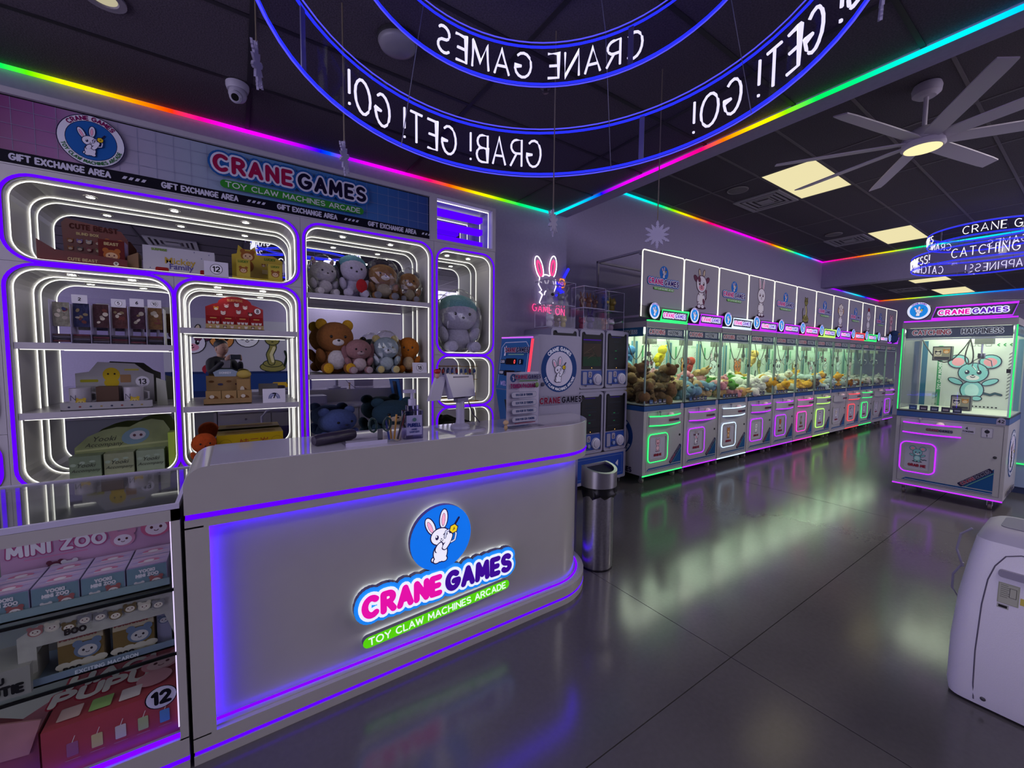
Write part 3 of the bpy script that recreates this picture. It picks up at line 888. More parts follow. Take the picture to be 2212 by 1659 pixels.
# ================================================================ prize cabinet with mirrored, lit bays
YF, YM = 3.32, 3.68
CABW = mat('#b3aeb9', 0.35, 0, 0, 0.02, 0, 20)
LINE = mat('#c4c2bb', 0.3)
MIRR = bpy.data.materials.new('mirror')
MIRR.use_nodes = True
MIRR.node_tree.nodes['Principled BSDF'].inputs['Metallic'].default_value = 1
MIRR.node_tree.nodes['Principled BSDF'].inputs['Roughness'].default_value = 0.01
MIRR.node_tree.nodes['Principled BSDF'].inputs['Base Color'].default_value = (0.78, 0.8, 0.8, 1)
VLED = glow((0.10, 0.0, 1.0), 1.25)
WLED = glow((1.0, 0.97, 0.9), 1.8)
cab = thing('display_cabinet', 'tall white prize cabinet with rounded mirrored bays outlined in violet light', 'cabinet', (0, YF, 0))
cells = {   # cell rectangle, opening rectangle, corner radius
 'A': ((-1.035, .402, 1.99, 2.49), (-0.99, .37, 2.012, 2.435), .11),
 'B': ((-1.035, -.3125, .6, 1.99), (-0.995, -.333, .75, 1.965), .11),
 'C': ((-.3125, .402, .6, 1.99), (-.295, .37, .75, 1.965), .10),
 'D': ((.402, 1.425, .6, 2.49), (.437, 1.39, .75, 2.445), .10),
 'E': ((1.425, 2.04, 1.52, 2.49), (1.463, 2.006, 1.54, 2.432), .10),
 'F': ((1.425, 2.04, 1.057, 1.52), (1.463, 2.006, 1.077, 1.50), .10),
 'G': ((1.425, 2.04, .6, 1.057), (1.463, 2.006, .75, 1.037), .10),
 'H': ((-1.75, -1.035, 1.06, 2.49), (-1.70, -1.08, 1.09, 2.435), .10),
 'I': ((-1.75, -1.035, .6, 1.06), (-1.70, -1.08, .75, 1.035), .10),
}
for kx, (c, o, r) in cells.items():
    MB().ring(corners(c[0]+.0008, c[1]-.0008, c[2]+.0008, c[3]-.0008), rrect(*o, r), 'xz', 0, 0.018).build('front_panel', CABW, cab)
    lin_ = MB().wall(rrect(*o, r), 'xz', 0.018, YM-YF).build('bay_lining', LINE, cab)
    # violet tube round the opening
    e = 0.0165
    loop = rrect(o[0]-e, o[1]+e, o[2]-e, o[3]+e, r+e, 8)
    MB().ring(rrect(o[0]-e-.0085, o[1]+e+.0085, o[2]-e-.0085, o[3]+e+.0085, r+e+.0085, 8), rrect(o[0]-e+.0085, o[1]+e-.0085, o[2]-e+.0085, o[3]+e-.0085, r+e-.0085, 8), 'xz', -.006, 0).build('tube_channel', CABW, cab)
    MB().ring(rrect(o[0]-e-.008, o[1]+e+.008, o[2]-e-.008, o[3]+e+.008, r+e+.008, 8), rrect(o[0]-e+.008, o[1]+e-.008, o[2]-e+.008, o[3]+e-.008, r+e-.008, 8), 'xz', -.0068, -.0062).build('violet_tube', VLED, cab)
    for y in (0.035, 0.305):
        q = 0.004
        MB().tube([(x, y, z) for x, z in rrect(o[0]+q, o[1]-q, o[2]+q, o[3]-q, r-q, 8)], 0.0028, 4, True).build('white_light_line', WLED, lin_)
    box('mirror', MIRR, cab, o[0]-0.004, o[1]+0.004, YM-YF, YM-YF+0.006, o[2]-0.004, o[3]+0.004)
    if kx in 'ABCDE':
        n = 3 if kx == 'A' else 2
        for i in range(n):
            x = o[0]+(o[1]-o[0])*(i+0.75)/(n+0.5)
            MB().lathe([(0.03, 0), (0.03, -0.004), (0.02, -0.004)], 16, (x, 0.17, o[3]-0.0005), caps=False).build('spotlight_ring', mat('#d8d6d0', 0.4), lin_)
            MB().lathe([(0.02, -0.003), (0.0, -0.004)], 16, (x, 0.17, o[3]-0.0005)).build('spotlight_bulb', glow((1, 0.95, 0.86), 38), lin_)
def shelf(o, z, th=0.036):
    sh = box('shelf', CABW, cab, o[0]+0.003, o[1]-0.003, 0.004, YM-YF-0.002, z-th, z)
    box('shelf_light_line', WLED, sh, o[0]+0.02, o[1]-0.02, 0.013, 0.017, z-th-0.004, z-th-0.0005)
SH = {'B': (1.558, 1.168), 'C': (1.672, 1.163), 'D': (1.963, 1.36)}
for k, zs in SH.items():
    for z in zs: shelf(cells[k][1], z)
box('carcass', CABW, cab, -1.75, 2.04, 0.02, 0.36, 0.0, 0.6)
for x in (-1.75, -1.052, -.32, .394, 1.417, 2.032):
    box('divider', CABW, cab, x, x+0.008, 0.019, 0.372, 0.6, 1.99 if abs(x+.32) < .01 else 2.49)
box('top_board', CABW, cab, -1.75, 2.04, 0.0, 0.395, 2.855, 2.885)
MB().ring(corners(-1.75, 1.425, 2.49, 2.885, 1), corners(-1.72, 1.39, 2.498, 2.852, 1), 'xz', -0.004, 0.03).build('fascia_frame', CABW, cab)
box('fascia_back', CABW, cab, -1.72, 1.40, 0.02, 0.03, 2.49, 2.86)
# louvre with violet slats
MB().ring(corners(1.425, 2.04, 2.49, 2.885, 1), corners(1.452, 2.005, 2.512, 2.86, 1), 'xz', -0.004, 0.02).build('louvre_frame', CABW, cab)
MB().wall(corners(1.452, 2.005, 2.512, 2.86, 0), 'xz', 0.02, 0.33).build('louvre_lining', mat('#a79ed0', 0.35), cab)
box('mirror', MIRR, cab, 1.452, 2.005, 0.33, 0.336, 2.512, 2.86)
for z in (2.525, 2.64, 2.75):
    box('violet_slat', glow((0.085, 0.0, 1.0), 1.15), cab, 1.456, 1.93, 0.05, 0.12, z, z+0.045)
for y in (0.04, 0.2):
    MB().tube([(1.456, y, 2.845), (1.985, y, 2.845), (1.985, y, 2.515)], 0.004, 5).build('white_light_line', WLED, cab)
# ================================================================ service counter
CX, CYC, YC = 1.6, 2.1925, 1.7925      # centre of the rounded end, front plane
COUN = mat('#aaa6a4', 0.22, 0, 0, 0.015, 0, 8, 0.5, 0.2)
ctr = thing('service_counter', 'long white counter with a rounded end, violet light lines and a lit shop logo', 'counter', (0, 0, 0))
def plan(R, x0=-0.168, back=None, n=16):
    """outline of the counter at radius R round the end (front edge first)"""
    yb = CYC if back is None else back
    pts = [(x0, CYC-R), (CX, CYC-R)]
    pts += [(CX+R*sin(pi/2*k/n), CYC-R*cos(pi/2*k/n)) for k in range(1, n+1)]
    pts += [(CX+R, yb), (x0, yb)]
    return pts
def slab(name, R, z0, z1, m=COUN, x0=-0.168, back=None):
    return MB().prism(plan(R, x0, back), 'xy', z0, z1).build(name, m, ctr, autosmooth=True)
slab('plinth', 0.40, 0.0, 0.034)
slab('plinth_ledge', 0.40, 0.052, 0.105)
slab('core', 0.38, 0.03, 0.11, x0=-0.166)
slab('front_panel', 0.335, 0.10, 0.90, x0=-0.16)
slab('fascia_lower', 0.40, 0.884, 0.916)
slab('core', 0.388, 0.91, 0.945, x0=-0.166)
# upper fascia: its front left corner is rounded off
fa = MB().prism(plan(0.40, -0.168+0.07), 'xy', 0.936, 1.103)
fa.build('fascia_upper', COUN, ctr, autosmooth=True)
q = [(-0.098, 0.936), (-0.168, 0.936), (-0.168, 1.033)]+[(-0.098-0.07*cos(pi/2*k/8), 1.033+0.07*sin(pi/2*k/8)) for k in range(1, 9)]
MB().prism(q, 'xz', YC, CYC).build('fascia_corner', COUN, ctr, autosmooth=True)
box('end_post', COUN, ctr, -0.168, -0.115, YC, CYC, 0.10, 0.89)
def lightline(R, z, r, x0, name='violet_light_line', m=VLED, x1=None):
    pts = [(x0, CYC-R, z), (CX, CYC-R, z)]+[(CX+R*sin(pi/2*k/16), CYC-R*cos(pi/2*k/16), z) for k in range(1, 17)]+[(CX+R, CYC, z)]
    MB().tube(pts, r, 6).build(name, m, ctr)
CLED = glow((0.05, 0.0, 1.0), 20.0)
BLED = glow((0.06, 0.0, 1.0), 4.0)
lightline(0.394, 0.926, 0.0095, -0.165, m=VLED)
lightline(0.392, 0.043, 0.0085, -0.165, m=VLED)
lightline(0.352, 0.112, 0.006, -0.112, m=BLED)
lightline(0.352, 0.876, 0.006, -0.112, m=CLED)
MB().tube([(-0.108, YC+0.043, 0.115), (-0.108, YC+0.043, 0.878)], 0.0065, 6).build('violet_light_line', CLED, ctr)
box('recess_lip', COUN, ctr, -0.115, -0.099, YC, YC+0.006, 0.105, 0.884)
# glossy top
TOP = mat('#b9b4c6', 0.06, 0, 0, 0, 0, 8, 0.6, 0.3)
MB().prism(plan(0.394, -0.09), 'xy', 1.103, 1.106).build('counter_top', TOP, ctr)
# staff side: lower desk with drawers
box('desk_body', COUN, ctr, -0.168, 1.56, CYC, 2.50, 0.05, 0.93)
box('desk_top', TOP, ctr, -0.168, 1.57, CYC, 2.53, 0.93, 0.96)
for i in range(4):
    for z0, z1 in ((0.70, 0.91), (0.08, 0.68)):
        d = box('drawer', COUN, ctr, -0.15+i*0.435, -0.15+i*0.435+0.425, 2.50, 2.517, z0, z1)
        if z0 > 0.5: MB().lathe([(0.011, 0), (0.011, 0.004), (0, 0.005)], 12, (-0.15+i*0.435+0.21, 2.517, z1-0.05), 'y').build('lock', mat('#77747c', 0.3, 1), d)

# lit logo standing off the panel
YP = YC+0.065
lg = thing('lit_logo_sign', 'glowing rabbit and shop name sign on the counter front', 'sign', (0.83, YP-0.055, 0.377))
def raised(L, w_, y0, y1, m, name, parent, discs=()):
    b = MB()
    for l in L:
        for (x0, z0), (x1, z1) in zip(l, l[1:]):
            d = hypot(x1-x0, z1-z0) or 1e-9
            nx, nz = -(z1-z0)/d*w_/2, (x1-x0)/d*w_/2
            b.prism([(x0+nx, z0+nz), (x0-nx, z0-nz), (x1-nx, z1-nz), (x1+nx, z1+nz)], 'xz', y0, y1)
        for x, z in l: b.prism(circle(x, z, w_/2, 6 if 'halo' in name else 12), 'xz', y0, y1)
    for x, z, r in discs: b.prism(circle(x, z, r, 40), 'xz', y0, y1)
    return b.build(name, m, parent)
h = 0.08
LA, WA = strokes('CRANE', 0, 0, h, 0.40, 'l'); LB, WB = strokes('GAMES', 0, 0, h, 0.40, 'l')
x0 = -(WA+WB+0.6*h)/2
KX = 0.775/(WA+WB+0.6*h)
LA = [[((x0+a)*KX, b-h/2) for a, b in l] for l in LA]; LB = [[((x0+WA+0.6*h+a)*KX, b-h/2) for a, b in l] for l in LB]
dc = [(-0.014, 0.234, 0.162)]
SIDE = mat('#5d5668', 0.4)
raised(LA+LB, 0.092, 0.012, 0.036, SIDE, 'sign_body', lg, dc)
raised(LA+LB, 0.07, 0.040, 0.052, glow((0.85, 0.95, 1.0), 3.0), 'halo_backlight', lg, [(-0.014, 0.234, 0.15)])
A = Art()
A.z = 0.0
for l in LA+LB: A.line(l, 0.092, '#1a7fe0', False, 12)
A.ell(-0.014, 0.234, 0.162, 0.162, '#0f6fe0', 0, 40)
bunny(A, -0.016, 0.244, 0.122)
A.z += A.DZ
for l in LA+LB: A.line(l, 0.058, '#e8f0fb', False, 12)
A.z += A.DZ
for l in LA: A.line(l, 0.03, '#e010a0', False, 10)
for l in LB: A.line(l, 0.03, '#3a0a8c', False, 10)
A.build('sign_face', lg, (0, 0.0115, 0), FY, 1, 0.75)
pl = thing('lit_tagline_sign', 'glowing green pill sign with the arcade tag line, sagging under the logo', 'sign', (0.83, YP-0.05, 0.226))
pl.rotation_euler = (0, radians(-3.2), 0)
MB().prism(rrect(-0.395, 0.395, -0.026, 0.026, 0.0255, 8), 'xz', 0.012, 0.034).build('sign_body', SIDE, pl)
MB().prism(rrect(-0.38, 0.38, -0.014, 0.014, 0.0135, 8), 'xz', 0.036, 0.046).build('halo_backlight', glow((0.85, 0.95, 1.0), 3.0), pl)
A = Art(); A.z = 0
pill(A, 0, 0, 0.79, 0.052, col='#57d10c', tc='#eef8ee')
A.build('sign_face', pl, (0, 0.0115, 0), FY, 1, 0.7)

# fascia poster of the cabinet
def fascia_mat():
    m = bpy.data.materials.new('fascia_gradient')
    m.use_nodes = True
    nt = m.node_tree
    b = nt.nodes['Principled BSDF']
    tc = nt.nodes.new('ShaderNodeTexCoord'); sp = nt.nodes.new('ShaderNodeSeparateXYZ')
    mr = nt.nodes.new('ShaderNodeMapRange'); mr.inputs[1].default_value = -1.7; mr.inputs[2].default_value = 1.386
    r_ = nt.nodes.new('ShaderNodeValToRGB')
    st = [(0.0, '#3a0f6e'), (0.22, '#6d0f66'), (0.29, '#8b4a8d'), (0.36, '#a79ab5'), (0.5, '#97a3b8'), (0.62, '#5f8fbd'), (0.78, '#2f6fb0'), (1.0, '#1a3f88')]
    el = r_.color_ramp.elements
    for i, (p, c) in enumerate(st):
        e = el[i] if i < 2 else el.new(p)
        e.position = p; e.color = lin(c)
    nt.links.new(tc.outputs['Object'], sp.inputs[0]); nt.links.new(sp.outputs[0], mr.inputs[0])
    nt.links.new(mr.outputs[0], r_.inputs[0]); nt.links.new(r_.outputs[0], b.inputs['Base Color'])
    b.inputs['Roughness'].default_value = 0.4
    return m
A = Art()
A.rect(-1.72, 1.39, 2.498, 2.852, '#08070c')
A.rect(-1.715, 1.383, 2.503, 2.846, fascia_mat())
x = -1.7
while x < 1.38:
    A.line([(x, 2.575), (x, 2.846)], 0.0018, '#8b8fae', True, 3); x += 0.083
for z in (2.627, 2.705, 2.783):
    A.line([(-1.715, z), (1.383, z)], 0.0018, '#8b8fae', True, 3)
A.rect(-1.715, 1.383, 2.503, 2.568, '#0d0a1c')
for i in range(5):
    x = -1.6+0.615*i
    A.text('GIFT EXCHANGE AREA', x+0.02, 2.521, 0.03, 0.0085, '#c9c7da', 0.24, 'l', 0.86)
    for k in range(4):
        a = x+0.455+0.028*k
        A.poly([(a, 2.528), (a+0.016, 2.528), (a+0.026, 2.545), (a+0.010, 2.545)], '#c9c7da', k == 0)
emblem(A, -0.648, 2.703, 0.14, 'white')
bubble(A, 'CRANE', 'GAMES', 0.384, 2.695, 0.088, '#9c1146', '#120a2c', '#1f5aa0', '#d5d6e6')
pill(A, 0.392, 2.612, 0.9, 0.052, col='#2f8a2c', tc='#cfd8d4')
A.build('fascia_print', cab, (0, 0.019, 0))
# ================================================================ glass display case beside the counter
case = thing('glass_display_case', 'white framed glass display case full of toy boxes beside the counter', 'display case', (0, 0, 0))
CF = mat('#a8a4a4', 0.3)
x0, x1, y0, y1 = -1.35, -0.18, YC, 2.38
box('base', CF, case, x0, x1, y0, y1, 0.0, 0.034)
box('base_panel', CF, case, x0, x1, y0, y1, 0.052, 0.125)
box('base_core', CF, case, x0, x1-0.004, y0+0.01, y1, 0.03, 0.06)
MB().tube([(x0, y0+0.004, 0.043), (x1, y0+0.004, 0.043)], 0.0085, 6).build('violet_light_line', VLED, case)
MB().tube([(x0, y0+0.016, 0.131), (x1-0.02, y0+0.016, 0.131)], 0.008, 6).build('violet_light_line', BLED, case)
box('post', CF, case, x1-0.024, x1, y0, y0+0.03, 0.12, 0.965)
MB().tube([(x0, y0+0.034, 0.918), (x1-0.03, y0+0.034, 0.918), (x1-0.03, y0+0.034, 0.15)], 0.0022, 5).build('white_light_line', glow((0.75, 0.6, 1.0), 1.3), case)  # run under the rail is added to brighten the boxes; post run is real
box('post', CF, case, x1-0.024, x1, y1-0.03, y1, 0.12, 0.965)
box('top_rail', CF, case, x0, x1, y0, y0+0.03, 0.925, 0.965)
box('top_rail', CF, case, x0, x1, y1-0.03, y1, 0.925, 0.965)
box('side_panel', CF, case, x1-0.012, x1, y0+0.03, y1-0.03, 0.12, 0.965)
box('back_panel', mat('#8b8f8c', 0.4), case, x0, x1-0.02, y1-0.02, y1-0.012, 0.12, 0.925)
box('front_glass', GLASS, case, x0, x1-0.024, y0+0.008, y0+0.011, 0.12, 0.93)
CTOP = clear('top_glass', '#f2f5f3', 0.9, 0.03, 0.14)
box('top_glass', CTOP, case, x0+0.01, x1-0.005, y0+0.006, y1-0.006, 0.972, 0.979)
MB().ring(corners(x0, x1, y0, y1, 1), corners(x0+0.012, x1-0.012, y0+0.012, y1-0.012, 1), 'xy', 0.966, 0.984).build('top_glass_edge', EDGE, case)
for z in (0.678, 0.442):
    g = box('glass_shelf', GLASS, case, x0, x1-0.03, y0+0.02, y1-0.03, z-0.008, z)
    box('shelf_edge', mat('#050607', 0.2), g, x0, x1-0.026, y0+0.015, y0+0.021, z-0.009, z+0.001)
box('floor_board', mat('#a5a19f', 0.4), case, x0, x1-0.02, y0+0.02, y1-0.03, 0.123, 0.13)
# ---------------- printed boxes
def carton(name, label, cat, x, y, z, w_, d, h, col, front=None, top=None, rz=0.0, grp=None, rough=0.4, side=None):
    """printed carton standing at x,y (centre of front edge), its front to -Y"""
    t = thing(name, label, cat, (x, y, z), rz, grp)
    b = box('carton_body', mat(col, rough, 0, 0, 0.08, 0, 14), t, -w_/2, w_/2, 0, d, 0, h)
    if front:
        A = Art(); front(A, w_, h); A.build('front_print', t, (0, 0, 0))
    if top:
        A = Art(); top(A, w_, d); A.build('top_print', t, (0, 0, h), (0, 0, 0))
    return t
def face_blob(A, x, y, r, c1, c2, ink='#5a2a34'):
    """plain smiling round face with two little ears: a generic toy picture"""
    for q in (-1, 1): A.ell(x+q*r*.7, y+r*.75, r*.38, r*.38, c1, 0, 12)
    A.ell(x, y, r, r*.86, c1, 0, 18)
    A.ell(x, y-r*.12, r*.72, r*.58, c2, 0, 16)
    for q in (-1, 1): A.ell(x+q*r*.3, y-r*.02, r*.11, r*.13, ink, 0, 8)
    A.line(arc(x, y-r*.22, r*.14, r*.12, 200, 340, 4), r*.06, ink)
def clouds(A, w_, h, c, seed, n=5):
    r = random.Random(seed)
    for _ in range(n):
        A.ell(r.uniform(-.38, .38)*w_, r.uniform(.12, .88)*h, r.uniform(.08, .12)*w_, r.uniform(.04, .08)*h, c, 0, 12)
# top shelf: pink display of eight little boxes
zt = 0.678
t = thing('box_display', 'pink display tray with a printed header card on the top glass shelf of the case', 'display box', (-0.445, 1.85, zt))
PK = '#c79ac0'
hd = MB().box(-0.225, 0.225, 0.185, 0.19, 0.02, 0.225).build('header_card', mat(PK, 0.4, 0, 0, 0.1, 0, 9), t, rot=(0, 0, 0))
A = Art()
A.text('MINI ZOO', -0.09, 0.165, 0.036, 0.018, '#c05a92', 0.35, 'c', 1.0, 8); A.text('MINI ZOO', -0.09, 0.165, 0.036, 0.0105, '#efe9f4', 0.35, 'c', 1.0, 8)
A.line([(-0.17, 0.148), (-0.02, 0.148)], 0.004, '#d98ab4')
face_blob(A, 0.075, 0.165, 0.035, '#cf8fb0', '#e9dcea'); face_blob(A, 0.17, 0.19, 0.045, '#d06a92', '#ecdcea')
face_blob(A, -0.10, 0.11, 0.02, '#6d3148', '#eadfe8'); face_blob(A, -0.065, 0.105, 0.02, '#e8e2ea', '#f2eef2')
for k in range(3): A.line([(-0.2, 0.10-k*0.009), (-0.13, 0.10-k*0.009)], 0.003, '#a579b0')
A.build('header_print', hd, (0, 0.185, -0.03))
MB().box(-0.225, 0.225, -0.012, 0.185, 0, 0.006).box(-0.225, 0.225, -0.012, -0.006, 0, 0.03).build('tray', mat('#7f939c', 0.4), t)
def mini_front(A, w_, h):
    A.rect(-w_/2+.001, w_/2-.001, .001, h-.001, '#70899a'); clouds(A, w_, h, '#8ea0b0', 3, 4)
    A.rect(-w_/2+.001, w_/2-.001, .001, h*.25, '#8a8088')
    A.text('YOOKI', 0, h*.74, h*.12, h*.045, '#d8d2dc', .3); A.text('MINI ZOO', 0, h*.55, h*.12, h*.045, '#d8d2dc', .3)
    face_blob(A, w_*.22, h*.27, w_*.17, '#9a5a5c', '#d9cfd2'); face_blob(A, -w_*.2, h*.2, w_*.12, '#c9c2c8', '#ddd6da')
def mini_top(A, w_, d):
    A.rect(-w_/2+.001, w_/2-.001, .001, d-.001, '#c8b2dc')
    for k in range(3): A.ell(0, d*(.2+.3*k), w_*.46, d*.08, '#b49cd2' if k % 2 else '#d8b6d6', 6, 14)
    A.ell(0, d*.5, w_*.28, d*.2, '#cf7fa6', 0, 14); A.ell(0, d*.5, w_*.14, d*.12, '#ecdfee', 0, 10)
    A.line([(-w_*.25, d*.36), (w_*.25, d*.36)], d*.07, '#efe6f2')
for r_ in range(2):
    for i in range(4):
        x = -0.445-0.165+0.11*i
        nm = ['end left', 'second', 'third', 'end right'][i]
        carton('toy_carton', ('front row' if r_ == 0 else 'back row')+' mini zoo toy carton, '+['nearest the hanging leaf pad', 'second from the leaf pad', 'second from the counter', 'nearest the counter'][i]+', in the pink tray',
               'toy box', x, 1.852+0.088*r_, zt+0.0065, 0.106, 0.085, 0.078, '#a99cc6', mini_front if r_ == 0 else None, mini_top, grp='mini zoo cartons in the pink tray')
t = thing('leaf_shaped_pad', 'pale pink leaf-shaped pad leaning at the end of the top glass shelf', 'toy', (-0.70, 1.90, zt))
MB().prism([(-.02, 0), (0.05, 0), (.062, .1), (.03, .15), (-.04, .13), (-.06, .06)], 'xz', 0, 0.02).build('pad', mat('#a97f8c', 0.7, 0, 0, 0.1), t)
MB().tube([(0.0, -0.002, 0.01), (.03, -0.002, .14)], 0.002, 4).build('crease', mat('#7e5a66', 0.7), t)
# second shelf: cut-out display with two brown boxes and a side figure
zt = 0.442
t = thing('box_display', 'white cut-out display tray with a printed header on the middle glass shelf', 'display box', (-0.40, 1.85, zt))
MB().box(-0.19, 0.185, 0.0, 0.2, 0, 0.006).box(-0.19, 0.185, 0.0, 0.004, 0.0, 0.028).build('tray', mat('#6f7f92', 0.45), t)
A = Art(); A.text('EXCITING MACARON', 0.01, 0.008, 0.011, 0.003, '#c9d0da', .3); A.build('tray_print', t, (0, 0, 0))
MB().prism([(-.19, .03), (-.15, .05), (-.15, .13), (.16, .13), (.19, .03), (.19, .2), (.12, .215), (-.14, .2), (-.19, .17)], 'xz', 0.006, 0.009).build('front_cutout', mat('#a9a6a0', 0.5, 0, 0, 0.1), t)
A = Art()
r = random.Random(5)
for k in range(9): face_blob(A, -.15+k*.037, .178+r.uniform(-.008, .008), .017, r.choice(['#8a5a52', '#7d7a80', '#a06a6a', '#6d5a3c', '#c8bfae']), '#d4c9bd')
A.text('BOO', -.06, .15, .016, .006, '#2a2224', .3)
A.build('header_print', t, (0, 0.006, 0))
box('back_card', mat('#9b9791', 0.5), t, -0.19, 0.19, 0.2, 0.204, 0, 0.2)
def brown_front(A, w_, h):
    A.rect(-w_/2+.001, w_/2-.001, .001, h-.001, '#a79a86'); A.rect(-w_/2+.001, w_/2-.001, h*.2, h*.72, '#6f5a34')
    for k in range(4): A.ell(-w_*.4+k*w_*.27, h*.2, w_*.17, h*.09, '#b9b2a4', 0, 12)
    A.text('MACARON', -w_*.05, h*.84, h*.09, h*.035, '#8e4a4a', .3)
    face_blob(A, w_*.14, h*.5, w_*.3, '#63728c', '#b5b0b2', '#241d26'); A.text('BOO', -w_*.2, h*.05, h*.1, h*.04, '#221d20', .3)
for i, x in enumerate((-0.455, -0.325)):
    carton('toy_carton', ['brown and blue toy carton next to the open gap of the cut-out tray', 'brown and blue toy carton in the middle of the cut-out tray'][i], 'toy box', x, 1.87, zt+0.0065, 0.108, 0.08, 0.135, '#7a6444', brown_front)
carton('toy_carton', 'lilac toy carton at the counter end of the cut-out tray', 'toy box', -0.245, 1.88, zt+0.0065, 0.04, 0.1, 0.15, '#8d8aa8', lambda A, w_, h: face_blob(A, 0, h*.6, w_*.4, '#5b6684', '#c4bfc6'))
t = thing('lime_card', 'lime green folded card at the counter end of the middle shelf', 'card', (-0.205, 1.86, zt))
box('card_sheet', mat('#8fae55', 0.5), t, -0.006, 0.0, 0, 0.12, 0, 0.2)
t = thing('lettered_box', 'pale box printed CUTIE at the low end of the middle shelf', 'toy box', (-0.62, 1.835, zt))
box('carton_body', mat('#8f8c88', 0.5), t, -0.09, 0.06, 0, 0.15, 0, 0.09)
A = Art(); A.text('CUTIE', 0.0, 0.015, 0.024, 0.009, '#171518', .3, 'c', .9); A.text('YOU', -.02, .052, .018, .006, '#171518', .3); A.build('front_print', t, (0, 0, 0))
# bottom: red carton with the number 12 and a red bag
zt = 0.13
def red_top(A, w_, d):
    A.text('HACI', -w_*.12, d*.66, d*.2, d*.1, '#a83044', .35, 'c', 1.25, 8); A.text('PUPU', -w_*.16, d*.4, d*.2, d*.1, '#a83044', .35, 'c', 1.25, 8)
    A.text('HACI', -w_*.12, d*.66, d*.2, d*.065, '#d9cfc8', .35, 'c', 1.25, 8); A.text('PUPU', -w_*.16, d*.4, d*.2, d*.065, '#d9cfc8', .35, 'c', 1.25, 8)
    face_blob(A, w_*.3, d*.62, d*.2, '#cf8f98', '#dcb4b6'); A.ell(w_*.27, d*.33, d*.17, d*.15, '#d59aa2', 0, 16)
    for k in range(3): A.rect(-w_*.42+k*w_*.22, -w_*.26+k*w_*.22, d*.08, d*.28, ['#c9a8a4', '#8fae6a', '#d4c4c4'][k], .004)
def red_front(A, w_, h):
    for k in range(5):
        x = -w_*.3+k*w_*.17
        A.rect(x-w_*.04, x+w_*.04, h*.34, h*.62, ['#9a5a7e', '#c2b07e', '#c2b4b4', '#a5ab7e', '#5a86c0'][k], .003)
        A.line([(x, h*.62), (x+w_*.02, h*.74)], .002, '#d8c8c4'); A.line([(x-w_*.05, h*.27), (x+w_*.05, h*.27)], .0025, '#b07078')
    A.ell(w_*.36, h*.92, h*.27, h*.25, '#0d0b12', 0, 24); A.ell(w_*.36, h*.92, h*.25, h*.235, '#cfc8e0', 0, 24)
    A.text('12', w_*.36, h*.8, h*.24, h*.075, '#0d0b12', .25)
carton('toy_carton', 'large red toy carton with a round number 12 sticker at the bottom of the case', 'toy box', -0.378, 1.835, zt, 0.34, 0.3, 0.165, '#a8404c', red_front, red_top)
t = thing('gift_bag', 'crumpled dark red and pink gift box at the bottom corner of the case', 'gift box', (-0.66, 1.86, zt))
MB().prism([(-.1, 0), (.1, 0), (.1, .16), (.02, .12), (-.1, .19)], 'xz', 0, .16).build('box_body', mat('#8e4450', 0.5, 0, 0, .2, 0, 8), t)
MB().prism([(-.1, .12), (.08, .10), (.11, .2), (.0, .235), (-.1, .2)], 'xz', -.006, .0).build('folded_flap', mat('#b37a80', 0.5, 0, 0, .2, 0, 8), t)
box('ribbon', mat('#c9a2a4', 0.4), t, -.06, -.05, -.008, -.002, 0, .13)
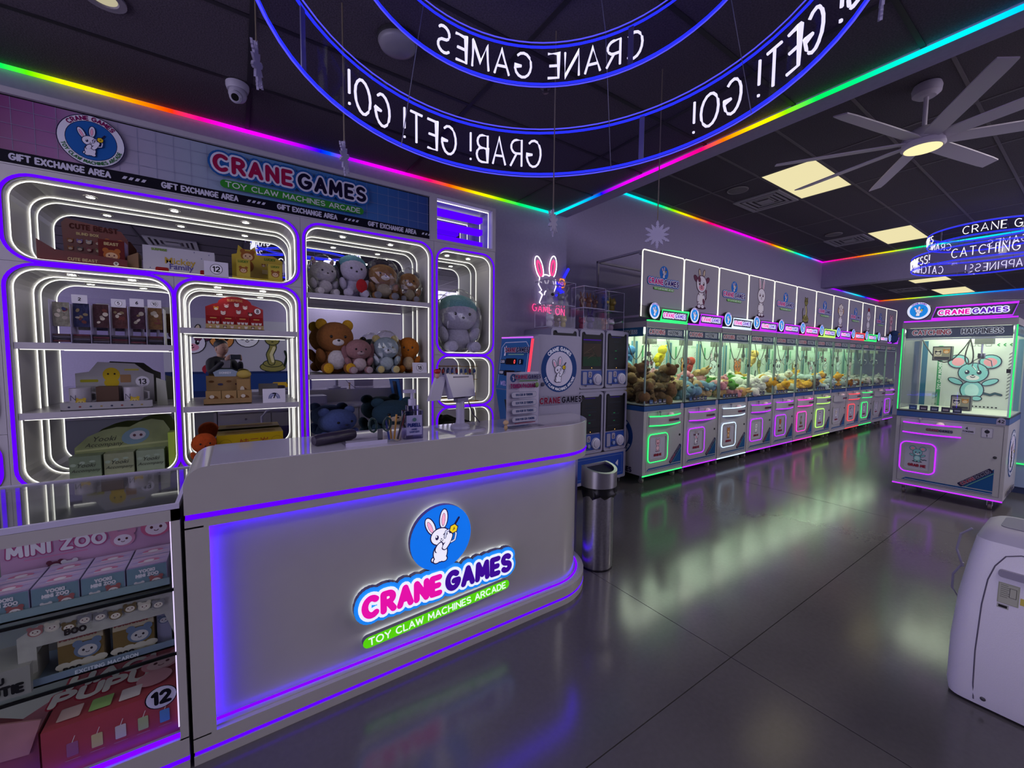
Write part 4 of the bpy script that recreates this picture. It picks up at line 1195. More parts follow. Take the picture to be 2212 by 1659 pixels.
# ================================================================ claw machines
def led(c, s=1.7, dim=False): return glow(c, s, dim)
LC = {'green': (.03, 1.0, .17), 'violet': (.42, .02, 1.0), 'white': (.55, .72, 1.0), 'pink': (1.0, .03, .55), 'lime': (.42, 1.0, .12), 'red': (1.0, .05, .06), 'off': None}
MW = mat('#a9a6aa', 0.35, 0, 0, 0.02)
MROOF = mat('#8e8a90', 0.4)
NAVY = mat('#1c4a86', 0.35)
BLK = mat('#0a0a0c', 0.4)
STEEL = mat('#9a9a9c', 0.28, 1.0)
INNER = mat('#cfd2c6', 0.5)
CORD = mat('#3c3a36', 0.6)
OFFTUBE = mat('#b5b2bc', 0.3)
def claw_machine(name, label, loc, rz, W, col, poster, con=(.12, .88), group=None, number=None, postled=None, top='violet', sidex=None):
    t = thing(name, label, 'claw machine', loc, rz, group)
    D = 0.85
    L = led(LC[col], 1.7, loc[0] > 7.6) if LC[col] else OFFTUBE
    TL = led(LC[top]) if LC[top] else OFFTUBE
    def part(nm, m, *a): return box(nm, m, t, *a)
    part('cabinet_body', MW, 0.004, W-0.004, 0, D, .115, .885)
    part('navy_band', NAVY, 0.002, W-0.002, -.004, D, .888, .945)
    part('black_sill', BLK, 0.002, W-0.002, -.002, D, .946, .958)
    part('deck', INNER, .012, W-.012, .012, D-.02, .958, .97)
    part('roof', MROOF, 0.0, W, -.006, D, 1.875, 1.942)
    part('back_board', mat('#c3c9c2', .5), .01, W-.01, D-.03, D-.01, .96, 1.88)
    for x in (.006, W-.022):
        part('glass_post', mat('#8fa39c', .15, .3), x, x+.016, 0, .016, .958, 1.878)
    part('front_glass', GLASS, .022, W-.022, .003, .006, .958, 1.878)
    part('side_glass', GLASS, .004, .007, .016, D-.03, .958, 1.878)
    part('side_glass', GLASS, W-.007, W-.004, .016, D-.03, .958, 1.878)
    if postled:
        for x in (.004, W-.004):
            MB().tube([(x, -.003, .965), (x, -.003, 1.875)], .005, 6).build('post_light', led(LC[postled], 1.2), t)
    # header band behind the glass
    hb = part('header_band', mat('#24405f', .4), .03, W-.03, .014, .02, 1.765, 1.872)
    hb2 = part('header_lip', mat('#d4dce4', .4), .03, W-.03, .012, .02, 1.745, 1.762)
    A = Art()
    hw = (W-.09)
    for wd, c1, c2 in ((.021, '#d9dde6', '#d9dde6'), (.0095, '#9c2f3c', '#2c2e3e')):
        A.text('CATCHING', W*.28, 1.802, .046, wd, c1, .25, 'c', .92, 6); A.text('HAPPINESS', W*.72, 1.802, .046, wd, c2, .25, 'c', .8, 6)
    A.build('header_lettering', hb, (0, .0135, 0), FY, 1, .25)  # faint glow put into the print to brighten it; no backlight behind
    # cabin light and claw
    box('cabin_lamp', glow((.88, 1.0, .76), CABIN), t, .05, W-.05, .06, D-.06, 1.868, 1.874)
    part('gantry_rail', STEEL, .02, W-.02, .36, .39, 1.80, 1.825)
    tr = part('trolley', mat('#6d6f68', .4), W*.62, W*.62+.13, .31, .44, 1.70, 1.80)
    MB().tube([(W*.68, .37, 1.70), (W*.68, .37, 1.60)], .008, 6).build('claw_rod', STEEL, t)
    MB().lathe([(0, 1.61), (.028, 1.6), (.03, 1.56), (.02, 1.54), (0, 1.54)], 12, (W*.68, .37, 0)).build('claw_hub', STEEL, t, autosmooth=True)
    for k in range(3):
        a = 2*pi*k/3+.4
        MB().tube([(W*.68+r*cos(a), .37+r*sin(a), z) for r, z in ((.02, 1.55), (.075, 1.52), (.085, 1.46), (.04, 1.42))], .005, 5).build('claw_prong', STEEL, t)
    MB().tube([(W*.1+W*.5*q, .36, 1.80-.30*sin(pi*q)) for q in [k/12 for k in range(13)]], .006, 5).build('hanging_cord', CORD, t)
    MB().tube([(W*.58+.05*sin(q*2*pi)*.6, .33, 1.75-.27*sin(pi*q)) for q in [k/12 for k in range(13)]], .006, 5).build('hanging_cord', CORD, t)
    # prize chute walls and info stickers
    part('chute_wall', ACRYL, .03, .27, .26, .263, .97, 1.17)
    part('chute_wall', ACRYL, .27, .273, .03, .263, .97, 1.17)
    for k in range(5):
        s_ = part('info_sticker', mat(['#22406e', '#2b2a3e', '#26344f', '#2a2c40', '#1f2a48'][k], .5), .10+.085*k, .165+.085*k, .0005, .0025, .968, 1.02)
        box('sticker_panel', mat(['#5d7fae', '#9a93a4', '#8c8fa8', '#a39aa0', '#7f86a0'][k], .5), s_, .112+.085*k, .153+.085*k, -.0006, .0004, .982, .998)
    part('lock_plate', BLK, W-.05, W-.022, -.004, .004, 1.40, 1.44)
    # back poster
    if poster not in POSTERS:
        A = Art()
        A.rect(.02, W-.02, .97, 1.76, '#c9cec9')
        A.rect(.02, .07, .97, 1.76, '#3d6f8c'); A.rect(W-.06, W-.02, .97, 1.76, '#5f94a4')
        A.rect(.16, .2, .97, 1.70, '#3f8f62')
        A.xf = lambda x, y: (.185-(y-.0), x)
        A.text('TOY CLAW MACHINE', 1.34, -.012, .024, .007, '#d5dfd8', .3)
        A.xf = lambda x, y: (x, y)
        for k in range(3): A.text('<', W*.76+.045*k, 1.69, .026, .009, '#2f8f4a'); A.rect(W*.5+.06*k, W*.5+.045+.06*k, 1.69, 1.72, '#333a3a', .006); A.rect(W*.5+.003+.06*k, W*.5+.042+.06*k, 1.693, 1.717, '#c9cec9', .005)
        for k in range(14): A.line([(W-.115, 1.1+.038*k), (W-.085, 1.13+.038*k)], .006, '#2c3030')
        for k in range(10): A.rect(W*.45+.03*k, W*.45+.015+.03*k, .985, 1.0, '#1c1f20')
        critter(A, poster, W*.55, 1.31, .26, '#2a3040', True, False)
        POSTERS[poster] = A.mesh('back_poster', 0, .5)
    Art().build('back_poster', t, (0, D-.031, 0), FY, 1, 0, POSTERS[poster])
    # console with two light lines
    c0, c1 = con[0]*W, con[1]*W
    cm = (c0+c1)/2
    def bulge(x): return -.055*(1-((x-cm)/((c1-c0)/2))**2)-.012
    xs_ = [c0+(c1-c0)*k/12 for k in range(13)]
    MB().prism([(c0, .0)]+[(x, bulge(x)) for x in xs_]+[(c1, .0)], 'xy', .715, .82).build('console', MW, t, autosmooth=True)
    for z in (.712, .823):
        MB().tube([(x, bulge(x)-.002, z) for x in xs_], .0075, 6).build('console_light', L, t)
    A = Art()
    bubble(A, 'CRANE', 'GAMES', 0, -.009, .018, '#8e2038', '#241c3c', '#2c2a44', '#8d8aa8', .9)
    nx = c0+(c1-c0)*.66
    A.build('console_lettering', t, (nx, bulge(nx)-.0065, .768), FY)
    MB().lathe([(0, .035), (.022, .03), (.032, .012), (.034, 0)], 16, (c0+(c1-c0)*.66, -.03, .82)).build('push_button', mat('#d9b9c4', .3, 0, .25), t, smooth=True)
    MB().lathe([(0, .065), (.014, .06), (.016, .045), (.006, .03), (.006, 0)], 12, (c0+(c1-c0)*.3, -.03, .82)).build('joystick', mat('#8d8794', .3), t, smooth=True)
    MB().ring(corners(c0-.03, W-.03, .15, .87, 1), corners(c0-.027, W-.033, .153, .867, 1), 'xz', -.0012, 0).build('door_seam', mat('#5a5860', .6), t)
    # prize door
    d0, d1 = c0-.005, c0+min(.36, (c1-c0)*.6)
    MB().ring(rrect(d0, d1, .27, .60, .05), rrect(d0+.035, d1-.035, .305, .565, .02), 'xz', -.014, 0).build('door_surround', MW, t, autosmooth=True)
    MB().tube([(x, -.012, z) for x, z in rrect(d0-.004, d1+.004, .266, .604, .054)], .0065, 6, True).build('door_light', L, t)
    pd = part('prize_door', mat('#b9b6c6', .3), d0+.035, d1-.035, -.006, -.001, .305, .565)
    key = ('door', poster)
    if key not in POSTERS:
        A = Art()
        critter(A, poster, 0, .03, .085, '#2c2038', True, True)
        A.text('GRAB ME', 0, -.105, .024, .009, '#8e2038', .3, 'c', .95)
        POSTERS[key] = A.mesh('door_print')
    Art().build('door_print', pd, ((d0+d1)/2, -.006, .44), FY, 1, 0, POSTERS[key])
    # decals, lock, tag
    if 'decal' not in POSTERS:
        A = Art()
        A.poly([(W*.66, .205), (W-.036, .205), (W-.036, .43)], '#1d4f86')
        A.poly([(c0-.02, .165), (c0+.02, .195), (W-.036, .195), (W-.036, .165)], '#1d4f86'); A.rect(c0+.01, W-.036, .172, .178, '#c3c0cc')
        a = atan2(.225, W*.34-.036)
        ox, oy = W*.80, .315
        A.xf = lambda x, y: (ox+x*cos(a)-y*sin(a), oy+x*sin(a)+y*cos(a))
        A.rect(-.15, .15, -.022, .022, '#2c2446', .008)
        bubble(A, 'CRANE', 'GAMES', 0, -.012, .024, '#8e2038', '#1c1636', '#2c2446', '#a9a6bc', .85)
        A.line([(-.12, -.034), (.14, -.034)], .006, '#6aa08c')
        POSTERS['decal'] = A.mesh('decal_print')
    Art().build('decal_print', t, (0, -.0015, 0), FY, 1, 0, POSTERS['decal'])
    MB().lathe([(.014, 0), (.014, -.006), (0, -.007)], 14, (W-.075, 0, .55), 'y').build('keyhole', BLK, t)
    tg = MB().prism([(-.03, 0), (.03, 0), (.03, .04)]+[(.03*cos(radians(k*22.5)), .04+.03*sin(radians(k*22.5))) for k in range(1, 8)]+[(-.03, .04)], 'xz', -.0075, -.005).build('number_tag', mat('#9a93b0', .4), t, (W-.055, 0, .885))
    if number:
        A = Art(); A.text(number, 0, .02, .026, .006, '#1c1a22', .3); A.build('numeral', tg, (0, -.0075, 0))
    # lower light line and casters
    MB().tube([(.004, -.003, .112), (W-.004, -.003, .112)], .0065, 6).build('floor_light', L, t)
    for x in (.09, W-.09):
        for y in (.07, D-.08):
            cs = MB().box(x-.022, x+.022, y-.03, y+.03, .094, .115).box(x-.02, x-.016, y-.015, y+.02, .04, .1).box(x+.016, x+.02, y-.015, y+.02, .04, .1).build('caster', mat('#9c99a6', .35, .6), t)
            MB().lathe([(0, -.013), (.03, -.013), (.033, -.008), (.033, .008), (.03, .013), (0, .013)], 14, (x, y+.012, .034), 'x').build('wheel', mat('#6f675e', .5), cs)
    # lit topper: disc and name plate
    part('topper_rail', TL, .01, W-.005, -.012, .006, 1.944, 1.957)
    MB().lathe([(0, .0), (.094, .0), (.1, .006), (.1, .03), (0, .03)], 32, (.125, -.012, 2.065), 'y').build('topper_disc', mat('#0c0c10', .4), t)
    if 'disc' not in POSTERS:
        A = Art(); emblem(A, 0, 0, .094, 'lit'); POSTERS['disc'] = A.mesh('disc_face', .65)
        A = Art(); A.poly([(-.255, -.05), (.235, -.05), (.265, .05), (-.225, .05)], '#3c3a4a')
        bubble(A, 'CRANE', 'GAMES', 0, -.021, .042, '#e010a0', '#5a1aa8', '#cfd6f2', '#f4f6ff', .8); POSTERS['plate'] = A.mesh('plate_face', .7)
    Art().build('disc_face', t, (.125, -.0125, 2.065), FY, 1, 0, POSTERS['disc'])
    px = .52
    q = (W-.27)/.53
    MB().prism([(px-.27*q, 1.972), (px+.25*q, 1.972), (px+.28*q, 2.085), (px-.24*q, 2.085)], 'xz', -.008, .012).build('topper_plate', mat('#33313e', .4), t)
    MB().tube([(x, -.01, z) for x, z in ((px-.275*q, 1.968), (px+.255*q, 1.968), (px+.285*q, 2.089), (px-.245*q, 2.089))], .006, 6, True).build('plate_light', led(LC[top], 1.7, True) if LC[top] else OFFTUBE, t)
    o = Art().build('plate_face', t, (px, -.0085, 2.029), FY, 1, 0, POSTERS['plate'])
    o.scale = (q, 1, 1)
    if sidex is not None:
        A = Art(); emblem(A, 0, 0, .25, 'blue'); A.text('CRANE GAMES', 0, -.42, .05, .016, '#1c1636', .3)
        A.build('side_print', t, (sidex, D*.47, .56), (pi/2, 0, -pi/2 if sidex < .1 else pi/2))
        A = Art(); A.rect(-.38, .38, -.05, .055, '#24567f')
        A.text('CATCHING HAPPINESS', 0, -.018, .04, .016, '#cfd6de', .25); A.text('CATCHING HAPPINESS', 0, -.018, .04, .0075, '#2c2e3e', .25)
        A.build('side_header', t, (sidex+(.006 if sidex < .1 else -.006), D*.5, 1.82), (pi/2, 0, -pi/2 if sidex < .1 else pi/2))
    return t
POSTERS = {}
CABIN = 6.0
X0, YR, PW = 3.925, 3.05, 0.805
row = [
 ('green', 'pig', 'green-lit claw machine at the near end of the wall row, heaped with brown plush'),
 ('violet', 'cow', 'violet-lit claw machine second from the near end, with pink and tan plush'),
 ('white', 'tiger', 'white-lit claw machine third from the near end of the wall row'),
 ('violet', 'rabbit', 'violet-lit claw machine fourth from the near end, with green and white plush'),
 ('violet', 'fox', 'violet-lit claw machine fifth from the near end, with white and yellow plush'),
 ('pink', 'snake', 'pink-lit claw machine with yellow plush, sixth from the near end'),
 ('lime', 'panda', 'lime-lit claw machine with pale and yellow plush, seventh from the near end'),
 ('off', 'sheep', 'unlit white claw machine between the lime-lit and the red-lit ones'),
 ('red', 'cow', 'red-lit claw machine in the far half of the wall row'),
 ('green', 'rooster', 'green-lit claw machine in the far half, next to the red-lit one'),
 ('off', 'rabbit', 'unlit claw machine second from the far end of the row'),
 ('violet', 'pig', 'violet-lit claw machine at the far end of the wall row'),
]
machines = []
for i, (c, an, lb) in enumerate(row):
    m = claw_machine('claw_machine', lb, (X0+PW*i, YR, 0), 0, PW-.012, c, an, (.12, .88), 'claw machines along the wall', None, None, c if i != 7 else 'violet', 0.0035 if i == 0 else None)
    machines.append(m)
big = claw_machine('claw_machine', 'violet-lit claw machine number 42 with a teal mouse poster, standing apart in the aisle', (6.28, 1.375, 0), -pi/2, .83, 'violet', 'mouse', (.08, .62), 'claw machine in the aisle', '42', 'green', 'violet', .83-.0035)
A = Art()
A.rect(-.05, .05, -.035, .035, '#b6b2c4'); A.text('4', -.01, .005, .024, .005, '#1c1a22'); A.text('TOKENS', 0, -.022, .014, .004, '#1c1a22', .3)
A.build('token_sticker', big, (.83-.27, -.001, .80), FY)
A = Art()
A.rect(-.04, .04, -.05, .05, '#8f8ba0', .006); A.rect(-.035, .035, -.045, .045, '#b9b5c6', .005); A.ell(0, .012, .018, .018, '#2a2834'); A.line([(0, .035), (0, -.01)], .004, '#2a2834'); A.text('1', 0, -.04, .022, .005, '#2a2834')
A.build('coin_plate', big, (.83-.14, -.001, .79), FY)

def boxed_figure(x, y, z, label):
    t = thing('boxed_figure', label, 'toy box', (x, y, z), -pi/2)
    box('carton_body', mat('#121116', .4), t, -.075, .075, 0, .1, 0, .16)
    A = Art(); A.rect(-.066, .066, .012, .148, '#8a8474'); A.rect(-.06, .0, .05, .12, '#c9b9a0'); face_blob(A, -.03, .085, .026, '#2a2830', '#cfc4b4'); face_blob(A, .035, .1, .026, '#b0702c', '#d8b48c'); A.rect(-.06, .06, .018, .04, '#2a2630')
    A.build('front_print', t, (0, 0, 0))
boxed_figure(6.62, 1.105, 1.52, 'black boxed figure lifted up by the claw in machine 42')
boxed_figure(6.60, .93, .975, 'black boxed figure standing on the deck of machine 42')
# plush toys heaped in the cabins
def plush_lump(seed, kind):
    r = random.Random(seed)
    b = MB()
    b.ell((0, 0, 0), (.085, .062, .058), 10, 7)
    b.ell((.105, 0, .012), (.062, .06, .055), 10, 7)
    for q in (-1, 1):
        if kind == 'bear': b.ell((.125, .042*q, .055), (.022, .022, .02), 7, 5)
        elif kind == 'bunny': b.ell((.16, .03*q, .045), (.05, .018, .016), 7, 5, (0, -.5, .3*q))
        elif kind == 'bird': b.ell((-.02, .065*q, .01), (.05, .012, .035), 7, 5)
        b.ell((.045, .06*q, -.02), (.03, .02, .018), 7, 5, (0, 0, .6*q))
        b.ell((-.075, .045*q, -.025), (.032, .024, .022), 7, 5)
    if kind == 'bird': b.ell((.165, 0, .0), (.022, .016, .012), 6, 5)
    if kind == 'sloth': b.ell((.0, 0, .03), (.11, .05, .04), 9, 6)
    return b.mesh('plush_toy', True)
lumps = {k: plush_lump(3, k) for k in ('bear', 'bunny', 'bird', 'sloth')}
for me in lumps.values(): me.materials.append(mat('#888888', .9))
heaps = [   # machine, count, [(colour, kind, word)], scale
 (0, 30, [('#6f5335', 'sloth', 'brown'), ('#6f5335', 'sloth', 'brown'), ('#7a5c3c', 'bear', 'brown'), ('#644a2e', 'bear', 'brown')], 1.25),
 (1, 24, [('#c98a92', 'bunny', 'pink'), ('#b99a70', 'bear', 'tan'), ('#a98d66', 'sloth', 'tan'), ('#6f93a8', 'bear', 'blue')], 1.2),
 (2, 22, [('#c19a62', 'bunny', 'sandy'), ('#d4cfc0', 'bear', 'cream'), ('#4f8a2c', 'bear', 'green'), ('#c98a92', 'bear', 'pink')], 1.2),
 (3, 20, [('#3f7d20', 'bear', 'green'), ('#d4d2c8', 'bear', 'white'), ('#d8d4cc', 'bird', 'white')], 1.2),
 (4, 18, [('#d8d4cc', 'bear', 'white'), ('#c9952a', 'bird', 'yellow'), ('#c9952a', 'bear', 'yellow')], 1.2),
 (5, 16, [('#d09a22', 'bird', 'yellow'), ('#d8a52a', 'bear', 'yellow'), ('#cfcac0', 'bear', 'white')], 1.2),
 (6, 16, [('#aebcbc', 'bear', 'pale grey'), ('#d09a22', 'bear', 'yellow'), ('#4c3626', 'bear', 'dark brown')], 1.2),
 (7, 14, [('#dba026', 'bear', 'yellow'), ('#a9b9bd', 'bear', 'pale grey')], 1.2),
 (8, 12, [('#a6adb2', 'bear', 'grey'), ('#7a4a20', 'bear', 'brown')], 1.2),
 (9, 12, [('#7a4516', 'bear', 'brown'), ('#a9a49c', 'bear', 'grey')], 1.2),
 (10, 10, [('#9d9b98', 'bird', 'grey'), ('#6d6a68', 'bear', 'grey')], 1.2),
 (11, 8, [('#8a8886', 'bear', 'grey')], 1.2),
]
where = ['nearest', 'second', 'third', 'fourth', 'fifth', 'sixth', 'seventh', 'eighth', 'ninth', 'tenth', 'eleventh', 'last']
rnd = random.Random(11)
def toy(me, col, loc, rot, sc, label, group, name='plush_toy'):
    o = bpy.data.objects.new(name, me)
    COL.objects.link(o)
    o.location = loc; o.rotation_euler = rot; o.scale = (sc, sc, sc)
    repaint(o, mat(col, .95, 0, 0, .18, .5, 40))
    return tag(o, label, 'plush toy', group)
for mi, n, kinds, sc in heaps:
    placed = 0
    lay = 0
    while placed < n:
        cells_ = [(a, b) for a in range(4) for b in range(3)]
        rnd.shuffle(cells_)
        keep = len(cells_) if lay == 0 else 9 if lay == 1 else 6
        for a, b in cells_[:keep]:
            if placed >= n: break
            x = .12+.155*a+rnd.uniform(-.03, .03); y = .12+.19*b+rnd.uniform(-.04, .04)
            if lay == 2 and x < .3 and y < .4: y += .3
            col, kd, word = kinds[min(len(kinds)-1, int(rnd.random()*len(kinds)))]
            s_ = sc*rnd.uniform(.85, 1.1)
            z = 1.045+.105*lay+(.02*b)
            toy(lumps[kd], col, (X0+PW*mi+min(max(x, .13), PW-.15), YR+min(max(y, .13), .70), z), (rnd.uniform(-.6, .6), rnd.uniform(-.5, .5), rnd.uniform(0, 6.28)), s_,
                '%s plush toy in the heap inside the %s claw machine of the wall row' % (word, where[mi]), 'plush heap in the %s claw machine' % where[mi])
            placed += 1
        lay += 1
# plush hung up high
for mi, col, x, z, kd, word in ((0, '#3f78a8', .42, 1.50, 'bear', 'blue'), (0, '#5f9db0', .36, 1.30, 'bunny', 'pale teal'), (0, '#c9722c', .2, 1.55, 'bear', 'orange'), (1, '#e0c81e', .3, 1.52, 'bird', 'bright yellow'), (2, '#b03a30', .2, 1.36, 'bear', 'red'), (4, '#c9a85a', .55, 1.5, 'bear', 'yellow')):
    o = toy(lumps[kd], col, (X0+PW*mi+x, YR+.62, z), (0, -1.1, -1.2), 1.15, '%s plush toy hung above the heap in the %s claw machine' % (word, where[mi]), None)
    MB().tube([(0, 0, 0), (.0, .0, .01)], .001, 3)
t = thing('plush_bird', 'dark blue plush bird sitting on the far end of the machine row', 'plush toy', (13.1, 3.03, 1.96))
MB().ell((0, 0, .1), (.12, .1, .12)).build('torso', mat('#1f3a66', .9), t, smooth=True)
MB().ell((-.03, -.03, .22), (.09, .08, .07)).build('head', mat('#24406e', .9), t, smooth=True)
MB().ell((-.02, -.11, .2), (.04, .03, .015)).build('beak', mat('#c9a02c', .8), t, smooth=True)

# lit picture panels above the row
def sign_panel(i, kind, label):
    x = 3.86+PW*i
    t = thing('picture_panel', label, 'sign', (x, YR+.035, 1.985), 0, 'picture panels above the claw machines')
    MB().prism(rrect(.006, PW-.006, .135, .768, .03), 'xz', 0, .022).build('upper_board', mat('#9a95a6', .45), t)
    MB().prism(rrect(.006, PW-.006, .004, .131, .01), 'xz', 0, .022).build('lower_board', mat('#7d7a78', .45), t)
    A = Art()
    if kind == 'logo': logo(A, PW/2, .43, .42)
    else: critter(A, kind, PW/2-.01, .43, .25, '#4a2038' if kind != 'snake' else '#2c2a1c')
    A.build('board_print', t, (0, 0, 0))
    wl = glow((1.0, .95, .78), 1.5)
    e = .006
    MB().tube([(x_, .0, z_) for x_, z_ in [(e, .01)]+[(e+.03-.03*cos(radians(a)), .738+.03*sin(radians(a))) for a in (0, 30, 60, 90)]+[(PW-e-.03+.03*sin(radians(a)), .738+.03*cos(radians(a))) for a in (0, 30, 60, 90)]+[(PW-e, .01)]], .0065, 6).build('white_light_frame', wl, t)
    return t
kinds = ['logo', 'cow', 'logo', 'rabbit', 'logo', 'snake', 'logo', 'sheep', 'logo', 'rooster', 'logo', 'pig']
for i, k in enumerate(kinds):
    if k == 'logo': lb = 'lit panel with the shop logo above the %s claw machine of the row' % where[i]
    else: lb = 'lit panel with a cartoon %s above the %s claw machine' % (k, where[i])
    sign_panel(i, k, lb)
t = thing('sign_frame', 'lavender metal tube frame holding the picture panels to the wall', 'metal frame', (3.86, 0, 0))
FR = mat('#857f92', .4, .2)
for z in (2.735, 2.36, 2.0):
    box('rail', FR, t, 0, .025, YR+.06, 3.80, z-.012, z+.012)
for x in (0, PW*4, PW*8, PW*12-.03):
    box('post', FR, t, x, x+.025, 3.775, 3.80, 1.9, 2.747)
box('rail', FR, t, 0, PW*12, 3.775, 3.80, 2.723, 2.747)
box('rail', FR, t, 0, PW*12, YR+.06, YR+.085, 2.70, 2.724)
box('machine_backing', MROOF, t, -.0, PW*12, YR+.86, YR+.88, 1.7, 1.94)
# pale blue machine behind number 42
t = thing('capsule_machine', 'pale blue rounded machine partly hidden behind claw machine 42', 'arcade machine', (7.75, .55, 0))
MB().prism(rrect(-.35, .35, -.42, .28, .12), 'xy', .08, 1.75).build('shell', mat('#8fa0c8', .35), t, autosmooth=True)
MB().lathe([(0, .22), (.2, .18), (.3, .06), (.32, 0)], 24, (0, -.05, 1.75)).build('dome', mat('#a9c4d8', .2), t, smooth=True)
box('base', mat('#3a4a78', .5), t, -.3, .3, -.36, .22, 0, .08)
MB().tube([(-.36, -.4, .35), (-.36, .2, .35)], .008, 5).build('green_light', led(LC['green'], 1.2), t)
# ================================================================ capsule machines, token kiosk, acrylic boxes, neon rabbit
GSH = mat('#8f8ca6', .35, 0, 0, .02)
GBL = mat('#123f9a', .4, 0, 0, 0, 0, 30, .3)
SCR = mat('#0b0c11', .4, 0, 0, 0, 0, 30, .2)
def capsule(x, z, h, label, n, screen):
    t = thing('capsule_toy_machine', label, 'capsule machine', (x, 3.25, z), 0, 'stacked capsule toy machines')
    w_ = .39; d = .48
    rbox(.004, w_-.004, .012, d, 0, h, .035).build('shell', GSH, t, autosmooth=True)
    MB().ring(rrect(.006, w_-.006, .004, h-.004, .035), rrect(.03, w_-.03, .03, h-.03, .025), 'xz', -.008, .014).build('front_frame', GSH, t, autosmooth=True)
    pz = h*.31
    MB().prism(rrect(.035, w_-.035, pz+.015, h-.035, .012), 'xz', .0, .012).build('bezel', mat('#050507', .4, 0, 0, 0, 0, 30, .2), t)
    w = MB().prism(rrect(.055, w_-.055, pz+.045, h-.06, .006), 'xz', -.003, .0).build('window', SCR, t)
    A = Art()
    r = random.Random(n*7+1)
    hh = h-.105-pz
    if screen == 'art':
        A.rect(.057, w_-.057, pz+.05, pz+.05+hh*.30, '#2c4a38'); A.rect(.057, w_-.057, pz+.05+hh*.30, pz+.05+hh*.72, '#4a4038')
        for k in range(9): A.line([(.07+r.random()*.24, pz+.1+r.random()*.1), (.07+r.random()*.24, pz+.15+r.random()*hh*.4)], .006, r.choice(['#5c5044', '#30332c', '#6a5a4c', '#2a3a30']))
        A.rect(.057, w_-.057, h-.12, h-.107, '#5a20c0')
    else:
        for k in range(7): A.rect(.07+r.random()*.12, .2+r.random()*.1, pz+.07+k*hh*.12, pz+.085+k*hh*.12, r.choice(['#20242e', '#262c36', '#1c2028', '#2a2f3c']))
        A.rect(.1, .26, h-.075, h-.068, '#3a1a9c')
        for k in range(2): A.rect(.16, .19, pz+.13+.09*k, pz+.14+.09*k, '#2a9c5a')
    A.build('window_print', w, (0, -.003, 0))
    MB().prism([(.07, h-.03), (w_-.07, h-.03), (w_-.09, h-.055), (.09, h-.055)], 'xz', -.012, .0).build('top_tab', GSH, t)
    bp = MB().prism(rrect(.04, w_-.04, .045, pz, .012), 'xz', -.004, .012).build('control_panel', GBL, t)
    MB().prism(rrect(.055, .115, .055, pz-.015, .01), 'xz', -.01, -.004).build('coin_plate', GSH, t)
    dl = MB().lathe([(0, -.03), (.02, -.03), (.06, -.022), (.066, -.006), (.066, .0)], 22, (w_-.115, -.003, pz*.52), 'y').build('prize_cup', mat('#d6d3e6', .25), t, autosmooth=True)
    MB().ell((w_-.115, -.03, pz*.52), (.05, .006, .05), 16, 6).build('cup_hollow', mat('#b3aec8', .35), dl, smooth=True)
    MB().lathe([(0, -.02), (.022, -.018), (.024, 0)], 9, (.165, -.004, pz*.42), 'y').build('turn_knob', mat('#7f8bb0', .3), t)
    tg = MB().prism(rrect(.14, .195, pz*.62, pz*.95, .015), 'xz', -.008, -.004).build('number_tag', mat('#9a92a8', .4), t)
    A = Art(); A.text(str(n), .168, pz*.68, pz*.18, .006, '#1c1a22'); A.build('numeral', tg, (0, -.008, 0))
    MB().prism([(.1, .02), (.29, .02), (.27, .042), (.12, .042)], 'xz', -.012, -.004).build('lower_tab', GSH, t)
    MB().lathe([(.005, -.001), (0, -.002)], 8, (w_*.5, -.0, pz+.03), 'y').build('indicator_lamp', glow((1, .55, .1), 1.5), t)
cols = [2.665, 3.068, 3.468]
top_l = ['capsule toy machine partly hidden by the token kiosk, in the upper row', 'capsule toy machine number 2 with a lit picture, in the middle of the upper row', 'capsule toy machine number 3 next to the first claw machine, upper row']
low_l = ['capsule toy machine hidden low behind the token kiosk', 'capsule toy machine in the middle of the lower row', 'capsule toy machine number 6 in the lower row beside the claw machine']
for i, x in enumerate(cols):
    capsule(x, 1.165, .655, top_l[i], i+1, 'art' if i < 2 else 'dark')
    capsule(x, .43, .70, low_l[i], i+4, 'dark')
t = thing('capsule_machine_stand', 'blue-fronted wheeled stand under the capsule toy machines', 'stand', (2.655, 3.25, 0))
rbox(0, 1.21, .0, .48, .085, .425, .02).build('stand_body', GSH, t, autosmooth=True)
MB().prism(rrect(.05, 1.17, .12, .395, .01), 'xz', -.003, .0).build('front_plate', GBL, t)
A = Art()
A.line([(.08, .15), (.08, .37), (1.14, .37), (1.14, .15), (.08, .15)], .004, '#7f8fb8'); A.poly([(1.03, .27), (1.075, .31), (1.075, .23)], '#cfcbe0')
A.build('stand_print', t, (0, -.003, 0))
for x in (.06, .6, 1.15):
    for y in (.06, .42):
        cs = box('caster', mat('#6d6a76', .4, .5), t, x-.02, x+.02, y-.02, y+.02, .055, .085)
        MB().lathe([(0, -.012), (.032, -.012), (.032, .012), (0, .012)], 14, (x, y+.008, .032), 'x').build('wheel', mat('#3c393e', .5), cs)
box('shelf_board', GSH, t, .0, 1.21, .01, .48, 1.132, 1.162)
box('rear_post', GSH, t, .0, 1.21, .46, .48, .42, 1.15)

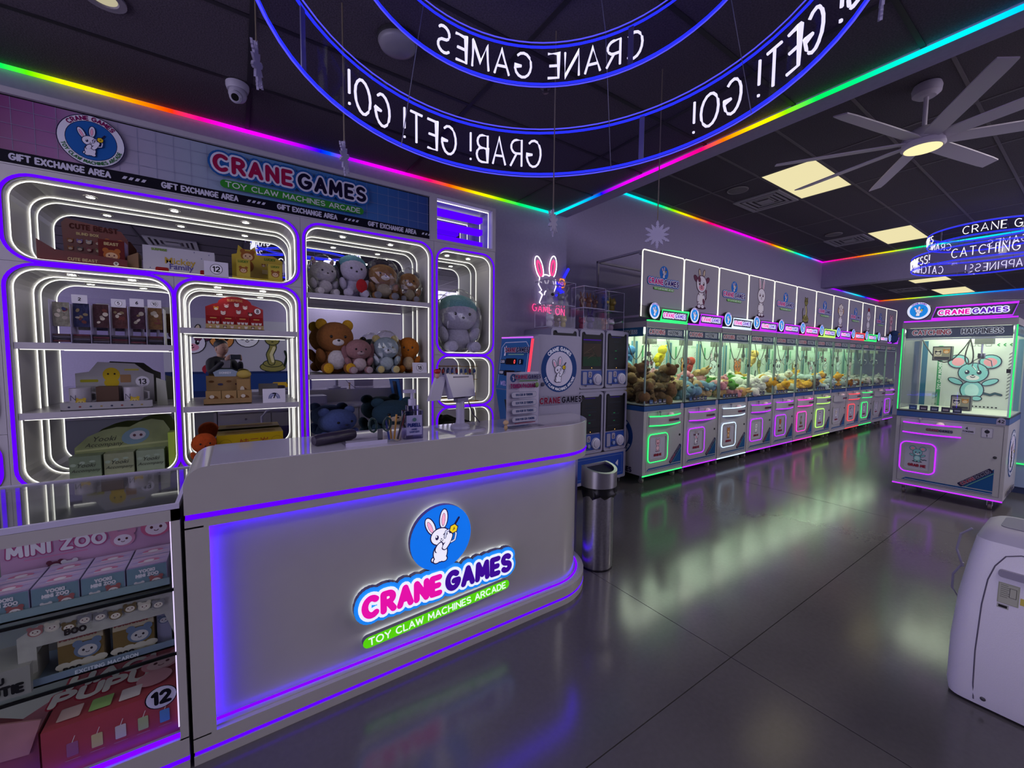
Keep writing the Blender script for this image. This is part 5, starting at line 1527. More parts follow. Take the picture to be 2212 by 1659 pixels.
# acrylic boxes with little toys, on top of the capsule machines
def acrylic_box(x, y, z, w_, h, d, label):
    t = thing('acrylic_box', label, 'display box', (x, y, z), 0, 'acrylic boxes over the capsule machines')
    for nm, a in (('pane', (0, w_, 0, .003, 0, h)), ('pane', (0, w_, d-.003, d, 0, h)), ('pane', (0, .003, 0, d, 0, h)), ('pane', (w_-.003, w_, 0, d, 0, h)), ('pane', (0, w_, 0, d, 0, .003)), ('pane', (0, w_, 0, d, h-.003, h))):
        box(nm, ACRYL, t, *a)
    e = MB()
    for a in (0, w_):
        for b in (0, d): e.tube([(a, b, 0), (a, b, h)], .003, 4)
    for zz in (0, h):
        e.tube([(0, 0, zz), (w_, 0, zz), (w_, d, zz), (0, d, zz)], .0028, 4, True)
    e.build('edge_frame', EDGE, t)
def figurine(x, y, z, s_, c1, c2, label, kind='bear'):
    t = thing('toy_figure', label, 'toy', (x, y, z))
    m1, m2 = mat(c1, .6), mat(c2, .6)
    MB().ell((0, 0, .035*s_), (.032*s_, .028*s_, .038*s_), 10, 7).build('torso', m1, t, smooth=True)
    MB().ell((0, -.003, .092*s_), (.042*s_, .038*s_, .036*s_), 12, 8).build('head', m1, t, smooth=True)
    for q in (-1, 1):
        if kind == 'tall': MB().ell((.022*q*s_, 0, .148*s_), (.011*s_, .009*s_, .035*s_), 8, 6, (0, .25*q, 0)).build('ear', m1, t, smooth=True)
        else: MB().ell((.03*q*s_, 0, .124*s_), (.015*s_, .01*s_, .016*s_), 8, 6).build('ear', m1, t, smooth=True)
    MB().ell((0, -.036*s_, .085*s_), (.02*s_, .01*s_, .014*s_), 8, 6).build('muzzle', m2, t, smooth=True)
zb, yb = 1.828, 3.33
acrylic_box(2.675, yb, zb+.003, .40, .235, .2, 'lower clear box under the neon rabbit, nearest the prize cabinet')
acrylic_box(2.675, yb, zb+.240, .40, .245, .2, 'upper clear box in front of the neon rabbit')
acrylic_box(3.20, yb, zb+.003, .34, .235, .2, 'lower clear box in the middle of the capsule machines')
acrylic_box(3.20, yb, zb+.240, .34, .235, .2, 'upper clear box in the middle of the capsule machines')
acrylic_box(3.56, yb, zb+.003, .30, .225, .2, 'lower clear box next to the sign frame post')
acrylic_box(3.56, yb, zb+.230, .30, .225, .2, 'upper clear box next to the sign frame post')
for a in [
 (2.80, zb+.007, 1.1, '#c9c4d0', '#e2dde6', 'white toy figure low in the box under the neon rabbit', 'bear'), (2.90, zb+.007, 1.0, '#5a3a30', '#c9b49c', 'brown toy figure low in the box under the neon rabbit', 'bear'), (2.99, zb+.007, 1.0, '#b0a24a', '#d8cfa0', 'yellow toy figure low in the box under the neon rabbit', 'bear'),
 (2.80, zb+.248, 1.2, '#d2ccd8', '#3a2a2c', 'white and black toy figure in the box before the neon rabbit', 'bear'), (2.95, zb+.248, 1.0, '#8f949c', '#c9ccd2', 'grey toy figure in the box before the neon rabbit', 'bear'),
 (3.27, zb+.007, 1.0, '#8e3a54', '#c98a9c', 'dark pink toy figure in the lower middle box', 'bear'), (3.40, zb+.007, 1.3, '#3a2468', '#5a3a8a', 'deep purple toy figure in the lower middle box', 'tall'),
 (3.27, zb+.248, 1.0, '#6a3f26', '#b08a64', 'brown toy figure with tall ears in the upper middle box', 'tall'), (3.37, zb+.248, 1.0, '#74482a', '#b08a64', 'reddish brown toy figure in the upper middle box', 'tall'), (3.47, zb+.248, .9, '#5a3a24', '#a88662', 'small dark brown toy figure in the upper middle box', 'tall'),
 (3.63, zb+.007, 1.0, '#a8744a', '#d2a884', 'tan toy figure in the lower box by the sign frame', 'bear'), (3.75, zb+.007, 1.1, '#b9a8b8', '#e0d8e2', 'pale toy figure in the lower box by the sign frame', 'bear'),
 (3.64, zb+.238, 1.2, '#2f4f7c', '#c9b43a', 'blue toy figure in the upper box by the sign frame', 'bear'), (3.76, zb+.238, 1.2, '#8f7d2c', '#c9b46a', 'olive yellow toy figure in the upper box by the sign frame', 'bear')]:
    figurine(a[0], yb+.10, a[1], a[2], a[3], a[4], a[5], a[6])
# neon rabbit on the wall
t = thing('neon_rabbit_sign', 'neon rabbit sign with pink ears and a blue claw on the wall', 'neon sign', (3.02, 3.70, 2.35))
NW, NP, NB, NO = glow((1, .95, 1), 1.8, True), glow((1, .05, .22), 1.5), glow((.02, .02, 1), 1.7, True), glow((1, .25, .03), 1.5, True)
bk = [(-.30, .15), (-.26, .31), (-.16, .31), (-.08, .22), (.0, .34), (.1, .33), (.12, .16), (.26, .27), (.30, .2), (.22, .06), (.2, -.1), (.1, -.24), (-.26, -.26), (-.27, -.1), (-.2, .0)]
MB().prism(bk, 'xz', 0.0, .006).build('acrylic_back', ACRYL, t)
def neon(pts, m, nm='neon_tube', r=.006): MB().tube([(x, -.008, z) for x, z in pts], r, 6).build(nm, m, t)
def el(cx, cz, rx, rz_, rot, a=0, b=360, n=18):
    q = radians(rot)
    return [(cx+rx*cos(radians(a+(b-a)*k/n))*cos(q)-rz_*sin(radians(a+(b-a)*k/n))*sin(q), cz+rx*cos(radians(a+(b-a)*k/n))*sin(q)+rz_*sin(radians(a+(b-a)*k/n))*cos(q)) for k in range(n+1)]
neon(el(-.17, .17, .052, .125, 18, -60, 240), NW); neon(el(.03, .20, .052, .125, -6, -60, 240), NW)
neon(el(-.165, .16, .024, .085, 18), NP, r=.009); neon(el(.03, .19, .024, .085, -6), NP, r=.009)
neon([(-.125, .075), (-.09, .1), (-.05, .1), (-.02, .09)], NW); neon([(-.16, .06), (-.175, -.02), (-.13, -.08), (-.16, -.10), (-.12, -.13), (-.16, -.22), (-.12, -.25)], NW)
neon([(.07, .06), (.08, -.02), (.05, -.08), (.02, -.15), (.04, -.22)], NW); neon(el(-.06, -.13, .03, .05, 0, 0, 180), NW); neon(el(-.05, -.23, .05, .03, 0, 180, 360), NW)
neon([(.08, .02), (.15, .0), (.15, -.1), (.08, -.12)], NB, r=.012); neon([(.1, -.04), (.19, -.07), (.17, -.15)], NB, r=.014)
neon([(.17+.05*cos(radians(60*k)), .03+.055*sin(radians(60*k))) for k in range(7)], NO); neon([(.2, .1), (.27, .21)], NB, r=.016); neon([(.17+.02*cos(radians(60*k)), .03+.022*sin(radians(60*k))) for k in range(7)], NO, r=.004)
L, W = strokes('GAME ON', 0, 0, .075, .3)
for l in L: neon([(x-.02, z-.33-.06*x) for x, z in l], NP, 'neon_lettering', .005)

# token kiosk behind the counter end
t = thing('token_kiosk', 'white token kiosk with a blue slanted front panel and a round rabbit emblem', 'kiosk', (1.70, 2.205, 0))
KM = mat('#8f8ba2', .35, 0, 0, .02)
rbox(0, .392, 0, .36, .0, 1.662, .012).build('body', KM, t, autosmooth=True)
prof = [(.0, .02), (-.045, .02), (-.045, .95), (-.10, 1.27), (-.05, 1.645), (.0, 1.655)]
MB().prism(prof, 'xz', -.02, .37).build('front_housing', mat('#857f9e', .4), t)
# slanted blue panels on the front (facing -X)
def slant(z0, x0, z1, x1, nm, m):
    b = MB()
    b.add([(x0-.006, -.015, z0), (x0-.006, .365, z0), (x1-.006, .365, z1), (x1-.006, -.015, z1), (x0-.001, -.015, z0), (x0-.001, .365, z0), (x1-.001, .365, z1), (x1-.001, -.015, z1)],
          [(0, 1, 2, 3), (7, 6, 5, 4), (0, 4, 5, 1), (1, 5, 6, 2), (2, 6, 7, 3), (3, 7, 4, 0)])
    return b.build(nm, m, t)
KB = mat('#1f5f9c', .35)
up = slant(1.275, -.1, 1.64, -.051, 'upper_panel', KB)
lo = slant(.95, -.045, 1.27, -.1, 'lower_panel', KB)
MB().tube([(-.11, -.022, 1.29), (-.085, -.022, 1.45), (-.06, -.022, 1.63)], .010, 6).build('red_light_edge', glow((1, .05, .10), 1.2), t)
MB().tube([(-.06, -.022, 1.64), (-.058, .36, 1.648)], .006, 6).build('violet_light_edge', glow((.7, .15, 1.0), .9), t)
tl = atan2(.049, .365)
pr = bpy.data.objects.new('panel_print', None)
A = Art()
A.line([(-.17, -.16), (-.17, .12), (-.13, .155), (.13, .155), (.165, .12), (.165, -.16)], .006, '#b9c4da')
bunny(A, -.115, .095, .035, '#16203a'); bubble(A, 'CRANE', 'GAMES', .035, .085, .026, '#8e2040', '#1c1636', '#27487c', '#b9bcd2', .85); A.rect(-.06, .13, .062, .07, '#7fae9c')
A.rect(-.155, -.095, .0, .03, '#0d1220'); A.text('CASH', -.125, .006, .018, .0045, '#c9cede', .25, 'c', .8); A.rect(-.08, .045, -.005, .038, '#1a0808'); A.text('0', .03, .003, .024, .005, glow((1, .08, .08), 1.5), .25); A.rect(.075, .12, -.003, .034, '#0d1220'); A.text('$', .098, .004, .022, .005, '#c9cede')
A.rect(-.155, -.095, -.08, -.05, '#0d1220'); A.text('TOKEN', -.125, -.073, .016, .004, '#c9cede', .25, 'c', .7); A.rect(-.08, .045, -.087, -.048, '#1a0808'); A.rect(.07, .125, -.085, -.05, '#0d1220'); A.text('PCS', .098, -.076, .018, .0045, '#c9cede', .25)
A.text('WELCOME', -.02, -.155, .026, .0075, '#b0a8e0', .35)
p = A.build('panel_print', up, (-.0825, .175, 1.4575), (pi/2-tl, 0, -pi/2))
p.rotation_euler = Euler((pi/2, 0, -pi/2)).to_matrix().to_euler()
p.matrix_local = Matrix.Translation((-.0826, .175, 1.4575)) @ Matrix.Rotation(-tl*-1, 4, 'Y') @ Euler(FX).to_matrix().to_4x4()
bill = slant(1.02, -.0635, 1.2, -.094, 'bill_slot', mat('#0c0c10', .4)); bill.scale = (1, .35, 1); bill.location = (-.0006, .13, 0)
A = Art()
emblem(A, 0, 0, .165, 'blue')
bubble(A, 'CRANE', 'GAMES', .012, -.238, .036, '#7e1438', '#120e24', '#8f8ba2', '#9a96ac', .8)
A.build('emblem_print', t, (.196, 0, 1.425), FY)
MB().lathe([(.014, 0), (.014, -.008), (0, -.009)], 12, (.045, 0, 1.32), 'y').build('key_lock', mat('#15173a', .4), t)
# token price card in an acrylic stand
t = thing('price_card_stand', 'acrylic stand with a printed token package price card on the counter', 'sign', (1.362, 1.90, 1.106), radians(4))
t.scale = (1.04, 1, 1.1)
box('foot', ACRYL, t, -.115, .115, -.06, .04, 0, .004)
sh_ = box('card_sheet', mat('#a8a3b4', .5), t, -.113, .113, 0, .004, .008, .285)
A = Art()
A.ell(-.07, .255, .022, .022, '#28497c'); bunny(A, -.07, .256, .012, '#1c2440'); bubble(A, 'CRANE', 'GAMES', .03, .252, .017, '#8e2050', '#2a2050', '#28497c', '#b9b6c8', .8); A.rect(-.035, .1, .236, .243, '#5a7a5a')
A.text('TOKEN PACKAGE', 0, .205, .018, .0062, '#7c1858', .3, 'c', .85)
for k, s_ in enumerate(('$10 FOR 10 TOKENS', '$20 FOR 22 TOKENS', '$50 FOR 55 TOKENS', '$100 FOR 120 TOKENS')):
    z = .168-.042*k
    A.rect(-.09, .09, z-.015, z+.015, '#5c6b90', .014); A.rect(-.0885, .0885, z-.0135, z+.0135, '#aaa6b8', .013); A.text(s_, 0, z-.005, .01, .0028, '#2a3f6c', .3, 'c', .8)
A.rect(-.075, .075, .02, .0235, '#7c1838')
A.build('card_print', sh_, (0, 0, 0))
box('front_sheet', ACRYL, t, -.115, .115, -.006, -.004, .004, .288)

# card terminal on a swivel stand
t = thing('payment_terminal', 'white swivel payment terminal on a square base plate, its back to the viewer', 'payment terminal', (1.02, 2.0, 1.106), radians(8))
PT = mat('#a09cb4', .3)
MB().prism(rrect(-.115, .10, -.10, .11, .02), 'xy', 0, .008).build('base_plate', mat('#8d88a2', .1, 0, 0, 0, 0, 8, .6), t)
MB().lathe([(0, .008), (.055, .008), (.052, .02), (.026, .034), (.023, .05), (.023, .155), (0, .155)], 22, (-.01, .0, 0)).build('stand_pole', PT, t, autosmooth=True)
MB().box(-.04, .03, -.02, .02, .15, .172).build('hinge', mat('#6f6b80', .4, .3), t)
b = MB().prism([(-.085, 0), (.075, 0), (.085, .12), (-.105, .13)], 'xz', -.018, .03)
b.build('terminal_back', PT, t, (.01, 0, .175), (radians(-16), 0, radians(6)))
box('receipt_slot', mat('#5d5870', .5), t, -.06, .05, -.021, -.017, .108, .114, loc=(.01, 0, .175), rot=(radians(-16), 0, radians(6)))
MB().prism([(-.07, .0), (.0, .0), (.045, .125), (-.012, .125)], 'xz', -.01, .015).build('folded_cover', mat('#aaa5b8', .35), t, (-.135, .01, .165), (radians(-8), 0, 0))
MB().tube([(.03, 0, .165), (.07, .03, .14), (.12, .06, .07), (.2, .1, .005)], .003, 5).build('cable', mat('#4c4860', .5), t)
t = thing('toy_figure', 'tiny red-capped toy figure sitting on the payment terminal cover', 'toy', (.875, 2.0, 1.39))
MB().ell((0, 0, .012), (.014, .012, .016), 8, 6).build('torso', mat('#b98a7a', .6), t, smooth=True)
MB().ell((0, 0, .035), (.019, .017, .014), 10, 6).build('cap', mat('#a01c20', .5), t, smooth=True)
t = thing('toy_figure', 'tiny tan toy figure standing on the counter before the price card', 'toy', (1.20, 1.83, 1.106))
MB().ell((0, 0, .016), (.011, .010, .017), 8, 6).build('torso', mat('#a88a64', .6), t, smooth=True)
MB().ell((0, 0, .043), (.016, .014, .014), 10, 6).build('head', mat('#c2a07c', .6), t, smooth=True)
t = thing('toy_figure', 'tiny green toy clipped to the price card edge', 'toy', (1.452, 1.885, 1.345))
MB().ell((0, 0, 0), (.012, .01, .016), 8, 6).build('torso', mat('#6d8a4a', .5), t, smooth=True)
# sanitizer bottle, pens, scissors, tray, roll
t = thing('sanitizer_bottle', 'clear square pump bottle of hand sanitizer on the counter', 'bottle', (.70, 1.90, 1.106), radians(-4))
t.scale = (1.35, 1.35, 1.35)
JEL = clear('clear_gel', '#b9b4dc', .7, .05, .06)
MB().prism(rrect(-.035, .035, -.025, .025, .01), 'xy', 0, .10).build('body', JEL, t, autosmooth=True)
MB().prism(rrect(-.022, .022, -.016, .016, .008), 'xy', .10, .118).build('shoulder', JEL, t, autosmooth=True)
MB().lathe([(0, .118), (.014, .118), (.014, .14), (.006, .142), (.006, .165), (0, .165)], 14).build('pump_collar', mat('#a6a1bc', .3), t)
MB().box(-.03, .012, -.007, .007, .163, .175).build('pump_nozzle', mat('#a6a1bc', .3), t)
lb = box('paper_label', mat('#9a97c0', .4), t, -.028, .028, -.0262, -.0255, .015, .085)
A = Art(); A.text('PURELL', 0, .045, .011, .0035, '#1f2a6c', .25, 'c', .85); A.text('HAND', 0, .033, .005, .0014, '#1f2a6c', .3); A.text('SANITIZER', 0, .024, .005, .0014, '#1f2a6c', .3); A.ell(0, .07, .007, .007, '#4a6a6c')
A.build('label_print', lb, (0, -.0262, 0))
t = thing('pen_cup', 'clear cup of pens and pencils beside the sanitizer bottle', 'pen cup', (.595, 1.87, 1.106))
t.scale = (1.35, 1.35, 1.45)
MB().lathe([(0, .002), (.028, .002), (.03, .05)], 16).build('cup', ACRYL, t)
for k, (c, x, y, l, a) in enumerate((('#1f2f7c', -.012, 0, .075, -.15), ('#b8862a', .006, .004, .085, .1), ('#15151a', .014, -.008, .09, .25), ('#b8862a', -.002, .012, .08, -.05), ('#6d1c20', .018, .006, .082, .3))):
    MB().tube([(x, y, .006), (x+a*.09, y, l)], .0035, 6).build('pen', mat(c, .4), t)
t = thing('scissors', 'dark green handled scissors standing in the pen cup area', 'scissors', (.535, 1.865, 1.106))
t.scale = (1.4, 1.4, 1.4)
SG = mat('#16302c', .35)
for q in (-1, 1):
    MB().tube([(.016*q+.012*cos(radians(a)), 0, .062+.022*sin(radians(a))) for a in range(0, 360, 30)], .0038, 6, True).build('handle', SG, t, rot=(0, .12*q, 0))
MB().box(-.008, .008, -.002, .002, 0, .045).build('blades', STEEL, t)
t = thing('letter_tray', 'thin clear tray with papers lying on the counter', 'tray', (.47, 1.89, 1.106))
box('tray_base', ACRYL, t, -.09, .09, -.05, .06, 0, .004); box('paper', mat('#a9a4b8', .6), t, -.07, .07, -.04, .05, .004, .008); box('tray_lip', EDGE, t, -.09, .09, -.052, -.05, 0, .018)
LE = mat('#2a2136', .4)
t = thing('leather_roll', 'dark purple leather roll lying on the counter edge', 'leather case', (.36, 1.965, 1.106), radians(24))
t.scale = (.8, .85, .85)
b = MB().lathe([(0, -.13), (.022, -.128), (.03, -.11), (.031, .1), (.026, .125), (0, .13)], 18, (0, 0, .031), 'x')
b.build('roll', LE, t, autosmooth=True)
MB().tube([(-.1, -.031, .031), (.1, -.031, .031)], .002, 4).build('zip', mat('#6d6578', .3, .6), t)
t = thing('staff_chair', 'chair with a white tube arm behind the counter', 'chair', (.36, 2.86, 0))
WT = mat('#a8a4b4', .35)
for q in (-1, 1):
    MB().tube([(q*.24-.0, .2, .02), (q*.24, .2, .62), (q*.24, .16, .66)], .011, 8).build('rear_leg', WT, t)
MB().tube([(-.17, -.16, .02), (-.17, -.16, .90), (-.13, -.16, .95), (-.08, -.16, .962), (.12, -.16, .955), (.16, -.16, .93), (.17, -.16, .88), (.17, -.16, .02)], .011, 8).build('arm_frame', WT, t)
MB().prism(rrect(-.22, .22, -.14, .2, .05), 'xy', .44, .49).build('seat', LE, t, autosmooth=True)
MB().prism(rrect(-.2, .2, .55, .85, .05), 'xz', .19, .21).build('backrest', LE, t, autosmooth=True)
# cash drawer on the desk (seen in the mirror)
t = thing('cash_drawer', 'white cash drawer on the staff desk, seen in the cabinet mirror', 'cash drawer', (.62, 2.36, .96))
box('drawer_body', PT, t, -.2, .2, -.15, .12, 0, .10); dr = box('drawer_front', PT, t, -.185, .185, .12, .127, .012, .088)
MB().lathe([(.012, 0), (.012, .005), (0, .006)], 12, (.0, .127, .05), 'y').build('lock', STEEL, dr)
# steel bin
t = thing('waste_bin', 'brushed steel waste bin with a black liner at the counter end', 'bin', (2.135, 2.035, 0))
def dplan(r, n=18): return [(r*cos(radians(-200+220*k/n)), r*.95*sin(radians(-200+220*k/n))) for k in range(n+1)]
BS = mat('#a9a7ab', .3, 1.0, 0, .12, 0, 60)
MB().prism(dplan(.115), 'xy', .012, .56).build('body', BS, t, autosmooth=True)
MB().prism(dplan(.118), 'xy', 0, .014).build('foot_ring', mat('#4c4a50', .3, 1), t, autosmooth=True)
LID = mat('#b5b3b6', .3, 1.0)
def slope(y): return .735+.22*y
def lidring(ro, ri, zlo, dz, nm, m):
    o_, i_ = dplan(ro), dplan(ri)
    k = len(o_)
    vs = [(x, y, zlo if zlo else slope(y)-.02) for x, y in o_]+[(x, y, slope(y)+dz) for x, y in o_]+[(x, y, slope(y)+dz) for x, y in i_]+[(x, y, slope(y)-.03) for x, y in i_]
    fs = [(j*k+a, j*k+(a+1) % k, (j+1)*k+(a+1) % k, (j+1)*k+a) for j in range(3) for a in range(k)]
    MB().add(vs, fs).build(nm, m, t, autosmooth=True)
lidring(.135, .112, .60, 0, 'lid_band', LID)
MB().add([(x, y, slope(y)-.016) for x, y in dplan(.113)], [tuple(range(19))]).build('lid_flap', mat('#100f24', .6, 0, 0, 0, 0, 30, .1), t)
ln = MB()
n = 19
for j, (rr, z) in enumerate(((.128, .60), (.124, .575), (.134, .55), (.127, .53))):
    for k, (x, y) in enumerate(dplan(rr)):
        f = 1+.06*sin(k*2.3+j*1.7)
        ln.v.append((x*f, y*f, z+.012*sin(k*1.9+j)*(j > 0)))
for j in range(3):
    for k in range(n):
        l = (k+1) % n
        ln.f.append((j*n+k, j*n+l, (j+1)*n+l, (j+1)*n+k))
ln.build('bin_liner', mat('#09090b', .3), t, smooth=True)
# portable air conditioner
t = thing('portable_air_conditioner', 'white portable air conditioner with a grey top standing in the aisle', 'air conditioner', (2.63, 0, 0))
AC = mat('#d9d5de', .4, 0, 0, .02, .15, 250)
secs = [(.0, .345, 0.01, .42, .05), (.05, .352, 0.0, .42, .055), (.25, .352, .0, .42, .06), (.45, .34, .012, .41, .06), (.62, .318, .03, .40, .06), (.72, .302, .045, .385, .06)]
ac = MB()
NN = 28
for z, ye, xa, xb, r in secs:
    for p in rrect(xa, xb, -.16, ye, r): ac.v.append((p[0], p[1], z+.012))
for j in range(len(secs)-1):
    for k in range(NN):
        l = (k+1) % NN
        ac.f.append((j*NN+k, j*NN+l, (j+1)*NN+l, (j+1)*NN+k))
ac.f.append(tuple(range(NN))[::-1]); ac.f.append(tuple(range((len(secs)-1)*NN, len(secs)*NN)))
ac.build('casing', AC, t, autosmooth=True)
tp = MB()
for i, (z, ye, xa, xb, r) in enumerate(((.732, .302, .045, .385, .06), (.765, .29, .06, .375, .06), (.785, .265, .085, .35, .06))):
    for p in rrect(xa, xb, -.145, ye, r): tp.v.append((p[0], p[1], z))
for j in range(2):
    for k in range(NN):
        l = (k+1) % NN
        tp.f.append((j*NN+k, j*NN+l, (j+1)*NN+l, (j+1)*NN+k))
tp.f.append(tuple(range(2*NN, 3*NN)))
tp.build('top_cover', mat('#a5a0b0', .45), t, autosmooth=True)
MB().prism(rrect(.12, .32, .0, .24, .03), 'xy', .785, .788).build('control_panel', mat('#6f6a7e', .4), t)
MB().prism(rrect(.2, .212, .09, .125, .003), 'xy', .788, .7895).build('display_slot', mat('#2c2a34', .4), t)
MB().prism(rrect(.12, .225, .60, .63, .012), 'yz', -.004+.03, .03+.012).build('grip_recess', mat('#8d8898', .4), t, (-.012, 0, 0))
MB().tube([(.0055, .262, .03), (-.0005, .266, .1), (-.0005, .268, .25), (.0115, .262, .46), (.0235, .252, .57), (.030, .236, .635), (.037, .21, .685), (.040, .17, .703), (.0405, .0, .707)], .0024, 5).build('panel_seam', mat('#5d5868', .6), t)
lbl = MB().box(-.0015, .001, -.029, .029, -.043, .043).build('rating_label', mat('#a3a590', .5), t, (.0195, .193, .533), (0, radians(6), 0))
A = Art(); A.rect(.0, .055, .0, .083, '#8f927e'); A.rect(.002, .053, .002, .081, '#a9aa98')
for k in range(7): A.line([(.006, .075-.008*k), (.006+.02+.02*((k*37) % 3)/2, .075-.008*k)], .0016, '#4a4a44', True, 3)
A.rect(.03, .05, .03, .07, '#5a5a52'); A.rect(.032, .048, .032, .068, '#a9aa98')
A.build('label_print', lbl, (-.0015, .028, -.042), FX)
y_ = MB().box(-.0015, .001, -.03, .03, -.014, .014).build('yellow_label', mat('#b9a83a', .5), t, (.0183, .131, .518), (0, radians(6), 0))
bc = MB().box(-.0015, .001, -.016, .016, -.009, .009).build('barcode_label', mat('#a3a29c', .5), t, (.0143, .205, .478), (0, radians(6), 0))
A = Art(); A.rect(.004, .028, .003, .013, '#1c1a1c'); A.build('barcode_print', bc, (-.0015, .016, -.008), FX)
MB().lathe([(.009, .0), (0, -.002)], 12, (.0, .235, .05), 'x').build('drain_plug', mat('#3c3a40', .4), t)
MB().tube([(.3, .34, .70), (.3, .375, .66), (.3, .385, .58), (.3, .36, .5)], .005, 6).build('hose_clip', mat('#8f8a9c', .4), t)
MB().tube([(.3, .36, .52), (.3, .39, .45), (.3, .39, .38), (.3, .36, .33)], .005, 6).build('hose_clip', mat('#8f8a9c', .4), t)
# ================================================================ goods on the cabinet shelves
vent(-1.06, -.45, -1.0, -.39, ZC1, 'pale ceiling vent seen reflected in the upper cabinet bay')
def plush(name, label, x, y, z, h, w_, c, belly=None, ear='round', earc=None, rz=0.0, muzzle=None, feet=None, cap=None, heart=None, lie=False, nose='#1a1416', bag=False, eyes=True, long_arms=False):
    """sitting plush toy of height h and width w_, facing -Y"""
    t = thing(name, label, 'plush toy', (x, y, z), rz)
    if lie: t.rotation_euler = (radians(8), radians(-32), rz)
    F = lambda cc: mat(cc, .95, 0, 0, .12, .6, 60)
    m = F(c)
    H = h; W = w_/2
    MB().ell((0, .01, H*.24), (W*.62, W*.5, H*.25), 16, 10, None, .15).build('torso', m, t, smooth=True)
    hc = H*.62
    MB().ell((0, -.01, hc), (W*.82, W*.62, H*.27), 18, 12).build('head', m, t, smooth=True)
    if belly: MB().ell((0, -W*.36, H*.24), (W*.42, W*.18, H*.17), 14, 8).build('belly_patch', F(belly), t, smooth=True)
    for q in (-1, 1):
        if ear == 'round':
            e = MB().ell((W*.58*q, 0, hc+H*.22), (W*.26, W*.14, H*.10), 12, 8).build('ear', F(earc or c), t, smooth=True)
        elif ear == 'long':
            MB().ell((W*.80*q, .0, hc-H*.08), (W*.22, W*.16, H*.26), 12, 8, (0, .18*q, 0)).build('ear', F(earc or c), t, smooth=True)
        elif ear == 'point':
            MB().ell((W*.55*q, 0, hc+H*.25), (W*.14, W*.1, H*.12), 10, 8, (0, .35*q, 0)).build('ear', F(earc or c), t, smooth=True)
        MB().ell((W*.66*q, -W*.18, H*.30), (W*.2, W*.22, H*.15), 12, 8, (.5, .4*q, 0)).build('arm', m, t, smooth=True)
        MB().ell((W*.48*q, -W*.55, H*.095), (W*.27, W*.3, H*.095), 12, 8).build('leg', m, t, smooth=True)
        MB().ell((W*.48*q, -W*.82, H*.10), (W*.22, W*.07, H*.085), 12, 8).build('foot_pad', F(feet or belly or c), t, smooth=True)
        if eyes: MB().ell((W*.30*q, -W*.56-.01, hc+H*.01), (W*.07, W*.05, H*.026), 10, 7).build('eye', mat('#120d0c', .2), t, smooth=True)
    if muzzle: MB().ell((0, -W*.58, hc-H*.08), (W*.27, W*.14, H*.065), 12, 8).build('muzzle', F(muzzle), t, smooth=True)
    MB().ell((0, -W*.70, hc-H*.055), (W*.07, W*.04, H*.02), 8, 6).build('nose', mat(nose, .4), t, smooth=True)
    if cap:
        MB().ell((0, .015, hc+H*.12), (W*.86, W*.66, H*.22), 18, 10, (-.35, 0, 0)).build('hood', F(cap), t, smooth=True)
    if heart:
        MB().ell((W*.25, -W*.80, H*.26), (W*.34, W*.12, H*.15), 14, 9).build('heart_cushion', F(heart), t, smooth=True)
    if bag:
        b = MB(); b.ell((0, -.01, H*.5), (W*1.02, W*.95, H*.56), 22, 14)
        r = random.Random(label); b.v = [(vx*(1+r.uniform(-.05, .05)), vy*(1+r.uniform(-.05, .05)), max(.001, vz+r.uniform(-.006, .006))) for vx, vy, vz in b.v]
        b.build('clear_bag', BAG, t)
    return t
# -- middle bay
zt = 1.964
plush('plush_toy', 'white plush animal in a crinkled clear bag on the top shelf', .575, 3.50, zt, .30, .25, '#b9b4b8', '#c6c0c2', 'point', '#b08a94', .25, '#c6c0c2', bag=True)
plush('plush_toy', 'white plush dog in a teal hood holding a red heart', .795, 3.48, zt, .36, .26, '#b4aec0', None, 'long', '#17151a', .1, None, cap='#5f93a0', heart='#a81a20')
plush('plush_toy', 'brown plush bear in a clear bag with a keyboard print wrap, top shelf', 1.03, 3.48, zt, .34, .29, '#8a6238', '#9a8f78', 'round', '#5d5a62', 0, '#d2ccc8', '#6f6f76', bag=True)
plush('plush_toy', 'smaller brown plush bear at the end of the top shelf', 1.26, 3.48, zt, .29, .22, '#8a6238', '#8f8468', 'round', '#5d5a62', -.25, '#d2ccc8', '#77777c', bag=True)
zt = 1.361
plush('plush_toy', 'largest brown plush bear with yellow paws and white belly, middle shelf', .655, 3.50, zt, .46, .34, '#875426', '#c9c3c6', 'round', '#b98a1a', .05, '#d8d2d0', '#c9981a')
plush('plush_toy', 'mauve plush puppy with long drooping ears, middle shelf', .815, 3.43, zt, .31, .25, '#936a6c', '#b7a5a8', 'long', '#8a6064', .05, '#a5898c', '#a89498')
plush('plush_toy', 'pale blue plush bear in a clear bag, middle shelf', 1.045, 3.46, zt, .34, .26, '#93a3ac', '#a9b6bc', 'round', '#b9a86a', -.05, '#c9d0d2', '#c9b97a', bag=True)
plush('plush_toy', 'orange plush creature with a cream belly at the end of the middle shelf', 1.265, 3.52, zt, .35, .23, '#b86a14', '#cdb488', 'none', None, -.35, None, '#b86a14')
card('18', .13, .09, 'white number 18 card on the middle shelf', (1.305, 3.345, 1.362))
zt = .752
plush('plush_toy', 'large shaggy blue plush bear slumped on the bottom shelf', .66, 3.50, zt, .36, .38, '#4a5a92', '#5f6c9c', 'round', '#4a5a92', .35, '#2c3566', None, lie=False, nose='#12162c')
plush('plush_toy', 'big navy plush bear with a cream face and belly, bottom shelf', 1.115, 3.50, zt, .42, .44, '#1d3a4c', '#b9a894', 'round', '#1d3a4c', -.05, '#bba894', '#8a8478')
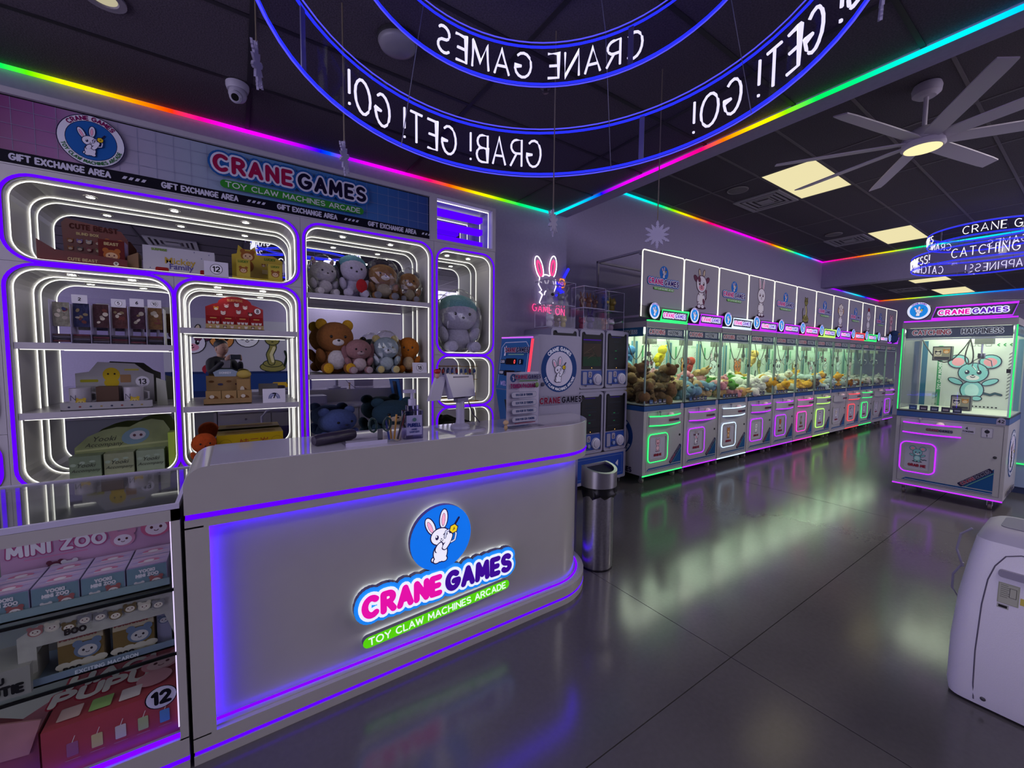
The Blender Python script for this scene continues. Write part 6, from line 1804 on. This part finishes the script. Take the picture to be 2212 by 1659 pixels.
# -- right column
plush('plush_toy', 'large white plush with a teal cap in a clear bag, right-hand bay', 1.735, 3.50, 1.543, .56, .46, '#a9a6bc', None, 'long', '#a5a2ba', -.1, None, cap='#6a9c9e', bag=True)
rk = thing('keychain_rack', 'thin gold wire rack for keychains in the small right-hand bay', 'rack', (1.735, 3.5, 1.078))
GW = mat('#b08a3a', .3, .9)
for z in (.335, .21):
    MB().tube([(-.24, 0, z), (.22, 0, z)], .003, 5).build('hanging_bar', GW, rk)
for x in (-.22, .2): MB().tube([(x, 0, 0), (x, 0, .36)], .003, 5).build('upright', GW, rk)
MB().tube([(-.22, -.06, .003), (-.22, .06, .003), (.2, .06, .003), (.2, -.06, .003)], .003, 5, True).build('foot_frame', GW, rk)
r = random.Random(4)
for j, z in enumerate((.335, .21)):
    for i in range(9 if j == 0 else 6):
        x = -.2+.047*i if j == 0 else -.2+.07*i
        c = ['#1f3a8a', '#b98a1a', '#17151a', '#8a1c24', '#3a7a8a', '#a99ab0', '#22407a', '#c9a02a', '#2a2a5a'][(i*3+j) % 9]
        nm = ['blue', 'gold', 'black', 'red', 'teal', 'pale', 'navy', 'yellow', 'indigo'][(i*3+j) % 9]
        t = thing('keychain', '%s keychain, number %d along the %s bar of the gold rack' % (nm, i+1, 'upper' if j == 0 else 'lower'), 'keychain', (1.735+x, 3.49, 1.078+z), 0, 'keychains on the gold rack')
        MB().tube([(0, 0, 0), (0, -.004, -.02)], .0015, 4).build('ring', GW, t)
        MB().ell((0, -.005, -.045), (.014, .01, .026), 8, 6).build('charm', mat(c, .4), t, smooth=True)
        MB().ell((0, -.012, -.07), (.010, .008, .012), 8, 5).build('pendant', mat(['#c9b04a', '#22356a', '#d2c8c8'][(i+j) % 3], .4), t, smooth=True)
t = thing('folded_bag', 'crumpled black cloth bag at the bottom of the small lower bay', 'bag', (1.74, 3.5, .752))
b = MB().ell((0, 0, .07), (.2, .1, .07), 14, 8)
r = random.Random(9); b.v = [(a*(1+r.uniform(-.1, .1)), c_, max(0.002, d_*(1+r.uniform(-.15, .15)))) for a, c_, d_ in b.v]
b.build('cloth', mat('#131216', .8), t, smooth=True)
MB().ell((-.08, -.07, .1), (.06, .02, .02), 8, 6).build('white_tag', mat('#a9a6ac', .6), t, smooth=True)
# -- upper-left bay
zt = 2.0135
t = thing('box_display', 'dark red toy display tray with a tall header card in the upper bay', 'display box', (-.70, 3.37, zt))
DR = mat('#5a1a18', .4, 0, 0, .15, 0, 12)
MB().prism([(-.2, 0), (.17, 0), (.17, .05), (-.13, .07), (-.2, .12)], 'xz', 0, .004).build('tray_front', DR, t)
box('tray_floor', DR, t, -.2, .17, .004, .2, 0, .006)
hd = MB().prism([(-.13, .0), (.15, .0), (.15, .2), (.12, .25), (-.12, .29), (-.14, .26)], 'xz', .17, .175).build('header_card', DR, t)
A = Art(); A.text('CUTE BEAST', 0.0, .235, .026, .008, '#3c100e', .3, 'c', .9); A.text('BLIND BOX', -.03, .20, .013, .004, '#a8946a', .3)
face_blob(A, .085, .15, .042, '#a05a28', '#c9a878')
for k in range(4): face_blob(A, -.105+.04*k, .16, .013, ['#7a4a30', '#6a5a8a', '#8a8a8a', '#6d3a3a'][k], '#b9a898'); face_blob(A, -.105+.04*k, .115, .012, ['#8a5a3a', '#5a5a5a', '#7a3a4a', '#6a6a4a'][k], '#b9a898')
A.build('header_print', hd, (0, .17, 0))
A = Art(); A.text('CUTE BEAST', -.02, .018, .014, .004, '#a8946a', .3); A.ell(.12, .022, .012, .012, '#c9c4ba'); A.text('9', .12, .016, .012, .003, '#1a1414'); A.build('tray_print', t, (0, 0, 0))
def beast(A, w_, h):
    A.rect(-w_/2+.001, w_/2-.001, .001, h-.001, '#5c1c1a'); A.text('BEAST', 0, h*.8, h*.09, h*.03, '#b09a6c', .3); face_blob(A, 0, h*.42, w_*.32, '#a05a28', '#c9a47c')
carton('toy_carton', 'small dark red toy carton standing in the red display tray', 'toy box', -.60, 3.385, zt+.0065, .115, .09, .155, '#541816', beast)
t = thing('open_carton', 'small tan open carton beside the red display tray', 'toy box', (-.515, 3.40, zt))
MB().prism([(-.02, 0), (.03, 0), (.03, .11), (-.02, .08)], 'xz', 0, .12).build('carton_body', mat('#7a5a3c', .6), t)
def mick(A, w_, h):
    A.rect(-w_/2+.001, w_/2-.001, .001, h-.001, '#b5b2bc')
    r2 = random.Random(2)
    for _ in range(10): A.ell(r2.uniform(-.46, .46)*w_, r2.uniform(.1, .92)*h, .003, .004, '#5a6488', 0, 6)
    A.text('SURPRISE', -w_*.28, h*.84, h*.07, .004, '#6d8a3c', .3)
    A.rect(-w_*.34, -w_*.16, .002, h*.22, '#8a1c1c', .01); A.rect(w_*.28, w_*.40, .002, h*.26, '#8a1c1c', .01)
carton('toy_carton', 'white starry toy carton lying in the middle of the upper bay', 'toy box', -.285, 3.41, zt, .36, .1, .165, '#b5b2bc', mick)
put_mesh('box_lettering', fonttext('Mickey', .055, mat('#b0902a', .5), offset=.001), bpy.data.objects[[o.name for o in bpy.data.objects if o.get('label') == 'white starry toy carton lying in the middle of the upper bay'][0]], (0.0, -.0025, .08))
put_mesh('box_lettering', fonttext('Family', .048, mat('#4a3f86', .5), offset=.001), bpy.data.objects[[o.name for o in bpy.data.objects if o.get('label') == 'white starry toy carton lying in the middle of the upper bay'][0]], (0.005, -.0025, .045))
card('12', .13, .10, 'white number 12 card leaning in the upper bay', (-.095, 3.345, zt))
t = thing('box_display', 'yellow toy display tray with a cut-out header in the upper bay', 'display box', (.14, 3.38, zt))
YL = mat('#b09a24', .45, 0, 0, .1, 0, 15)
box('tray_floor', YL, t, -.15, .16, 0, .15, 0, .006); box('tray_front', YL, t, -.15, .16, 0, .004, 0, .022)
hd = MB().prism([(-.15, 0), (.16, 0), (.16, .18), (.1, .21), (.0, .205), (-.01, .26), (-.04, .235), (-.08, .235), (-.11, .26), (-.12, .2), (-.15, .19)], 'xz', .12, .125).build('header_card', YL, t)
A = Art(); face_blob(A, -.055, .19, .042, '#8a5426', '#c9a884'); A.ell(-.05, .12, .03, .04, '#8a5426', 0, 14); A.text('LUCKY', .08, .175, .015, .005, '#5a7a2a', .3)
for k in range(3): face_blob(A, .04+.035*k, .135, .012, ['#7a4a2a', '#4a4a6a', '#5a8a8a'][k], '#c9b49a')
A.rect(.03, .09, .075, .105, '#b9a878'); A.build('header_print', hd, (0, .12, 0))
def bunb(A, w_, h): A.rect(-w_/2+.001, w_/2-.001, .001, h-.001, '#b5a23c'); face_blob(A, 0, h*.45, w_*.3, '#8a5426', '#c9a884'); A.text('LUCKY', 0, h*.82, h*.09, h*.03, '#5a7a2a', .3)
carton('toy_carton', 'small yellow toy carton behind the number 12 card', 'toy box', .055, 3.39, zt+.0065, .08, .07, .14, '#b5a23c', bunb)
carton('toy_carton', 'small yellow toy carton at the rounded end of the upper bay', 'toy box', .245, 3.39, zt+.0065, .085, .07, .125, '#b5a23c', bunb)
# -- left bay, three shelves
zt = 1.559
ch = thing('card_pack_holder', 'clear acrylic holder for trading card packs on the upper left shelf', 'display holder', (-.63, 3.42, zt))
box('base', ACRYL, ch, -.25, .25, 0, .14, 0, .006); box('front_lip', ACRYL, ch, -.25, .25, 0, .003, 0, .10); box('back_sheet', ACRYL, ch, -.25, .25, .12, .123, 0, .28)
for i in range(7): box('divider', EDGE, ch, -.25+.083*i-.001, -.25+.083*i+.001, .0, .12, 0, .23 if i else .25)
pc = ['#8f8d78', '#2a2f52', '#4a2c2e', '#5a3632', '#462c38', '#7a5a34']
pn = ['pale', 'navy', 'dark red', 'brown', 'plum', 'tan']
for i in range(6):
    t = thing('card_pack', '%s trading card pack in the clear holder on the upper left shelf' % pn[i], 'card pack', (-.84+.083*i, 3.45, zt+.008), 0, 'card packs in the clear holder')
    p = MB().prism([(-.033, 0), (.033, 0), (.034, .02), (.034, .12), (.033, .14), (-.033, .14), (-.034, .12), (-.034, .02)], 'xz', 0, .01).build('foil_pack', mat(pc[i], .25, .3, 0, .35, .3, 50), t, (0, 0, .09))
    A = Art(); r = random.Random(i)
    for k in range(6): A.ell(r.uniform(-.02, .02), r.uniform(.03, .11), r.uniform(.006, .014), r.uniform(.006, .014), r.choice(['#a8a090', '#6a3a34', '#3a3f6a', '#8a7a5a', '#c9bfae']), r.uniform(0, 90), 9)
    A.build('pack_print', p, (0, 0, 0))
    for k in range(4):
        t2 = thing('card_pack', '%s-edged card pack lying flat, layer %d below the standing %s pack' % (['red', 'black', 'grey', 'brown'][k], k+1, pn[i]), 'card pack', (-.84+.083*i, 3.435, zt+.0085+.012*k), 0, 'flat card packs in the holder')
        box('foil_pack', mat(['#5a2024', '#1a181c', '#55535a', '#4a3428'][(k+i) % 4], .35, .2), t2, -.035, .035, 0, .08, 0, .010)
for i, s_ in ((1, '2'), (3, '5'), (4, '6'), (5, '10')):
    card(s_, .066, .05, 'small white number %s card above the %s card pack' % (s_, pn[i]), (-.84+.083*i, 3.425+.004*i, zt+.235 if i != 3 else zt+.225), circ=(i in (3, 5)), tilt=0)
zt = 1.169
t = thing('box_display', 'pale grey cup display tray with a tall printed header on the middle left shelf', 'display box', (-.645, 3.365, zt))
GR = mat('#8f8d90', .5, 0, 0, .05, 0, 12)
box('tray_floor', GR, t, -.2, .2, 0, .2, 0, .006); tf = box('tray_front', GR, t, -.2, .2, 0, .004, 0, .045)
A = Art()
A.rect(-.195, .195, .003, .042, '#949296')
for k in range(8): A.ell(-.165+.045*k, .02, .006, .005, ['#2a2a44', '#7a3a3a', '#3a4a5a', '#8a7a4a'][k % 4], 0, 10)
A.build('tray_print', tf, (0, 0, 0))
hd = MB().prism([(-.17, .0), (.19, 0), (.19, .2), (.15, .22), (.1, .27), (-.07, .28), (-.11, .22), (-.17, .21)], 'xz', .16, .165).build('header_card', GR, t)
A = Art(); A.rect(-.15, -.07, .155, .172, '#8a861e', .006); A.ell(-.01, .2, .04, .045, '#b0981c', 0, 18); A.ell(-.01, .15, .035, .03, '#b0981c', 0, 16); A.rect(.03, .08, .15, .2, '#8a6a4a', .004); A.rect(.05, .12, .225, .237, '#a8a04a', .005)
for q in (-1, 1): A.ell(-.01+.015*q, .205, .005, .006, '#1a1614', 0, 8)
A.ell(.135, .155, .034, .034, '#c9c6d2', 0, 20); A.text('13', .135, .14, .03, .007, '#2a2830', .25)
A.build('header_print', hd, (0, .16, 0))
for i, x in enumerate((-.775, -.54)):
    t = thing('boxed_cup', ['white printed cup in a clear case at the outer end of the grey tray', 'white printed cup in a clear case beside the number 13 sticker'][i], 'cup', (x, 3.43, zt+.0065))
    MB().lathe([(0, .005), (.042, .005), (.046, .02), (.047, .12), (.044, .12), (.042, .02), (0, .012)], 22).build('cup_body', mat('#a6a3a8', .3), t, autosmooth=True)
    MB().tube([(.046, 0, .095), (.07, 0, .085), (.07, 0, .045), (.046, 0, .035)], .005, 6).build('cup_handle', mat('#a6a3a8', .3), t)
    A = Art(); A.xf = lambda a, b: (a, b); face_blob(A, .01, .04, .022, '#b9a02a', '#c9b86a'); A.text('N', -.02, .05, .03, .003, '#4a4a5a')
    A.build('cup_print', t, (0, -.0475, 0))
    box('clear_case', ACRYL, t, -.055, .055, -.055, .055, 0, .13)
t = thing('brown_box', 'plain dark brown box between the two cups', 'box', (-.657, 3.42, zt+.0065)); box('carton_body', mat('#4a3222', .7), t, -.05, .05, 0, .09, 0, .125)
t = thing('folded_leaflet', 'white printed folded leaflet standing beside the cup display', 'leaflet', (-.405, 3.45, zt))
MB().prism([(-.035, 0), (.03, 0), (.02, .16), (-.035, .18)], 'xz', 0, .003).build('leaflet_sheet', mat('#8d8f84', .6), t, rot=(0, 0, -.5))
zt = .752
t = thing('box_display', 'green toy display with a cloud-shaped header on the bottom left shelf', 'display box', (-.605, 3.40, zt))
GN = mat('#7f8a5c', .5, 0, 0, .15, 0, 10)
box('tray_floor', GN, t, -.23, .22, 0, .2, 0, .006)
hp = [(-.23, 0), (.22, 0), (.22, .25), (.19, .31), (.13, .325), (.07, .31), (.02, .28), (-.04, .285), (-.1, .27), (-.17, .235), (-.23, .17)]
hd = MB().prism(hp, 'xz', .12, .125).build('header_card', GN, t)
A = Art(); A.ell(.05, .22, .07, .05, '#6f8a96', 20, 18); A.ell(.06, .225, .04, .028, '#b4b2b8', 10, 14)
for q in (-1, 1): A.ell(.06+.016*q, .225, .008, .009, '#5a3a44', 0, 8)
A.line([(-.22, .15), (.21, .17)], .012, '#a0a878')
A.build('header_print', hd, (0, .12, 0))
put_mesh('header_lettering', fonttext('Yooki', .045, mat('#2a2c1c', .6), shear=.35), hd, (-.1, .1185, .215)); put_mesh('header_lettering', fonttext('Accompany', .036, mat('#2a2c1c', .6), shear=.35), hd, (-.1, .1185, .18))
ym = fonttext('Yooki', .034, mat('#2a3022', .6), shear=.35); ym2 = fonttext('Accompany', .026, mat('#2a3022', .6), shear=.35)
for i in range(3):
    t = carton('toy_carton', ['green toy carton at the outer end of the cloud display', 'green toy carton in the middle of the cloud display', 'green toy carton at the inner end of the cloud display'][i], 'toy box', -.765+.145*i, 3.40+.012*i, zt+.0065, .135, .1, .13, ['#66755e', '#7d8468', '#7c8a74'][i], lambda A, w_, h: clouds(A, w_, h, '#8a9a88', 6, 3))
    put_mesh('box_lettering', ym, t, (0, -.002, .075)); put_mesh('box_lettering', ym2, t, (0, -.002, .045))
t = thing('lime_card', 'bright lime card at the end of the cloud display', 'card', (-.365, 3.42, zt)); box('card_sheet', mat('#8fa83a', .5), t, -.02, .015, 0, .1, 0, .24)
# -- second bay
zt = 1.673
t = thing('box_display', 'red toy display with an arched starry header and a number 8 sticker', 'display box', (0.0, 3.40, zt))
RD = mat('#9c1a1c', .4, 0, 0, .1, 0, 12)
box('tray_floor', RD, t, -.17, .17, 0, .16, 0, .006); tf = box('tray_front', mat('#a8905c', .5), t, -.165, .165, 0, .004, 0, .035)
A = Art()
for k in range(8): face_blob(A, -.14+.04*k, .016, .009, ['#c98a4a', '#d0c8c0', '#4a2a2a', '#c9a0a0'][k % 4], '#d8d0c4')
A.build('tray_print', tf, (0, 0, 0))
hd = MB().prism([(-.17, 0), (.17, 0), (.17, .16), (.13, .18)]+[(.1*cos(radians(a)), .19+.05*sin(radians(a))) for a in range(0, 181, 20)]+[(-.13, .18), (-.17, .16)], 'xz', .13, .135).build('header_card', RD, t)
A = Art()
for k, (x, z) in enumerate(((-.11, .15), (-.05, .17), (.01, .18), (.06, .165), (-.07, .12), (.02, .13), (.09, .12))): face_blob(A, x, z, .014, ['#c9902a', '#c98a8a', '#d2ccc8', '#c9b0a0', '#d2ccc8', '#b9a8a8', '#4a2a2a'][k], '#e0d8d0')
A.ell(.135, .145, .022, .022, '#1a1416', 0, 18); A.ell(.135, .145, .0205, .0205, '#d2ccd2', 0, 18); A.text('8', .135, .135, .022, .005, '#1a1416')
A.text('SURPRISE', 0, .205, .014, .004, '#c98a5a', .3); A.build('header_print', hd, (0, .13, 0))
def redb(A, w_, h):
    A.rect(-w_/2+.001, w_/2-.001, .001, h-.001, '#8a1618')
    for k in range(3): face_blob(A, -w_*.28+w_*.28*k, h*.45, w_*.11, '#c9c0bc', '#d8d2ce')
    A.line([(-w_*.2, h*.82), (w_*.2, h*.82)], .006, '#c9a05a')
for i in range(4):
    carton('toy_carton', 'small red toy carton in the arched display, '+['at its outer end', 'second from its outer end', 'second from its inner end', 'at its inner end'][i], 'toy box', -.123+.082*i, 3.415, zt+.0065, .078, .07, .085, '#8a1618', redb)
zt = 1.164
t = thing('box_display', 'tan toy display tray with a pale blue lettered header on the middle shelf', 'display box', (-.05, 3.38, zt))
TN = mat('#8d6f44', .5, 0, 0, .12, 0, 12)
box('tray_floor', TN, t, -.14, .13, 0, .16, 0, .006); tf = box('tray_front', TN, t, -.14, .13, 0, .004, 0, .04)
hd = MB().prism([(-.13, 0), (.13, 0), (.13, .19), (-.13, .19)], 'xz', .13, .135).build('header_card', TN, t)
MB().prism([(-.08, .185), (.04, .185), (.06, .215), (.02, .235), (-.05, .235), (-.09, .215)], 'xz', .126, .13).build('header_badge', mat('#8d9cb4', .5), hd)
MB().ell((.09, .125, .20), (.045, .02, .03), 12, 8).build('header_ornament', mat('#b9a04a', .6), hd, smooth=True)
A = Art()
for k in range(5): A.ell(-.1+.05*k, .15-.02*(k % 2), .016, .008, ['#5a3a1c', '#3a3a5a', '#6a4a2c', '#4a2c2c', '#7a5a3a'][k], 0, 10)
A.text('DONKEY', -.02, .205, .012, .004, '#d2d6e0', .3); A.build('header_print', hd, (0, .126, 0))
def tanb(A, w_, h):
    A.rect(-w_/2+.001, w_/2-.001, .001, h-.001, '#9a7c50'); A.ell(0, h*.42, w_*.32, h*.22, '#6a4420', 0, 14); A.ell(-w_*.1, h*.55, w_*.16, h*.14, '#c9c0b0', 0, 10)
for i in range(3):
    carton('toy_carton', 'small tan toy carton in the lower row of the tan display, '+['outer end', 'middle', 'inner end'][i], 'toy box', -.137+.088*i, 3.39, zt+.0065, .084, .06, .085, '#9a7c50', tanb)
carton('toy_carton', 'small tan toy carton stacked at the back of the tan display', 'toy box', .035, 3.455, zt+.0065, .08, .05, .16, '#9a7c50', tanb)
def arch7(A):
    for k, c in enumerate(('#33478a', '#6a7ab0', '#33478a')): A.line(arc(0, .03, .034-.007*k, .04-.008*k, 0, 180, 8), .004, c)
card('7', .14, .10, 'white number 7 card with a blue rainbow on the middle shelf', (.215, 3.345, zt), circ=False, extra=arch7)
zt = .752
plush('plush_toy', 'bright orange plush creature beside the yellow lettered box, bottom shelf', -.2, 3.41, zt, .25, .17, '#b8480e', '#b98a1a', 'none', None, .2, None, None)
def yl_front(A, w_, h):
    A.rect(-w_/2+.001, w_/2-.001, .001, h-.001, '#b0940e')
    for x in (-.15, .16): A.line(arc(x, .13, .035, .03, 0, 300, 9), .004, '#94780c'); A.line(arc(x, .06, .03, .03, 60, 360, 9), .004, '#94780c')
t = carton('toy_carton', 'yellow box with red lettering on the bottom shelf behind the counter', 'toy box', .07, 3.43, zt, .40, .2, .19, '#b0940e', yl_front, lambda A, w_, d: [A.line([(-.15, .05+.04*k), (.15, .05+.04*k)], .012, '#7a3a14') for k in range(3)])
try:
    put_mesh('box_lettering', fonttext('\u5a03\u4e09\u5c81', .06, mat('#8a1408', .5)), t, (.02, -.002, .125))
    put_mesh('box_lettering', fonttext('\u65e0\u4e8c\u4f5c\u706b\u738b\u4ed9', .055, mat('#8a1408', .5)), t, (.02, -.002, .055))
except Exception:
    pass

# ================================================================ opposite wall with the animal mural, seen in the mirrors
mu = thing('animal_mural', 'mural of cartoon animals over a blue arcade console, seen in the cabinet mirror', 'mural', (.05, -3.185, 0))
box('mural_board', mat('#b5b4c0', .5), mu, -1.25, 1.25, -.01, -.002, .3, 2.25)
A = Art()
A.rect(-1.24, 1.24, .32, 1.15, '#1c2c5c'); A.rect(-1.1, 1.1, .75, 1.1, '#24407c', .05)
A.ell(.55, 1.2, .1, .1, '#a02438', 0, 20); A.rect(.51, .59, .95, 1.15, '#2a3a6c'); A.rect(-.9, -.6, .6, .9, '#c9a02a', .03); A.rect(-.3, .2, .55, .7, '#3a6aa0', .03)
critter(A, 'snake', -.62, 1.62, .5, '#1c2a20', True, False); critter(A, 'panda', -.15, 1.75, .48, '#1a1820', False, False)
critter(A, 'tiger', .3, 1.7, .46, '#2a1810', False, False); critter(A, 'cow', .8, 1.6, .5, '#1a1820', False, False)
A.build('mural_print', mu, (0, -.002, 0), BACKY)
# ================================================================ the photographer, seen in the mirror
def skin_mesh(name, pts, edges, radii, m, parent, root=0, sub=2):
    me = bpy.data.meshes.new(name)
    me.from_pydata(pts, edges, [])
    o = bpy.data.objects.new(name, me)
    COL.objects.link(o)
    o.modifiers.new('skin', 'SKIN')
    o.modifiers.new('sub', 'SUBSURF').levels = sub
    o.modifiers['sub'].render_levels = sub
    for i, r_ in enumerate(radii):
        me.skin_vertices[0].data[i].radius = (r_ if isinstance(r_, tuple) else (r_, r_))
        me.skin_vertices[0].data[i].use_root = (i == root)
    dg = bpy.context.evaluated_depsgraph_get()
    me2 = bpy.data.meshes.new_from_object(o.evaluated_get(dg))
    bpy.data.objects.remove(o)
    me2.materials.clear(); me2.materials.append(m)
    me2.polygons.foreach_set('use_smooth', [True]*len(me2.polygons))
    return put_mesh(name, me2, parent, (0, 0, 0), (0, 0, 0))
ps = thing('person', 'person in a dark jacket holding up a phone, seen in the cabinet mirror', 'person', (-.20, -.36, 0), radians(55.9-90))
CLO = mat('#1b1a20', .8); SKN = mat('#a8806a', .55); JEA = mat('#20222c', .85)
body_pts = [(0, 0, .93), (0, .0, 1.10), (0, .0, 1.28), (0, 0, 1.42), (0, .01, 1.47), (.17, 0, 1.40), (.22, .10, 1.22), (.13, .25, 1.40), (-.17, 0, 1.40), (-.22, .10, 1.22), (-.13, .25, 1.40),
            (.1, 0, .90), (.11, .01, .50), (.11, -.02, .10), (.11, .10, .04), (-.1, 0, .90), (-.11, .01, .50), (-.11, -.02, .10), (-.11, .10, .04)]
body_e = [(0, 1), (1, 2), (2, 3), (3, 4), (3, 5), (5, 6), (6, 7), (3, 8), (8, 9), (9, 10), (0, 11), (11, 12), (12, 13), (13, 14), (0, 15), (15, 16), (16, 17), (17, 18)]
body_r = [(.15, .11), (.14, .10), (.16, .11), (.12, .09), .06, .065, .052, .036, .065, .052, .036, .09, .065, .048, .04, .09, .065, .048, .04]
skin_mesh('body', body_pts, body_e, body_r, CLO, ps)
hd = MB().ell((0, .02, 1.60), (.075, .095, .115), 20, 14, None, -.15).build('head', SKN, ps, smooth=True)
MB().lathe([(.05, 1.44), (.052, 1.54)], 14, (0, .0, 0)).build('neck', SKN, ps, smooth=True)
MB().ell((0, .0, 1.648), (.086, .104, .09), 18, 12).build('hair', mat('#0e0d10', .6), ps, smooth=True)
MB().ell((0, .118, 1.59), (.012, .018, .022), 8, 6).build('nose', SKN, ps, smooth=True)
for q in (-1, 1):
    MB().ell((.03*q, .105, 1.61), (.012, .008, .008), 8, 6).build('eye', mat('#141012', .2), ps, smooth=True)
    MB().ell((.078*q, .01, 1.595), (.012, .022, .032), 8, 6).build('ear', SKN, ps, smooth=True)
    # hand: palm, four bent fingers and a thumb
    pts = [(.12*q, .27, 1.42), (.10*q, .30, 1.455)]; ed = [(0, 1)]; rd = [.028, .03]
    for f in range(4):
        k = len(pts); z = 1.475+.018*f-.03
        pts += [(.085*q, .325, z), (.06*q, .345, z+.004), (.035*q, .345, z+.004)]
        ed += [(1, k), (k, k+1), (k+1, k+2)]; rd += [.0095, .0085, .0075]
    k = len(pts); pts += [(.095*q, .30, 1.43), (.075*q, .315, 1.43)]; ed += [(1, k), (k, k+1)]; rd += [.012, .009]
    skin_mesh('hand', pts, ed, rd, SKN, ps)
MB().ell((0, .112, 1.545), (.022, .008, .006), 8, 5).build('mouth', mat('#8a5048', .5), ps, smooth=True)
MB().prism([(-.05, 1.22), (.05, 1.22), (.07, 1.42), (-.07, 1.42)], 'xz', .095, .115).build('shirt_front', mat('#8f8a94', .8), ps)
ph = thing('phone', 'dark phone held sideways by the photographer, seen in the mirror', 'phone', (-.012, -.018, 1.47), radians(55.9-90))
MB().prism(rrect(-.078, .078, -.037, .037, .012), 'xz', -.006, .003).build('case', mat('#20283c', .3), ph)
MB().prism(rrect(-.07, -.04, .0, .03, .008), 'xz', .003, .006).build('lens_bump', mat('#3a4258', .2), ph)
